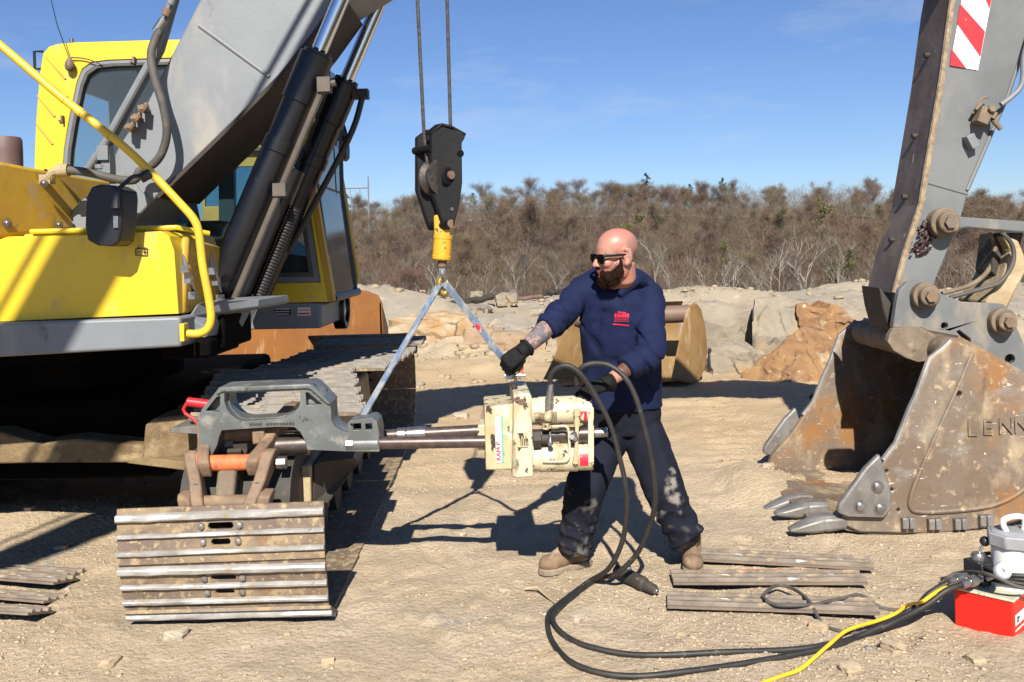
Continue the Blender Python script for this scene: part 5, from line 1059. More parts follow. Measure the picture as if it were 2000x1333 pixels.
link(text_mesh("SP", .034, .0008, Matrix.Translation(na + d2 * .03 - d1 * .0045 + V((0, 0, .079))) @ R3), "label_lettering", M['label_black'], tl, smooth=0)

sm2 = sm.copy(); M['pad_dry'] = mat("dry_rusty_shoe", (.225, .17, .125), .7, .1, var=(.165, .12, .09), vscale=8, layers=[((.32, .235, .145), 9, .52, .68, (.6, 1, 1), .95), ((.28, .14, .06), 6, .58, .72, None, None), ((.30, .27, .24), 16, .60, .72, (.4, 1, 1), .5)], bump=.002, bscale=40)
sm2.materials[0] = M['pad_dry']; sm2.materials[1] = M['shoe_ridge']
# ================================================================== LOOSE TRACK SHOES, SMALL THINGS
def loose_shoe(px0, py0, px1, py1, label, flip=0, dz=.0, tilt=0, grp="loose track shoes on the dirt"):
    a, b = G(px0, py0), G(px1, py1); d = (b - a); d.z = 0; c = (a + b) / 2; c.z = GZ(c.x, c.y) + .022 + dz
    ang = math.atan2(d.y, d.x) + (math.pi if flip else 0)
    o = bpy.data.objects.new("loose_track_shoe", sm2); COL.objects.link(o); o.location = c; o.rotation_euler = (tilt, 0, ang); o.scale = (1, .72, .72); tag(o, label, "track shoe", grp); return o
loose_shoe(1372, 1092, 1672, 1108, "loose track shoe by the boot, farthest of the three at right", 1, .0)
loose_shoe(1325, 1140, 1672, 1140, "loose track shoe with orange paint on its edge, middle of the three at right", 1, .006)
loose_shoe(1322, 1184, 1690, 1196, "loose track shoe under the cable loop, nearest of the three at right", 1, .004)
for k, (x0, y0, x1, y1, l) in enumerate(((-170, 1112, 188, 1137, "farthest of the loose track shoes at left"), (-190, 1128, 168, 1157, "second farthest of the loose track shoes at left"), (-215, 1155, 146, 1186, "second nearest of the loose track shoes at left"), (-260, 1200, 92, 1221, "nearest of the loose track shoes at left"))):
    loose_shoe(x0, y0, x1, y1, "muddy track shoe, " + l, 0, .012 * (k % 2) + .02 * (k == 3), tilt=-.16 - .05 * k)
mb = MB()
for x, w in ((1478, 26), (1505, 22)):
    p = G(x, 1160); mb.box(V((p.x, p.y + .012, GZ(p.x, p.y) + .026)), (w * .0022, .02, .003))
# (the orange paint is a mark on the middle shoe)
mid = [o for o in COL.objects if o.get('label', '').startswith("loose track shoe with orange")][0]; WLOC[mid] = mid.location.copy()
mb = MB(); mb.box((.05, -.1165, -.002), (.11, .006, .020)); mb.box((-.075, -.1165, -.002), (.07, .006, .020)); om = mb.build("orange_mark", M['orange_paint']); om.parent = mid
# dark bar tool by the hoses
a = gp(1204, 1141, .05); b_ = gp(1284, 1171, .03)
HT = thing("hand_tool", "dark steel hand tool lying on the dirt below the hoses", "hand tool", (a + b_) / 2)
mb = MB(); d = b_ - a; mb.tube([a, a + d * .2, a + d * .25, a + d * .7, a + d * .72, a + d * .92, b_], [.026, .028, .034, .034, .026, .024, .012], 10); mb.build("tool_body", M['dark_iron'], HT, bevel=.003)
mb = MB(); mb.box(a + d * .25 + V((0, 0, .02)), (.05, .03, .04)); mb.tube([a + d * .88, b_ + d * .02], [.02, .010], 8); mb.build("tool_jaw", M['steel'], HT, bevel=.004)
# red handle behind the grey jaw
RT = thing("red_handle", "red tubular handle with bent bracket behind the grey jaw", "handle", W(400, 800, 4.75))
mb = MB(); mb.cyl(W(366, 785, 4.75), W(460, 797, 4.75), .024, n=18); mb.build("grip", M['red_tool'], RT, bevel=.003)
mb = MB(); mb.tube([W(366, 786, 4.74), W(358, 800, 4.74), W(362, 808, 4.74), W(378, 818, 4.74), W(386, 828, 4.74)], .009, 8); mb.build("bent_bracket", M['red_tool'], RT); mb = MB(); mb.tube([W(455, 796, 4.74), W(458, 815, 4.74)], .009, 8); mb.build("bent_bracket", M['red_tool'], RT)
mb = MB(); q = [W(330, 846, 4.72), W(334, 836, 4.72), W(420, 828, 4.72), W(420, 850, 4.72)]; mb.prism(q, V((0, .22, .0))); o = mb.build("loose_track_shoe", M['tooth'], None, bevel=.008); tag(o, "worn silvery steel plate lying on the ledge behind the jaw", "steel plate"); o.name = "steel_plate"
# ================================================================== THE MAN
PE = thing("person", "bald bearded man in navy shirt, dark trousers and black gloves holding the press", "person", (.48, 4.6, 0))
def attr_mat(name, rough, spec=.4, bump=0, bscale=100, sub=0):
    m = bpy.data.materials.new(name); m.use_nodes = True; n, l = m.node_tree.nodes, m.node_tree.links; p = n["Principled BSDF"]
    a = n.new("ShaderNodeAttribute"); a.attribute_name = "Tone"; l.new(a.outputs['Color'], p.inputs['Base Color'])
    p.inputs['Roughness'].default_value = rough; p.inputs['Specular IOR Level'].default_value = spec
    if sub: p.inputs['Subsurface Weight'].default_value = sub; p.inputs['Subsurface Radius'].default_value = (.012, .005, .003); p.inputs['Subsurface Scale'].default_value = .6
    if bump:
        tc = n.new("ShaderNodeTexCoord"); t = n.new("ShaderNodeTexNoise"); t.inputs['Scale'].default_value = bscale; t.inputs['Detail'].default_value = 5
        l.new(tc.outputs['Object'], t.inputs['Vector']); b = n.new("ShaderNodeBump"); b.inputs['Distance'].default_value = bump; l.new(t.outputs['Fac'], b.inputs['Height']); l.new(b.outputs[0], p.inputs['Normal'])
    return m
def paint(me, fn):
    ca = me.color_attributes.new("Tone", 'FLOAT_COLOR', 'POINT')
    ca.data.foreach_set('color', np.array([(*fn(v.co, v.normal), 1.0) for v in me.vertices], dtype=np.float32).ravel())
def nz(p, s, seed=0): return mnoise.noise(V((p.x * s + seed * 7.1, p.y * s - seed * 3.3, p.z * s + seed * 1.7)))
def lerp3(a, b, t): t = min(1, max(0, t)); return tuple(x + (y - x) * t for x, y in zip(a, b))
# joints
RS, RE, RW_ = W(1133, 574, 4.60), W(1078, 632, 4.42), W(1019, 687, 4.27)
LS, LE, LW = W(1266, 583, 4.56), W(1268, 690, 4.36), W(1180, 751, 4.20)
NB = W(1212, 566, 4.52); PEL = W(1222, 815, 4.68)
RH, RK, RA = W(1190, 835, 4.68), W(1143, 955, 4.52), W(1117, 1075, 4.58)
LH, LK, LA = W(1254, 835, 4.68), W(1298, 958, 4.54), W(1341, 1052, 4.52)
HC = W(1203, 500, 4.42); HK_ = 1.015
hf = V((-.95, -.30, -.09)).normalized(); hu = V((-.04, -.06, 1)); hu = (hu - hf * hu.dot(hf)).normalized(); hs = hu.cross(hf)
HM = Matrix((hf, hs, hu)).transposed()
def hp_(f, s, u): return HC + (hf * f + hs * s + hu * u) * HK_
def hell(mb, f, s, u, r, mi=0, n=12): mb.ell(hp_(f, s, u), V(r) * HK_, HM, n, mi)
# --- body, one skin
mb = MB()
hell(mb, -.012, 0, .045, (.100, .078, .084), n=20); hell(mb, .028, 0, .028, (.066, .066, .075), n=16)
hell(mb, .030, 0, -.040, (.060, .058, .080)); hell(mb, .036, 0, -.088, (.048, .046, .036)); hell(mb, .082, 0, .016, (.014, .042, .011))
mb.tube([hp_(.086, 0, .014), hp_(.104, 0, -.018), hp_(.112, 0, -.032)], [.009 * HK_, .012 * HK_, .013 * HK_], 12); hell(mb, .114, 0, -.033, (.011, .012, .010))
for s in (-1, 1):
    hell(mb, .098, s * .012, -.036, (.011, .008, .008)); hell(mb, .062, s * .036, -.026, (.028, .026, .024)); hell(mb, .0, s * .056, -.055, (.035, .016, .05))
    # ear: rim, lobe
    hell(mb, -.020, s * .080, -.002, (.020, .012, .030)); hell(mb, -.012, s * .083, -.034, (.013, .010, .014)); hell(mb, -.032, s * .093, .004, (.012, .009, .032)); hell(mb, -.022, s * .091, .030, (.021, .009, .010)); hell(mb, -.020, s * .089, -.028, (.014, .008, .016))
hell(mb, .090, 0, -.060, (.014, .024, .008)); hell(mb, .088, 0, -.072, (.014, .021, .008)); hell(mb, .080, 0, -.095, (.020, .022, .018))
mb.tube([hp_(-.028, 0, -.04), hp_(-.03, 0, -.10), NB + V((.0, .01, .01)), NB + V((0, .03, -.08))], [.062, .060, .066, .08], 18)
mb.tube([NB + V((0, .03, -.03)), W(1210, 620, 4.58), W(1214, 700, 4.60), PEL + V((0, 0, .08)), PEL], [.085, .10, .098, .098, .10], 18)
mb.tube([RS.lerp(LS, .1), RS.lerp(LS, .5) + V((0, .03, .03)), RS.lerp(LS, .9)], .06, 12)
mb.tube([RS, RE, RE.lerp(RW_, .35), RW_], [.055, .044, .047, .030], 16); mb.tube([LS, LE, LE.lerp(LW, .35), LW], [.055, .042, .038, .028], 16)
mb.tube([RW_, RW_ + (W(990, 708, 4.24) - RW_) * .35], [.026, .010], 10); mb.tube([LW, LW + (W(1135, 770, 4.16) - LW) * .3], [.026, .010], 10)
mb.tube([PEL, RH, RK, RK.lerp(RA, .35), RA], [.09, .085, .06, .062, .045], 16); mb.tube([PEL, LH, LK, LK.lerp(LA, .35), LA], [.09, .085, .06, .062, .045], 16)
bm_ = voxel(mb, .0052, 2)
SK = (.40, .205, .15); SKR = (.43, .175, .13); STB = (.20, .13, .105); LIP = (.30, .09, .075); INK = (.055, .075, .095)
def skin(p, n_):
    q = HM.transposed() @ (p - HC) / HK_
    c = lerp3(SK, SKR, .5 + nz(p, 22) * .8)
    if p.z > NB.z - .05:
        top = (q.z - .07) / .04; c = lerp3(c, (.47, .165, .125), top)
        st = min((-.005 - q.x) / .035, (.105 - q.z) / .035, (q.z + .075) / .02) + nz(p, 90) * .35
        if abs(q.y) < .072 or q.x < -.02: c = lerp3(c, STB, min(1, st) * .5)
        if q.z < -.045: c = lerp3(c, (.36, .155, .11), 1)
        if q.x > .088 and -.080 < q.z < -.050 and abs(q.y) < .026: c = LIP
        return c
    d = RW_ - RE; t = (p - RE).dot(d) / d.length_squared
    if -.2 < t < .95 and (p - RE - d * t).length < .09:
        a = nz(p, 40, 1) + .8 * nz(p, 95, 2); b_ = abs(nz(p, 60, 3)) < .10
        c = lerp3(c, (.30, .215, .185), .7)
        if a > .10: c = lerp3(c, INK, .7)
        elif b_: c = lerp3(c, (.1, .1, .11), .7)
        elif a < -.5: c = lerp3(c, (.32, .14, .12), .5)
        if .42 < t < .62 and nz(p, 8, 5) > -.1: c = lerp3(c, (.085, .105, .12), .7)
    d = LW - LE; t = (p - LE).dot(d) / d.length_squared
    if .55 < t < .66 and (p - LE - d * t).length < .09: c = (.12, .055, .04)
    return c
paint(bm_, skin)
M['skin'] = attr_mat("skin", .42, .45, .0006, 240, .12)
link(bm_, "body", M['skin'], PE, smooth=180)
# --- beard
mb = MB()
hell(mb, .064, 0, -.104, (.038, .040, .034)); hell(mb, .070, 0, -.122, (.026, .030, .022)); hell(mb, .096, 0, -.0485, (.009, .026, .005)); hell(mb, .066, 0, -.132, (.018, .022, .016))
for s in (-1, 1):
    hell(mb, .087, s * .026, -.070, (.012, .009, .018)); hell(mb, .050, s * .049, -.092, (.036, .016, .030)); hell(mb, .034, s * .060, -.078, (.030, .012, .026)); hell(mb, .018, s * .067, -.070, (.024, .009, .034)); hell(mb, .008, s * .0715, -.036, (.009, .005, .034)); hell(mb, .062, s * .040, -.078, (.022, .014, .018)); hell(mb, .044, s * .040, -.112, (.034, .020, .024)); hell(mb, .070, s * .036, -.090, (.022, .012, .020))
be = voxel(mb, .0034, 2)
displace(be, lambda p, n_: .0022 * nz(p, 190) + .0016 * nz(p, 90))
M['beard'] = mat("beard_hair", (.013, .0055, .003), .85, var=(.022, .0085, .004), vscale=50, bump=.003, bscale=260, spec=.12)
bd = link(be, "beard", M['beard'], PE, smooth=180)
mb = MB(); rr = random.Random(8); vs = [(v.co.copy(), v.normal.copy()) for v in be.vertices]
dn = (hf * .35 - hu).normalized()
for _ in range(3800):
    p, n_ = rr.choice(vs); d = (n_ * .55 + dn * .8 + V((rr.gauss(0, .3), rr.gauss(0, .3), rr.gauss(0, .3)))).normalized(); L = rr.uniform(.006, .015) * (1.3 if (p - HC).dot(hu) < -.11 else .8); x = d.cross(V((rr.gauss(0, 1), rr.gauss(0, 1), rr.gauss(0, 1)))).normalized() * .0007
    mb.add([p - n_ * .002 - x, p - n_ * .002 + x, p + d * L], [(0, 1, 2)])
for _ in range(900):
    s = rr.choice((-1, 1)); a = rr.uniform(-.12, .25); p = hp_(.010 + rr.gauss(.012, .018) + .05 * a, s * (.074 - abs(rr.gauss(0, .002))), -.045 + rr.gauss(0, .028)); d = (dn + V((rr.gauss(0, .3), rr.gauss(0, .3), 0))).normalized(); x = d.cross(hs).normalized() * .0006
    mb.add([p - x, p + x, p + d * .007], [(0, 1, 2)])
mb.build("beard_hair", M['beard'], bd, fix=False, smooth=0)
# --- sunglasses
mb = MB()
def lens(s, g):
    o = []
    for (y, z) in ((-.026, .018), (.018, .020), (.029, .014), (.030, -.006), (.020, -.021), (-.010, -.022), (-.024, -.012), (-.029, .006)):
        o.append(hp_(.104 - .35 * abs(s * .033 + y * 1) * .55 - .002 * 0, s * .034 + y * g * (1 if s > 0 else -1), -.002 + z * g))
    return o
for s in (-1, 1): mb.prism(lens(s, 1.0), hf * -.004)
mb.prism([hp_(.106, -.010, .010), hp_(.106, .010, .010), hp_(.106, .009, -.002), hp_(.106, -.009, -.002)], hf * -.005)
M['shades'] = mat("black_sunglasses", (.006, .006, .007), .12)
gl = mb.build("sunglasses", M['shades'], PE)
for s in (-1, 1):
    mb = MB(); mb.prism(lens(s, 1.12), hf * -.006, [[p for p in lens(s, .86)]]); mb.build("glasses_rim", M['shades'], gl, bevel=.001)
    mb = MB(); mb.tube([hp_(.090, s * .064, .012), hp_(.05, s * .078, .010), hp_(-.02, s * .087, .008), hp_(-.034, s * .087, -.004)], [.0075, .006, .0045, .004], 8); mb.build("temple_arm", M['shades'], gl)
# --- shirt
mb = MB()
def ering(px, py, Y, hw, d, tw=0):
    c = W(px, py, Y); w = hw * .965 * Y / FPX; return [c + V((w * math.cos(a) * (1 + .10 * math.cos(2 * a) * 0), d * math.sin(a) + tw * math.cos(a), 0)) for a in [2 * math.pi * k / 24 for k in range(24)]]
mb.loft([ering(1209, 562, 4.525, 37, .066, -.01), ering(1207, 572, 4.53, 50, .085, -.02), ering(1205, 592, 4.545, 66, .108, -.03), ering(1206, 625, 4.565, 75, .124, -.03), ering(1213, 690, 4.60, 78, .130, -.02), ering(1216, 750, 4.635, 78, .128, -.01), ering(1217, 797, 4.66, 80, .128, 0)])
mb.tube([W(1140, 560, 4.62), W(1165, 545, 4.61), W(1190, 540, 4.60), W(1222, 541, 4.59), W(1245, 551, 4.58), W(1262, 566, 4.57)], [.05, .058, .06, .06, .058, .055], 16)
mb.tube([W(1172, 556, 4.585), W(1200, 545, 4.585), W(1226, 541, 4.56), W(1245, 546, 4.52), W(1252, 560, 4.49)], [.045, .05, .048, .042, .04], 16)
mb.tube([W(1250, 548, 4.50), W(1241, 545, 4.468), W(1226, 560, 4.452), W(1206, 575, 4.446)], [.035, .032, .03, .03], 14)
mb.tube([RS + V((.02, 0, .01)), RS.lerp(LS, .3) + V((0, .02, .045)), RS.lerp(LS, .7) + V((0, .02, .04)), LS + V((-.02, 0, .01))], [.075, .078, .078, .078], 16)
rc = RE.lerp(RW_, .20); mb.tube(catmull([RS + V((.03, .0, .01)), RS, RS.lerp(RE, .5) + V((0, 0, -.004)), RE, rc], 4), [.074, .076, .069, .064, .058], 20)
lc = LE.lerp(LW, .52); mb.tube(catmull([LS + V((-.03, 0, .01)), LS, LS.lerp(LE, .5) + V((.008, 0, 0)), LE + V((.004, 0, -.004)), LE.lerp(LW, .3), lc], 4), [.075, .076, .068, .064, .059, .057], 20)
sh = voxel(mb, .0068, 2)
axR, axL = (RE - RS).normalized(), (LE - LS).normalized(); axLf = (LW - LE).normalized(); axRf = (RW_ - RE).normalized()
def fold(p, n_):
    def seg(a, b): d = b - a; t = max(0, min(1, (p - a).dot(d) / d.length_squared)); return (p - a - d * t).length, t
    f = 0
    dr, tr = seg(RS, rc); dl, tl_ = seg(LS, LE); d2, t2 = seg(LE, lc)
    w = lambda s, k: mnoise.noise(V((s * k[0], k[1], k[2])))
    if min(dr, dl, d2) < .10 and not (abs(p.x - PEL.x) < .12 and p.z > 1.0 and min(dr, dl, d2) > .085):
        if dr <= min(dl, d2): ax, amp, o = axR, .0065 + .007 * max(0, tr - .35), RS
        elif dl < d2: ax, amp, o = axL, .0045 + .008 * max(0, tl_ - .4), LS
        else: ax, amp, o = axLf, .009, LE
        s = (p - o).dot(ax); side = (p - o - ax * s)
        ph = s * 115 + side.x * 22 + side.z * 16 + 2.4 * nz(p, 11)
        f += .6 * amp * (.5 * (1 - abs(math.sin(ph * .5)) * 1.6) * (.3 + 1.2 * max(-.2, nz(p, 9, 2))) + .9 * (1 - 2.4 * abs(mnoise.noise(V((s * 20 + side.x * 6, side.x * 5, side.z * 5 + 3))))))
    # torso: pulls running from the right armpit and shoulder down to the left hip, soft verticals near the hem
    g = (p.x * .75 + p.z * .65); h = (p.z * .75 - p.x * .65)
    f += .011 * (1 - 2.2 * abs(mnoise.noise(V((g * 9, h * 2.2, p.y * 3 + 1))))) * .6
    f += .006 * mnoise.noise(V((p.x * 24, p.z * 5, 3))) * max(0, min(1, (1.25 - p.z) * 3)) + .004 * nz(p, 18, 4)
    n1 = mnoise.noise(V((g * 11 + 5, h * 3.0, p.y * 4))); n2 = nz(p, 12, 6)
    f -= .013 * math.exp(-(n1 / .09) ** 2) * max(0, min(1, .55 + n2 * 1.5))
    return f
displace(sh, fold)
M['shirt'] = mat("navy_jersey", (.0065, .0115, .047), .85, var=(.005, .009, .036), vscale=7, bump=.0016, bscale=34, bdetail=4, spec=.25)
shirt = link(sh, "shirt", M['shirt'], PE, smooth=180)
mb = MB(); cr = [W(1209, 565, 4.522) + V((37.5 * 4.52 / FPX * math.cos(a), .084 * math.sin(a) - .010 * math.cos(a), -.006 + .045 * max(0, math.cos(a)) + .03 * max(0, math.sin(a)) + .012 * min(0, math.sin(a)))) for a in [2 * math.pi * k / 28 for k in range(29)]]
mb.tube(cr, .0095, 8); mb.build("collar", M['shirt'], shirt)
# red print on the chest: laid onto the cloth by casting onto the shirt
from mathutils.bvhtree import BVHTree
bt = BVHTree.FromPolygons([v.co for v in sh.vertices], [tuple(p.vertices) for p in sh.polygons])
def onto(px, py):
    a, b_ = W(px, py, 4.0), W(px, py, 5.0); h = bt.ray_cast(a, (b_ - a).normalized()); p = h[0] if h[0] else W(px, py, 4.46); return p - V((0, .003, 0)), h[1]
def patch(mb, px0, py0, px1, py1, nx=3):
    g = [[onto(px0 + (px1 - px0) * i / nx, y + .10 * (i / nx) * (px1 - px0))[0] for i in range(nx + 1)] for y in (py0, py1)]
    mb.add(g[0] + g[1], [(i, i + 1, nx + 2 + i, nx + 1 + i) for i in range(nx)])
mb = MB(); rr = random.Random(12)
for x in range(6): patch(mb, 1200 + x * 4.9, 612 + rr.random(), 1203.9 + x * 4.9, 620.5, 2)
for x in range(5): patch(mb, 1200.5 + x * 5.6, 622.5, 1204 + x * 5.6 + rr.random(), 624.3, 2)
for x in range(6): patch(mb, 1199.5 + x * 5.0, 626.5, 1203 + x * 5.0, 628.2, 2)
patch(mb, 1197, 632, 1229, 634.6, 6); patch(mb, 1206, 608.5, 1222, 611, 3)
M['print'] = mat("red_shirt_print", (.62, .015, .04), .8, var=(.40, .012, .05), vscale=60)
mb.build("chest_print", M['print'], shirt, fix=False)
# --- trousers
mb = MB()
mb.loft([ering(1217, 783, 4.66, 74, .118), ering(1220, 810, 4.675, 73, .120), ering(1221, 845, 4.68, 68, .110)])
mb.tube(catmull([PEL.lerp(RH, .7) + V((0, 0, .02)), RH + V((0, 0, -.03)), RH.lerp(RK, .55), RK, RK.lerp(RA, .5) + V((.004, .01, 0)), RA + V((.006, 0, -.005))], 5), [.105, .108, .102, .093, .088, .083], 22)
mb.tube(catmull([PEL.lerp(LH, .7) + V((0, 0, .02)), LH + V((0, 0, -.03)), LH.lerp(LK, .55), LK, LK.lerp(LA, .5) + V((-.004, .012, 0)), LA + V((.006, 0, -.005))], 5), [.105, .110, .104, .094, .090, .086], 22)
tr_ = voxel(mb, .0072, 2)
axr, axl = (RA - RH).normalized(), (LA - LH).normalized()
def fold2(p, n_):
    right = (p - RK).length < (p - LK).length; ax = axr if right else axl; o = RA if right else LA
    s = (o - p).dot(ax); low = max(0, 1 - max(0, s) / .26); kn = max(0, 1 - abs((p - (RK if right else LK)).dot(ax)) / .14)
    f = .013 * low * (1 - 1.9 * abs(math.sin(s * 48 + 2.2 * nz(p, 9) + p.x * 9))) * .8
    f += .006 * kn * (1 - 2 * abs(nz(p, 13, 3)))
    f += .010 * (1 - 2.2 * abs(mnoise.noise(V((p.x * 12, p.y * 8, p.z * 2.6))))) * .6 + .004 * nz(p, 22, 5)
    return f
displace(tr_, fold2)
NAVY = (.007, .008, .015)
def trou(p, n_):
    c = lerp3(NAVY, (.011, .012, .022), .5 + nz(p, 9))
    for (kj, am, ext) in ((LK, .95, .16), (RK, .5, .2)):
        d = (p - kj - V((0, 0, -.05 if kj is LK else -.13))); r = math.sqrt((d.x / .09) ** 2 + (d.z / ext) ** 2)
        if r < 1.3 and n_.y < .35:
            m_ = nz(p, 9, 8) + .55 * nz(p, 34, 9) + .3 * nz(p, 90, 4) - .10 - .6 * max(0, r - .5)
            c = lerp3(c, (.27, .24, .20), max(0, min(.8, m_ * 1.9)) * am)
    if p.z < .25: c = lerp3(c, (.07, .06, .05), (nz(p, 30, 3) - .1) * 1.2)
    return c
paint(tr_, trou)
M['trousers'] = attr_mat("dark_work_trousers", .9, .2, .0012, 60)
link(tr_, "trousers", M['trousers'], PE, smooth=180)
# --- boots
M['boot'] = mat("tan_work_boot_leather", (.215, .14, .085), .8, var=(.155, .095, .055), vscale=14, layers=[((.36, .27, .175), 11, .5, .72, None, .95)], bump=.0018, bscale=70)
M['sole'] = mat("boot_sole_rubber", (.20, .155, .11), .9, var=(.29, .22, .15), vscale=24, bump=.002, bscale=80)
def boot(toe_px, heel_px, ankle, lbl):
    t, h = G(*toe_px), G(*heel_px); c = (t + h) / 2; d = t - h; d.z = 0; d.normalize(); l = V((0, 0, 1)).cross(d); L = .152
    z0 = GZ(c.x, c.y) + .006; c.z = z0; P = lambda a, b_, z: c + d * a + l * b_ + V((0, 0, z))
    R = Matrix((d, l, V((0, 0, 1)))).transposed()
    mb = MB(); mb.ell(P(.085, 0, .046), (.066, .051, .042), R); mb.ell(P(.035, 0, .055), (.07, .047, .046), R); mb.ell(P(-.03, 0, .065), (.07, .043, .055), R); mb.ell(P(-.09, 0, .06), (.055, .042, .055), R)
    an = ankle.copy(); mb.tube([P(-.055, 0, .06), P(-.06, 0, .11), V((an.x, an.y, max(an.z, z0 + .13))) * .5 + P(-.06, 0, .15) * .5], [.055, .056, .060], 16); mb.tube([P(-.02, 0, .115), P(.03, 0, .085), P(.06, 0, .07)], [.028, .03, .028], 10)
    me = voxel(mb, .0048, 2); displace(me, lambda p, n_: .0025 * nz(p, 40) + .0015 * math.sin((p - c).dot(d) * 220 + nz(p, 20) * 3) * (1 if -.02 < (p - c).dot(d) < .06 and p.z > z0 + .07 else 0))
    o = link(me, "boot", M['boot'], PE, smooth=180); 
    mb = MB(); ol = [(.152, .0), (.143, .028), (.115, .048), (.06, .053), (0, .044), (-.06, .041), (-.12, .041), (-.145, .025), (-.15, 0), (-.145, -.025), (-.12, -.041), (-.06, -.041), (0, -.044), (.06, -.053), (.115, -.048), (.143, -.028)]
    mb.prism([P(a, b_, -.004) for a, b_ in ol], V((0, 0, .032))); mb.build("sole", M['sole'], o, bevel=.006)
    mb = MB()
    for k in range(4):
        a = -.005 + .022 * k; z = .112 - .013 * k; mb.tube([P(a, -.026, z), P(a + .008, 0, z + .010), P(a, .026, z)], .0032, 6)
    mb.build("boot_lace", M['sole'], o)
boot((1068, 1121), (1140, 1104), RA, 0); boot((1355, 1122), (1347, 1090), LA, 1)
# --- gloves with five fingers each
M['glove'] = mat("black_mechanic_glove", (.006, .0055, .006), .8, var=(.011, .010, .010), vscale=30, layers=[((.03, .028, .026), 45, .62, .75, None, None)], bump=.0014, bscale=140, spec=.2)
def glove(wrist, d, n_, thumb_side, curls, thumb, spread=.0):
    d = d.normalized(); n_ = (n_ - d * n_.dot(d)).normalized(); l = d.cross(n_) * thumb_side
    mb = MB(); P = lambda a, b_, c: wrist + d * a + l * b_ + n_ * c
    mb.tube([P(-.045, 0, 0), P(-.01, 0, 0), P(.015, 0, 0)], [.040, .038, .034], 16)
    for b_ in (-.026, -.009, .009, .026): mb.tube([P(.0, b_ * .75, 0), P(.05, b_, -.002), P(.092, b_ * 1.06, -.001 - abs(b_) * .1)], [.019, .019, .0155], 10)
    mb.ell(P(.035, .026, .010), (.022, .022, .022)); mb.ell(P(.05, 0, .004), (.042, .03, .017), Matrix((d, l, n_)).transposed())
    for i, (b_, ln, cu) in enumerate(zip((.028, .0095, -.0095, -.027), ((.045, .027, .022), (.050, .031, .023), (.046, .029, .022), (.036, .022, .019)), curls)):
        p = P(.090, b_, 0); a = 0; pts = [P(.075, b_, 0), p]
        for ph, L in enumerate(ln):
            a += cu[ph]; sp = (i - 1.5) * -.06 * spread; p = p + (d * math.cos(a) + n_ * math.sin(a) + l * sp * math.cos(a)) * L; pts.append(p)
        mb.tube(pts, [.0125, .0125, .0115, .0105, .0085], 10); mb.ell(pts[-1], .0085, n=6)
        for k in (1, 2): mb.ell(pts[k] - n_ * .001, .0128, n=6)
    tp = [P(.018, .030, .008), P(.045, .030 + thumb[0], .012 + thumb[1] * .5), P(.075, .028 + thumb[0] * 1.2, .014 + thumb[1]), P(.098, .022 + thumb[0] * .9, .018 + thumb[1] * 1.5)]
    mb.tube(tp, [.017, .0145, .0135, .0105], 10); mb.ell(tp[-1], .0105, n=6)
    me = voxel(mb, .0030, 1); displace(me, lambda p, m_: .0012 * nz(p, 70))
    o = link(me, "glove", M['glove'], PE, smooth=180)
    mb = MB(); mb.tube([P(-.030, .041 * math.cos(a), .041 * math.sin(a)) for a in [2 * math.pi * k / 20 for k in range(21)]], .0055, 8); mb.build("glove_cuff", M['glove'], o)
    mb = MB(); R = Matrix((d, l, n_)).transposed()
    for b_ in (-.024, -.008, .009, .025): mb.ell(P(.088, b_, -.014), (.011, .007, .003), R, n=6)
    mb.build("knuckle_pad", M['glove'], o)
    return o
glove(RW_, W(988, 712, 4.24) - RW_, V((.25, .85, -.45)), 1, [(1.25, 1.3, .8)] * 4, (.006, .022))
gl2 = glove(LW, W(1128, 772, 4.12) - LW, V((-.25, .30, -1)), -1, [(.55, .9, .6), (.65, 1.0, .6), (.7, 1.0, .6), (.75, 1.0, .6)], (.016, .012), .6)
# ================================================================== MIDDLE DISTANCE: rocks, rusty bucket, loader, logs
def hull_rock(pts, seed, rough=.018, step=.03, it=3):
    """angular block: hull of a few corner points, broken up with stepped cell noise"""
    b = bmesh.new()
    for p in pts: b.verts.new(p)
    r = bmesh.ops.convex_hull(b, input=b.verts); bmesh.ops.delete(b, geom=[g for g in set(r['geom_interior'] + r['geom_unused']) if isinstance(g, bmesh.types.BMVert)], context='VERTS')
    bmesh.ops.triangulate(b, faces=b.faces)
    for _ in range(it):
        L = sum(e.calc_length() for e in b.edges) / len(b.edges)
        bmesh.ops.subdivide_edges(b, edges=[e for e in b.edges if e.calc_length() > L * .6], cuts=1, use_grid_fill=True); bmesh.ops.triangulate(b, faces=b.faces)
    b.normal_update()
    for v in b.verts:
        p = v.co; q = p + V((seed * 3.1, seed, 0)); c = mnoise.cell_vector(V((q.x * 4.2 + q.z * .8, q.y * 4.2, q.z * 5.5 + q.x * 1.2)))
        v.co = p + v.normal * (rough * mnoise.noise(q * 4) + rough * .9 * mnoise.noise(q * 10) + rough * .6 * mnoise.noise(q * 25)) + V((c.x - .5, c.y - .5, c.z - .5)) * step
    me = bpy.data.meshes.new("boulder"); b.to_mesh(me); b.free(); return me
def rock_mesh(seed, planes=14, rough=.05, sub=4):
    rg = random.Random(seed); pts = []
    for x in (-.5, .5):
        for y in (-.5, .5):
            for z in (0, 1): pts.append(V((x * rg.uniform(.72, 1), y * rg.uniform(.7, 1), z if z == 0 else rg.uniform(.72, 1))))
    for _ in range(7):
        a = rg.random() * 6.283; pts.append(V((math.cos(a) * .5 * rg.uniform(.85, 1.05), math.sin(a) * .5, rg.uniform(.15, .95))))
    pts.append(V((rg.uniform(-.3, .3), rg.uniform(-.2, .2), 1.0)))
    return hull_rock(pts, seed, rough * .22, rough * 1.0, 3 if sub > 3 else 2)
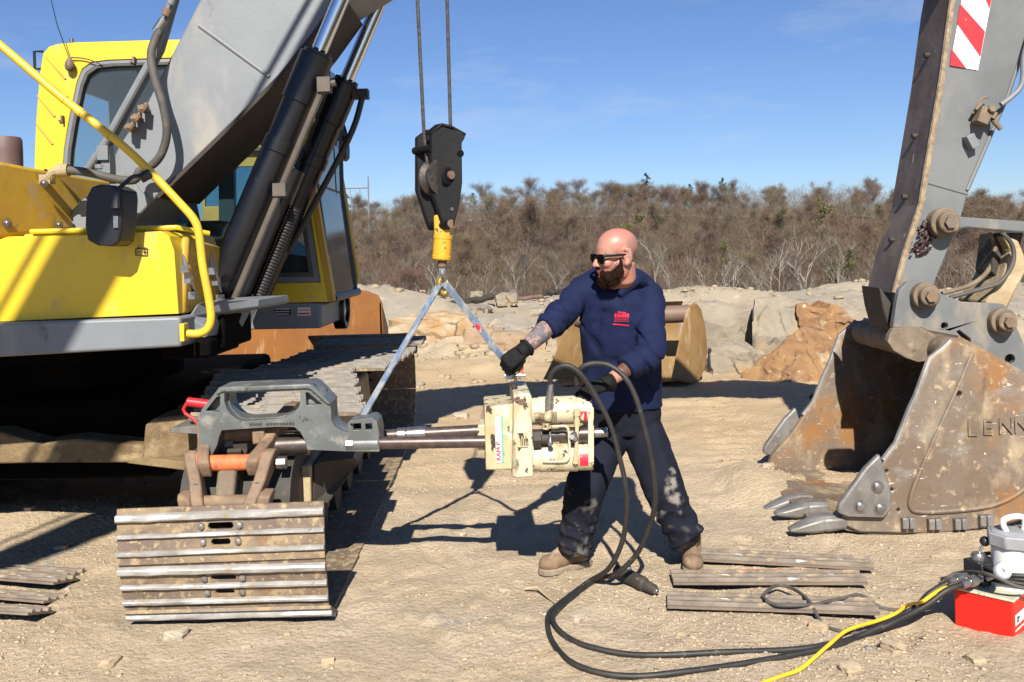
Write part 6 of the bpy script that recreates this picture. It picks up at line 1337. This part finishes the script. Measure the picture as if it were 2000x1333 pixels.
M['rock_cream'] = mat("cream_orange_rock", (0.425, 0.340, 0.221), .9, var=(0.340, 0.212, 0.102), vscale=3.5, layers=[((0.383, 0.212, 0.085), 3, .55, .7, (1, 1, .6), None), ((0.468, 0.399, 0.297), 5, .55, .72, None, None), ((0.170, 0.128, 0.085), 9, .66, .76, None, None)], bump=.012, bscale=16, bdetail=9, cracks=((.12,.08,.05), 1.3, .03))
M['rock_grey'] = mat("grey_rock", (0.281, 0.233, 0.170), .9, var=(0.207, 0.174, 0.130), vscale=2.6, layers=[((0.340, 0.244, 0.141), 1.7, .50, .66, None, None), ((0.126, 0.104, 0.085), 5, .62, .74, (.4, 1, 1.6), None), ((0.370, 0.340, 0.296), 9, .6, .75, None, None)], bump=.012, bscale=16, bdetail=9, cracks=((.07,.055,.04), 1.5, .035))
M['rock_orange'] = mat("iron_stained_rock", (0.272, 0.153, 0.064), .9, var=(0.170, 0.081, 0.038), vscale=3.2, layers=[((0.357, 0.255, 0.136), 2.6, .5, .68, None, None), ((0.145, 0.068, 0.043), 4, .60, .72, None, None), ((0.306, 0.281, 0.230), 3.1, .58, .7, None, None), ((0.552, 0.468, 0.323), 11, .64, .72, None, None)], bump=.012, bscale=16, bdetail=9, cracks=((.06,.035,.02), 1.9, .04))
M['rock_brown'] = mat("brown_rock", (0.281, 0.187, 0.111), .9, var=(0.357, 0.264, 0.170), vscale=4.0, layers=[((0.170, 0.102, 0.060), 4, .58, .72, None, None)], bump=.012, bscale=16, bdetail=9, cracks=((.06,.04,.03), 2.0, .03))
def boulder(x0, y0, x1, y1, Y, m, label, seed, depth=1.0, rot=0, name="boulder"):
    a, b_ = W(x0, y1, Y), W(x1, y0, Y); w = b_.x - a.x; h = b_.z - a.z; me = rock_mesh(seed); me.materials.append(M[m])
    me.polygons.foreach_set('use_smooth', [True] * len(me.polygons)); me.set_sharp_from_angle(angle=math.radians(11))
    S = Matrix.Diagonal((w * 1.06, w * depth, h * 1.12, 1)); me.transform(Matrix.Rotation(rot, 4, 'Z') @ S)
    o = bpy.data.objects.new(name, me); COL.objects.link(o); o.location = ((a.x + b_.x) / 2, Y + w * depth * .4, a.z - h * .10); tag(o, label, "rock"); return o
boulder(752, 612, 925, 692, 14.0, 'rock_cream', "pale flat-topped boulder left of the blue sling", 3, .7)
boulder(735, 636, 808, 690, 13.4, 'rock_cream', "small orange boulder beside the rusty blade's right edge", 8, .8)
boulder(905, 640, 985, 698, 13.6, 'rock_brown', "brown boulder just right of the pale flat-topped one", 12, .8)
boulder(960, 650, 1070, 712, 13.2, 'rock_brown', "brown boulder behind the man's tattooed forearm", 15, .8)
boulder(1010, 600, 1110, 655, 15.5, 'rock_grey', "grey rubble block behind the man's right shoulder", 17, .7)
boulder(968, 572, 1012, 596, 19.0, 'rock_grey', "small grey boulder on the rim behind the right sling leg", 21, .8)
boulder(918, 569, 944, 586, 20.0, 'rock_grey', "smallest pale boulder on the rim, beside the charred log", 24, .8)
boulder(850, 596, 960, 650, 16.5, 'rock_grey', "broken grey rock seen between the two sling legs", 27, .8)
boulder(1352, 586, 1480, 735, 12.6, 'rock_grey', "tall grey rock face beside the rusty bucket's right side", 31, .8)
boulder(1620, 594, 1700, 690, 12.2, 'rock_grey', "grey split rock at the wall's end by the bucket", 44, .8)
def px_rock(pp, Y, m, label, seed, rough=.014, step=.075):
    pts = [W(x, y, Y + d) for x, y, d in pp]; c = sum(pts, V((0, 0, 0))) / len(pts); me = hull_rock([p - c for p in pts], seed, rough, step, 4); me.materials.append(M[m])
    me.polygons.foreach_set('use_smooth', [True] * len(me.polygons)); me.set_sharp_from_angle(angle=math.radians(11)); o = bpy.data.objects.new("boulder", me); COL.objects.link(o); o.location = c; return tag(o, label, "rock")
px_rock([(1448, 756, 0), (1700, 768, 0), (1452, 728, .1), (1505, 690, .2), (1560, 648, .5), (1588, 634, .8), (1612, 645, .7), (1650, 690, .3), (1690, 720, .3), (1560, 770, -.35), (1620, 772, -.3), (1700, 760, 1.2), (1600, 640, 1.3), (1460, 750, 1.2)], 10.9, 'rock_orange', "large rust-orange angular boulder in front of the rock wall", 47)
px_rock([(1560, 700, 0), (1690, 700, 0), (1562, 596, .1), (1600, 590, .2), (1640, 600, .1), (1672, 640, .0), (1690, 670, 0), (1560, 610, .9), (1680, 650, .9), (1570, 720, .9), (1690, 720, .9)], 11.8, 'rock_orange', "rust-streaked block standing at the right of the rock wall", 61)
px_rock([(1475, 735, -.1), (1575, 735, -.1), (1472, 586, .1), (1520, 580, .1), (1576, 588, .1), (1472, 660, -.15), (1576, 650, -.1), (1480, 585, 1.2), (1570, 590, 1.2), (1480, 740, 1.2), (1570, 740, 1.2)], 12.0, 'rock_grey', "smooth grey sawn-looking block in the middle of the rock wall", 63, .010, .045)
boulder(1388, 668, 1475, 732, 11.4, 'rock_grey', "low grey block leaning at the foot of the wall", 50, .7)
boulder(690, 575, 760, 610, 18.5, 'rock_grey', "grey stone high on the gravel mound", 55, .8)
# rusty bucket standing behind the man
RB = thing("rusty_bucket", "rusty ochre excavator bucket standing on the dirt behind the man", "bucket", G(1230, 742))
def sk(pts, Y0, x0, k): return [W(x, y, Y0 + k * (x - x0)) for x, y in pts]
rp_ = [(1311, 742), (1318, 700), (1328, 655), (1338, 612), (1346, 596), (1354, 593), (1363, 606), (1371, 640), (1375, 685), (1370, 722), (1358, 745), (1340, 750)]
mb = MB(); mb.prism(sk(rp_, 10.5, 1311, .008), V((.05, .02, 0))); mb.build("side_plate", M['rusty_bucket'], RB, bevel=.012)
lp_ = [(1060, 742), (1075, 712), (1092, 672), (1105, 646), (1120, 630), (1150, 620), (1150, 742)]
mb = MB(); mb.prism(sk(lp_, 10.6, 1060, .004), V((.05, .03, 0))); mb.build("side_plate", M['rusty_bucket'], RB, bevel=.012)
mb = MB(); pr = []
for (z, dy) in ((.00, -.1), (.02, .25), (.10, .5), (.3, .68), (.6, .72), (.82, .62), (.9, .45)):
    a, b_ = W(1095, 742, 10.75), W(1352, 742, 10.95); zb = GZ(a.x, 10.8)
    pr.append([V((a.x, a.y + dy, zb + z)), V((b_.x, b_.y + dy, zb + z)), V((b_.x, b_.y + dy + .03, zb + z - .02)), V((a.x, a.y + dy + .03, zb + z - .02))])
mb.loft(pr); mb.build("back_sheet", M['rusty_bucket'], RB)
mb = MB(); mb.cyl(W(1120, 622, 10.9), W(1345, 613, 11.0), .105, n=28); mb.build("top_tube", M['brown_tube'], RB)
mb = MB(); q = sk([(1285, 742), (1285, 700), (1296, 690), (1312, 705), (1318, 742)], 10.9, 1285, 0); mb.prism(q, V((.0, .2, 0))); mb.build("gusset", M['rusty_bucket'], RB, bevel=.02)
mb = MB()
for k in range(4): c = W(1352 + 5 * k, 683 - .5 * k, 10.5 + .008 * (41 + 5 * k)); mb.box(c + V((-.002, -.012, 0)), (.022, .012, .05), Matrix.Rotation(.1 * k, 3, 'Y'))
mb.build("cast_mark", M['rusty_bucket'], RB)
# loader behind the excavator
LD = thing("wheel_loader", "tan wheel loader parked behind the excavator with orange bucket raised", "loader", G(520, 735, 0))
mb = MB(); pr = []
oa = [(400, 722), (404, 655), (430, 610), (520, 582), (620, 570), (680, 566), (715, 568), (738, 577), (746, 592), (750, 690), (750, 735), (400, 745)]
mb.prism([W(x, y, 11.2) for x, y in oa], V((0, .05, 0))); lb_ = mb.build("loader_bucket", M['orange_blade'], LD, bevel=.012, seg=2)
mb = MB(); mb.prism([W(746, 592, 11.2), W(750, 735, 11.2), W(764, 735, 11.9), W(758, 640, 11.9)], V((-.03, 0, 0))); mb.prism([W(404, 600, 11.2), W(404, 735, 11.2), W(420, 735, 11.9), W(420, 640, 11.9)], V((-.03, 0, 0))); mb.hull8([W(400, 730, 11.2), W(750, 725, 11.2), W(750, 745, 12.0), W(410, 745, 12.0)], [p - V((0, 0, .04)) for p in (W(400, 730, 11.2), W(750, 725, 11.2), W(750, 745, 12.0), W(410, 745, 12.0))]); mb.build("bucket_floor", M['orange_blade'], lb_)
for x in (440, 690):
    mb = MB(); mb.tube([W(x, 590, 11.3), W(x, 735, 11.3)], .03, 8); mb.build("bucket_rib", M['orange_blade'], lb_)
cx = lambda px, py, Y=12.9: W(px, py, Y)
mb = MB(); cabo = [(395, 300), (515, 296), (515, 470), (395, 470)]
wins = [[(400, 345), (405, 328), (418, 324), (446, 324), (452, 332), (452, 402), (400, 404)], [(458, 334), (464, 326), (500, 325), (506, 333), (506, 402), (458, 403)]]
for Yd in (12.7, 14.0): mb.prism([cx(x, y, Yd) for x, y in cabo], V((0, .06, 0)), [[cx(x, y, Yd) for x, y in w] for w in wins])
mb.hull8([cx(395, 300, 12.7), cx(515, 296, 12.7), cx(515, 296, 12.7) + V((0, 1.3, 0)), cx(395, 300, 12.7) + V((0, 1.3, 0))], [p + V((0, 0, .12)) for p in (cx(395, 300, 12.7), cx(515, 296, 12.7), cx(515, 296, 12.7) + V((0, 1.3, 0)), cx(395, 300, 12.7) + V((0, 1.3, 0)))])
lc_ = mb.build("loader_cab", M['loader_yellow'], LD, bevel=.03, seg=3)
for w in wins:
    mb = MB(); mb.prism([cx(x, y, 12.72) for x, y in w], V((0, .01, 0))); mb.build("loader_window", M['loaderglass'], lc_)
mb = MB(); mb.hull8([cx(388, 297, 12.6), cx(540, 294, 12.6), cx(540, 294, 12.6) + V((0, 1.5, 0)), cx(388, 297, 12.6) + V((0, 1.5, 0))], [p + V((0, 0, .05)) for p in (cx(388, 297, 12.6), cx(540, 294, 12.6), cx(540, 294, 12.6) + V((0, 1.5, 0)), cx(388, 297, 12.6) + V((0, 1.5, 0)))]); mb.build("loader_roof", M['brown_tube'], lc_)
mb = MB(); mb.box(cx(470, 285), (.12, .12, .22)); mb.cyl(cx(502, 297), cx(502, 290), .02); mb.build("beacon_mount", M['loader_yellow'], lc_, bevel=.02)
mb = MB(); a = G(380, 735); mb.box((cx(430, 470).x - .5, 13.2, 1.25), (3.4, 1.5, .9)); mb.build("loader_body", M['loader_yellow'], LD, bevel=.06)
for x in (-1.55, .95):
    for yy in (12.3, 13.7):
        mb = MB(); c = V((cx(430, 470).x + x, yy, GZ(cx(430, 470).x + x, yy) + .62)); mb.lathe(c, (0, 1, 0), [(0, 0), (0, .45), (.05, .62), (.4, .62), (.45, .45), (.45, 0)], 28); mb.build("wheel", M['hose'], LD)
mb = MB(); mb.tube([cx(430, 500, 12.4), cx(520, 560, 12.0), cx(580, 680, 11.5)], .11, 8); mb.build("lift_arm", M['loader_yellow'], LD, bevel=.02)
# charred logs on the rim, stick on the dirt
def log(x0, y0, x1, y1, Y, r, label, m='dark_iron'):
    a, b_ = W(x0, y0, Y), W(x1, y1, Y + .8); mb = MB(); n = 8
    mb.tube([a.lerp(b_, i / n) + V((0, 0, r * .3 * math.sin(i * 1.9))) for i in range(n + 1)], [r * (1 + .2 * math.sin(i * 2.7)) for i in range(n + 1)], 9); o = mb.build("log", M[m]); tag(o, label, "log"); return o
log(872, 598, 962, 580, 18.2, .07, "charred black log on the rim between the sling legs")
log(1062, 574, 1098, 570, 21, .06, "short charred log on the rim behind the man's shoulder")
log(1590, 778, 1660, 768, 9.3, .05, "dark pipe on the shaded ground left of the bucket")
log(900, 592, 1060, 580, 20.5, .05, "long grey log lying along the quarry rim", 'brown_tube')
mb = MB(); mb.tube([gp(1026, 1158, .02), gp(1050, 1160, .03), gp(1070, 1172, .015), gp(1086, 1187, .012)], [.006, .008, .007, .004], 6); o = mb.build("twig", M['dirt_steel']); tag(o, "thin bare twig on the dirt left of the hose loop", "twig")
# power line pole frame far away
PO = thing("power_pole", "distant steel power line frame above the trees behind the cab", "power pole", W(719, 400, 260))
mb = MB(); mb.tube([W(719, 345, 260), W(721, 470, 260)], .22, 6); mb.build("post", M['grey'], PO)
mb = MB(); mb.tube([W(560, 372, 262), W(721, 367, 260)], .22, 6); mb.build("crossbeam", M['grey_dark'], PO)
for x in (668, 684, 703):
    mb = MB(); mb.tube([W(x, 368, 260), W(x, 381, 260)], .10, 5); mb.build("insulator", M['grey_dark'], PO)
mb = MB(); mb.tube([W(650, 345, 264), W(648, 470, 264)], .22, 6); mb.build("post", M['grey_dark'], PO)

# ================================================================== WOODED HILL
def twig_mat(name, cols):
    m = bpy.data.materials.new(name); m.use_nodes = True; n, l = m.node_tree.nodes, m.node_tree.links; p = n["Principled BSDF"]; p.inputs['Roughness'].default_value = .9; p.inputs['Specular IOR Level'].default_value = .1
    oi = n.new("ShaderNodeObjectInfo"); r = n.new("ShaderNodeValToRGB"); r.color_ramp.interpolation = 'LINEAR'
    while len(r.color_ramp.elements) < len(cols): r.color_ramp.elements.new(.5)
    for i, c in enumerate(cols): r.color_ramp.elements[i].position = i / (len(cols) - 1); r.color_ramp.elements[i].color = (*c, 1)
    l.new(oi.outputs['Random'], r.inputs['Fac']); l.new(r.outputs['Color'], p.inputs['Base Color']); return m
M['twigs'] = twig_mat("bare_twigs", [(0.141, 0.099, 0.072), (0.186, 0.129, 0.099), (0.111, 0.083, 0.067), (0.194, 0.129, 0.088), (0.156, 0.129, 0.080), (0.164, 0.099, 0.076), (0.122, 0.103, 0.085), (0.194, 0.158, 0.114)])
M['bark'] = twig_mat("grey_bark", [(0.152, 0.124, 0.100), (0.216, 0.188, 0.160), (0.128, 0.100, 0.080), (0.184, 0.152, 0.120)])
M['birch'] = twig_mat("pale_bark", [(0.272, 0.240, 0.204), (0.352, 0.320, 0.280), (0.224, 0.192, 0.160)])
M['birch_twigs'] = twig_mat("pale_twigs", [(0.132, 0.099, 0.076), (0.165, 0.132, 0.106), (0.119, 0.086, 0.063)])
M['needles'] = twig_mat("pine_needles", [(.035, .060, .025), (.05, .075, .030), (.04, .055, .03)])
M['olive'] = twig_mat("budding_leaves", [(0.112, 0.116, 0.038), (0.135, 0.124, 0.053), (0.090, 0.098, 0.038)])
def bare_tree(seed, h, spread, ntw, trunk_m, crown_m, name, thin=1.0, leaf=False, low=.28):
    rg = random.Random(seed); tb = MB(); cb = MB(); ends = []
    def branch(p, d, L, r, lev):
        n = 4; pts = [p]; q = p
        for i in range(n):
            d = (d + V((rg.gauss(0, .16), rg.gauss(0, .16), rg.gauss(.05, .10)))).normalized(); q = q + d * (L / n); pts.append(q)
        tb.tube(pts, [r * (1 - .75 * i / n) for i in range(n + 1)], 5 if lev < 2 else 3)
        if lev >= 2:
            for i in range(1, n + 1): ends.append((pts[i], d))
            return
        k = (6 if lev == 0 else 4)
        for i in range(k):
            t = (low + (1 - low) * (i + rg.random()) / k) if lev == 0 else (.3 + .7 * (i + rg.random()) / k); j = min(n - 1, int(t * n)); b_ = pts[j].lerp(pts[j + 1], t * n - j)
            a = rg.random() * 6.283; out = V((math.cos(a), math.sin(a), .35 + .7 * rg.random())).normalized(); dd = (d * .35 + out * spread).normalized()
            branch(b_, dd, L * (.50 if lev == 0 else .55) * (1.15 - .45 * t), r * (.5 if lev == 0 else .55), lev + 1)
        ends.append((pts[-1], d))
    branch(V((0, 0, -.4)), V((rg.gauss(0, .05), rg.gauss(0, .05), 1)), h * .82, h * .013 * thin, 0)
    for _ in range(ntw):
        p, d = rg.choice(ends); d2 = (d * .5 + V((rg.gauss(0, .55), rg.gauss(0, .55), rg.gauss(.35, .4)))).normalized(); L = h * rg.uniform(.045, .115); x = d2.cross(V((rg.gauss(0, 1), rg.gauss(0, 1), rg.gauss(0, 1)))).normalized()
        p = p + V((rg.gauss(0, .042), rg.gauss(0, .042), rg.gauss(0, .036))) * h
        if leaf: L *= .45; w = L * .5
        else: w = h * rg.uniform(.0011, .0024)
        q = p + d2 * L; cb.add([p - x * w, p + x * w, q + x * w * (.6 if leaf else .15)], [(0, 1, 2)])
        if not leaf and rg.random() < .6:
            e = p.lerp(q, .4); d3 = (d2 + V((rg.gauss(0, .6), rg.gauss(0, .6), rg.gauss(0, .5)))).normalized(); cb.add([e - x * w * .7, e + x * w * .7, e + d3 * L * .6], [(0, 1, 2)])
    root = thing(name, None, None); t = tb.build("trunk", M[trunk_m], root, fix=False, smooth=60); c = cb.build("crown", M[crown_m], root, fix=False, smooth=0); t.location = c.location = (0, 0, 0); return root
def pine(seed, h):
    rg = random.Random(seed); tb = MB(); cb = MB(); tb.tube([V((0, 0, -.3)), V((.1, 0, h * .5)), V((0, 0, h))], [h * .016, h * .011, h * .003], 6)
    for i in range(34):
        z = h * (.30 + .70 * (i / 34) ** .9); R = h * .30 * (1 - (z / h - .25) / .80) ** .75 * rg.uniform(.6, 1.15); a = rg.random() * 6.283; b0 = V((0, 0, z)); b1 = V((math.cos(a) * R, math.sin(a) * R, z + R * rg.uniform(-.1, .35))); tb.tube([b0, b1], [h * .004, h * .0015], 3)
        for _ in range(26):
            t = rg.uniform(.25, 1.05); p = b0.lerp(b1, t) + V((rg.gauss(0, .10), rg.gauss(0, .10), rg.gauss(.05, .08))) * R; d = V((rg.gauss(0, 1), rg.gauss(0, 1), rg.gauss(.4, .7))).normalized(); L = h * rg.uniform(.018, .04); x = d.orthogonal().normalized() * L * .35
            cb.add([p - x, p + x, p + d * L], [(0, 1, 2)])
    root = thing("pine_tree", None, None); tb.build("trunk", M['bark'], root, fix=False); cb.build("crown", M['needles'], root, fix=False, smooth=0); return root
protos = [bare_tree(s, h, sp, n, 'bark', 'twigs', "bare_tree", low=lo) for s, h, sp, n, lo in ((1, 10, 1.0, 3000, .22), (2, 9, 1.2, 3400, .16), (3, 11, .9, 3000, .25), (4, 8, 1.25, 2800, .12), (5, 10.5, 1.05, 3400, .22), (6, 6.5, 1.3, 2500, .08), (7, 10, 1.0, 1500, .25), (8, 8.5, 1.3, 3200, .14))]
births = [bare_tree(s, h, sp, n, 'birch', 'birch_twigs', "birch_tree", thin=.8, low=lo) for s, h, sp, n, lo in ((21, 10, .5, 260, .45), (22, 8.5, .35, 180, .5), (23, 11, .42, 260, .45))]
greens = [bare_tree(s, h, 1.1, n, 'bark', 'olive', "budding_tree", leaf=True, low=.12) for s, h, n in ((31, 8, 1100), (32, 6, 900))]
pines = [pine(41, 14.5), pine(42, 12.5)]
rg = random.Random(77)
def put(ps, n, lab, cat, grp, fy, fx, smin=.75, smax=1.25, spots=None):
    used = set()
    for i in range(n):
        k = rg.randrange(len(ps))
        if spots: x, y, s = spots[i]
        else: y = fy(); x = y * fx(y); s = rg.uniform(smin, smax)
        loc = V((x, y, GZ(x, y) - .1)); rot = (rg.gauss(0, .04), rg.gauss(0, .04), rg.random() * 6.283)
        if k in used: dup(ps[k], loc, rot, s, lab)
        else:
            used.add(k); r = ps[k]; r.location = loc; r.rotation_euler = rot; r.scale = (s,) * 3; tag(r, lab, cat, grp)
    for k, r in enumerate(ps):
        if k not in used:
            for c in list(r.children): bpy.data.objects.remove(c)
            bpy.data.objects.remove(r)
for ps, lab, cat, grp in ((protos, "leafless brown tree of the wood on the far hill", "tree", "bare trees on the hill"), (births, "slender pale-barked bare tree at the foot of the hill", "tree", "pale-barked trees below the hill"), (greens, "low tree with fresh olive buds on the hillside", "tree", "budding trees on the hill"), (pines, "dark green pine rising over the ridge", "tree", "pines on the ridge")):
    for r in ps: tag(r, lab, cat, grp)
fx = lambda y: rg.uniform(-.26, .60)
put(protos, 295, "leafless brown tree of the wood on the far hill", "tree", "bare trees on the hill", lambda: (150 + 140 * rg.random() ** .8) if rg.random() < .74 else rg.uniform(284, 308), fx)
put(births, 62, "slender pale-barked bare tree at the foot of the hill", "tree", "pale-barked trees below the hill", lambda: 120 + 45 * rg.random(), fx, .7, 1.2)
put(greens, 12, "low tree with fresh olive buds on the hillside", "tree", "budding trees on the hill", lambda: 150 + 110 * rg.random(), fx)
put(pines, 5, "dark green pine rising over the ridge", "tree", "pines on the ridge", None, None, spots=[(W(x, 400, Y).x, Y, s) for x, Y, s in ((1265, 292, .95), (1348, 285, .82), (1413, 280, .85), (925, 296, .8), (672, 285, .9))])
# thicket: saplings and brush under the trees, too many to count
nb = 90000; r_ = np.random.default_rng(5)
by = 112 + 196 * r_.random(nb) ** 1.0; by[::4] = 272 + 40 * r_.random(len(by[::4])); bx = by * r_.uniform(-.28, .62, nb); bz = terrain(bx, by, False)
L = r_.uniform(.9, 3.6, nb) * np.where(by < 165, 1.25, np.where(by > 270, 1.5, .95)); w = .014 + .024 * r_.random(nb)
dx, dy = r_.normal(0, .28, nb) * L, r_.normal(0, .28, nb) * L; z0 = bz + r_.uniform(-.1, 1.6, nb)
aa = r_.random(nb) * 6.283; tri = np.zeros((nb, 3, 3), np.float32)
tri[:, 0] = np.stack([bx - w * np.cos(aa), by - w * np.sin(aa), z0], -1); tri[:, 1] = np.stack([bx + w * np.cos(aa), by + w * np.sin(aa), z0], -1); tri[:, 2] = np.stack([bx + dx, by + dy, z0 + L], -1)
me = bpy.data.meshes.new("thicket"); me.vertices.add(nb * 3); me.vertices.foreach_set('co', tri.ravel()); me.loops.add(nb * 3); me.loops.foreach_set('vertex_index', np.arange(nb * 3, dtype=np.int32)); me.polygons.add(nb); me.polygons.foreach_set('loop_start', np.arange(0, nb * 3, 3, dtype=np.int32)); me.polygons.foreach_set('loop_total', np.full(nb, 3, dtype=np.int32)); me.update(calc_edges=True)
def woods(nt, seed, name, label):
    r = np.random.default_rng(seed); y = np.where(r.random(nt) < .42, r.uniform(282, 306, nt), r.uniform(150, 285, nt)); x = y * r.uniform(-.28, .62, nt); z = terrain(x, y, False)
    H = 6.3 + np.where(y > 276, 1.8, 0.) + 2.2 * fbm(x * .11, y * .11, 3, 151) + 1.2 * fbm(x * .5, y * .5, 2, 161); t = r.random(nt) ** .7; p = np.stack([x, y, z + H * (.25 + .75 * t)], -1)
    d = np.stack([r.normal(0, .5, nt), r.normal(0, .5, nt), r.uniform(.1, 1.1, nt)], -1); d /= np.linalg.norm(d, axis=1)[:, None]; L = r.uniform(.5, 1.5, nt)[:, None]; a_ = r.random(nt) * 6.283; w_ = np.stack([np.cos(a_), np.sin(a_), 0 * a_], -1) * r.uniform(.010, .024, nt)[:, None]
    T = np.stack([p - w_, p + w_, p + d * L], 1).astype(np.float32); m = bpy.data.meshes.new(name); m.vertices.add(nt * 3); m.vertices.foreach_set('co', T.ravel()); m.loops.add(nt * 3); m.loops.foreach_set('vertex_index', np.arange(nt * 3, dtype=np.int32)); m.polygons.add(nt); m.polygons.foreach_set('loop_start', np.arange(0, nt * 3, 3, dtype=np.int32)); m.polygons.foreach_set('loop_total', np.full(nt, 3, dtype=np.int32)); m.update(calc_edges=True)
    return tag(link(m, name, M['wood'], smooth=0, fix=False), label, "wood", kind="stuff")
M['wood'] = mat("grey_brown_wood", (0.140, 0.098, 0.065), .95, var=(0.194, 0.137, 0.097), vscale=.09, layers=[((0.125, 0.108, 0.051), .06, .58, .68, None, None), ((0.250, 0.188, 0.133), .35, .58, .66, None, None)], spec=.1)
woods(330000, 17, "woodland", "grey-brown leafless wood covering the whole far hillside")
M['brush'] = mat("brush", (0.125, 0.092, 0.066), .95, var=(0.172, 0.135, 0.102), vscale=.12, layers=[((0.099, 0.092, 0.043), .07, .58, .68, None, None), ((0.238, 0.205, 0.165), .9, .60, .66, None, None), ((0.145, 0.073, 0.046), .05, .62, .72, None, None)], spec=.1)
tag(link(me, "thicket", M['brush'], smooth=0, fix=False), "brown brush and saplings under the trees of the hill", "brush", kind="stuff")
# ================================================================== GRAVEL, CLODS AND SINGLE STONES
def scatter(n, seed, y0, y1, smin, smax, name, m, label, dens=None, flat=.7):
    r = np.random.default_rng(seed); b = bmesh.new(); bmesh.ops.create_icosphere(b, subdivisions=1, radius=1.0); b.verts.ensure_lookup_table()
    bv = np.array([v.co[:] for v in b.verts]); bf = np.array([[v.index for v in f.verts] for f in b.faces]); b.free()
    Y = y0 * (y1 / y0) ** r.random(n); X = Y * r.uniform(-.72, .72, n)
    keep = sstep(-.6, .3, fbm(X * .9, Y * .9, 3, 131)) > r.random(n) * (.9 if dens is None else dens); X, Y = X[keep], Y[keep]; n = len(X)
    s = smin * (smax / smin) ** (r.random(n) ** 2.4) ; Z = terrain(X, Y)
    nv = len(bv); jit = 1 + r.normal(0, .22, (n, nv, 1)); P = bv[None] * jit * np.stack([s * r.uniform(.8, 1.5, n), s * r.uniform(.8, 1.4, n), s * flat * r.uniform(.6, 1.1, n)], -1)[:, None, :]
    a = r.random(n) * 6.283; ca, sa = np.cos(a)[:, None], np.sin(a)[:, None]; P = np.stack([P[..., 0] * ca - P[..., 1] * sa, P[..., 0] * sa + P[..., 1] * ca, P[..., 2]], -1)
    P += np.stack([X, Y, Z + s * flat * .15], -1)[:, None, :]; F = (bf[None] + (np.arange(n) * nv)[:, None, None]).reshape(-1, 3).astype(np.int32)
    me = bpy.data.meshes.new(name); me.vertices.add(n * nv); me.vertices.foreach_set('co', P.astype(np.float32).ravel()); me.loops.add(F.size); me.loops.foreach_set('vertex_index', F.ravel()); me.polygons.add(len(F)); me.polygons.foreach_set('loop_start', np.arange(0, F.size, 3, dtype=np.int32)); me.polygons.foreach_set('loop_total', np.full(len(F), 3, dtype=np.int32)); me.update(calc_edges=True)
    me.polygons.foreach_set('use_smooth', [True] * len(F)); return tag(link(me, name, m, smooth=0, fix=False), label, "gravel", kind="stuff")
M['clod'] = mat("dry_clods", (.44, .345, .235), .95, var=(.39, .30, .195), vscale=3, layers=[((.34, .27, .18), 9, .56, .7, None, None)], bump=.004, bscale=60, spec=.1)
M['chip'] = mat("grey_stone_chips", (.40, .335, .25), .9, var=(.45, .36, .25), vscale=9, layers=[((.20, .195, .19), 14, .56, .66, None, None)], bump=.002, bscale=60, spec=.15)
scatter(85000, 3, 3.0, 12, .0018, .010, "dirt_clods", M['clod'], "dry sandy clods and crumbs all over the quarry floor", 1.1)
scatter(3500, 9, 3.0, 14, .003, .016, "gravel", M['chip'], "grey stone chips strewn over the sandy floor", 1.0)
scatter(6000, 11, 11, 24, .012, .10, "rubble", M['rubble'], "broken rubble along the rim of the quarry floor", .8)
STN = [(345, 1250, 46, "flat pale stone in front of the track"), (215, 1300, 40, "pale stone low at the left edge of the floor"), (1598, 1228, 40, "rounded tan stone beside the thin cable"), (1130, 1215, 30, "small stone inside the hose loop"), (1745, 1275, 46, "stone just under the hoses by the pump"), (640, 1300, 30, "small clod stone at the bottom left of centre"), (905, 1050, 18, "small pebble near the press shadow"), (756, 1143, 14, "dark reddish pebble right of the track"), (930, 1195, 20, "grey stone left of the hose loop"), (985, 1160, 22, "grey stone left of the man's boot"), (1660, 1320, 40, "stone at the bottom beside the yellow cord"), (1905, 1290, 36, "stone in front of the red pump"), (1500, 930, 26, "clod on the floor left of the bucket teeth"), (1420, 905, 20, "small stone right of the man's knee"), (1060, 1275, 24, "pebble left of the hose loop's outer edge"), (480, 1270, 22, "pebble below the track front"), (560, 1245, 18, "pebble right below the track front"), (120, 1080, 24, "stone in the shaded strip at left"), (60, 1030, 22, "stone on the lit dirt heap at left"), (1330, 1240, 22, "clod between the hoses and loose shoes"), (1830, 1080, 22, "dark stone behind the pump valve"), (690, 715, 22, "stone by the rusty blade"), (905, 705, 26, "pale stone below the brown boulder"), (862, 738, 18, "pebble on the trampled floor behind the press"), (900, 820, 34, "broad flat stone behind the press rods")]
for i, (x, y, w, l) in enumerate(STN):
    p = G(x, y); s = w * p.y / FPX; me = rock_mesh(200 + i, 9, .10, 3); me.materials.append(M['clod'] if i % 3 else M['chip']); me.transform(Matrix.Rotation(i * 1.3, 4, 'Z') @ Matrix.Diagonal((s, s * .8, s * .42, 1)))
    me.polygons.foreach_set('use_smooth', [True] * len(me.polygons)); me.set_sharp_from_angle(angle=math.radians(40)); o = bpy.data.objects.new("stone", me); COL.objects.link(o); o.location = (p.x, p.y, GZ(p.x, p.y) - s * .08); tag(o, l, "stone", "single stones on the floor")
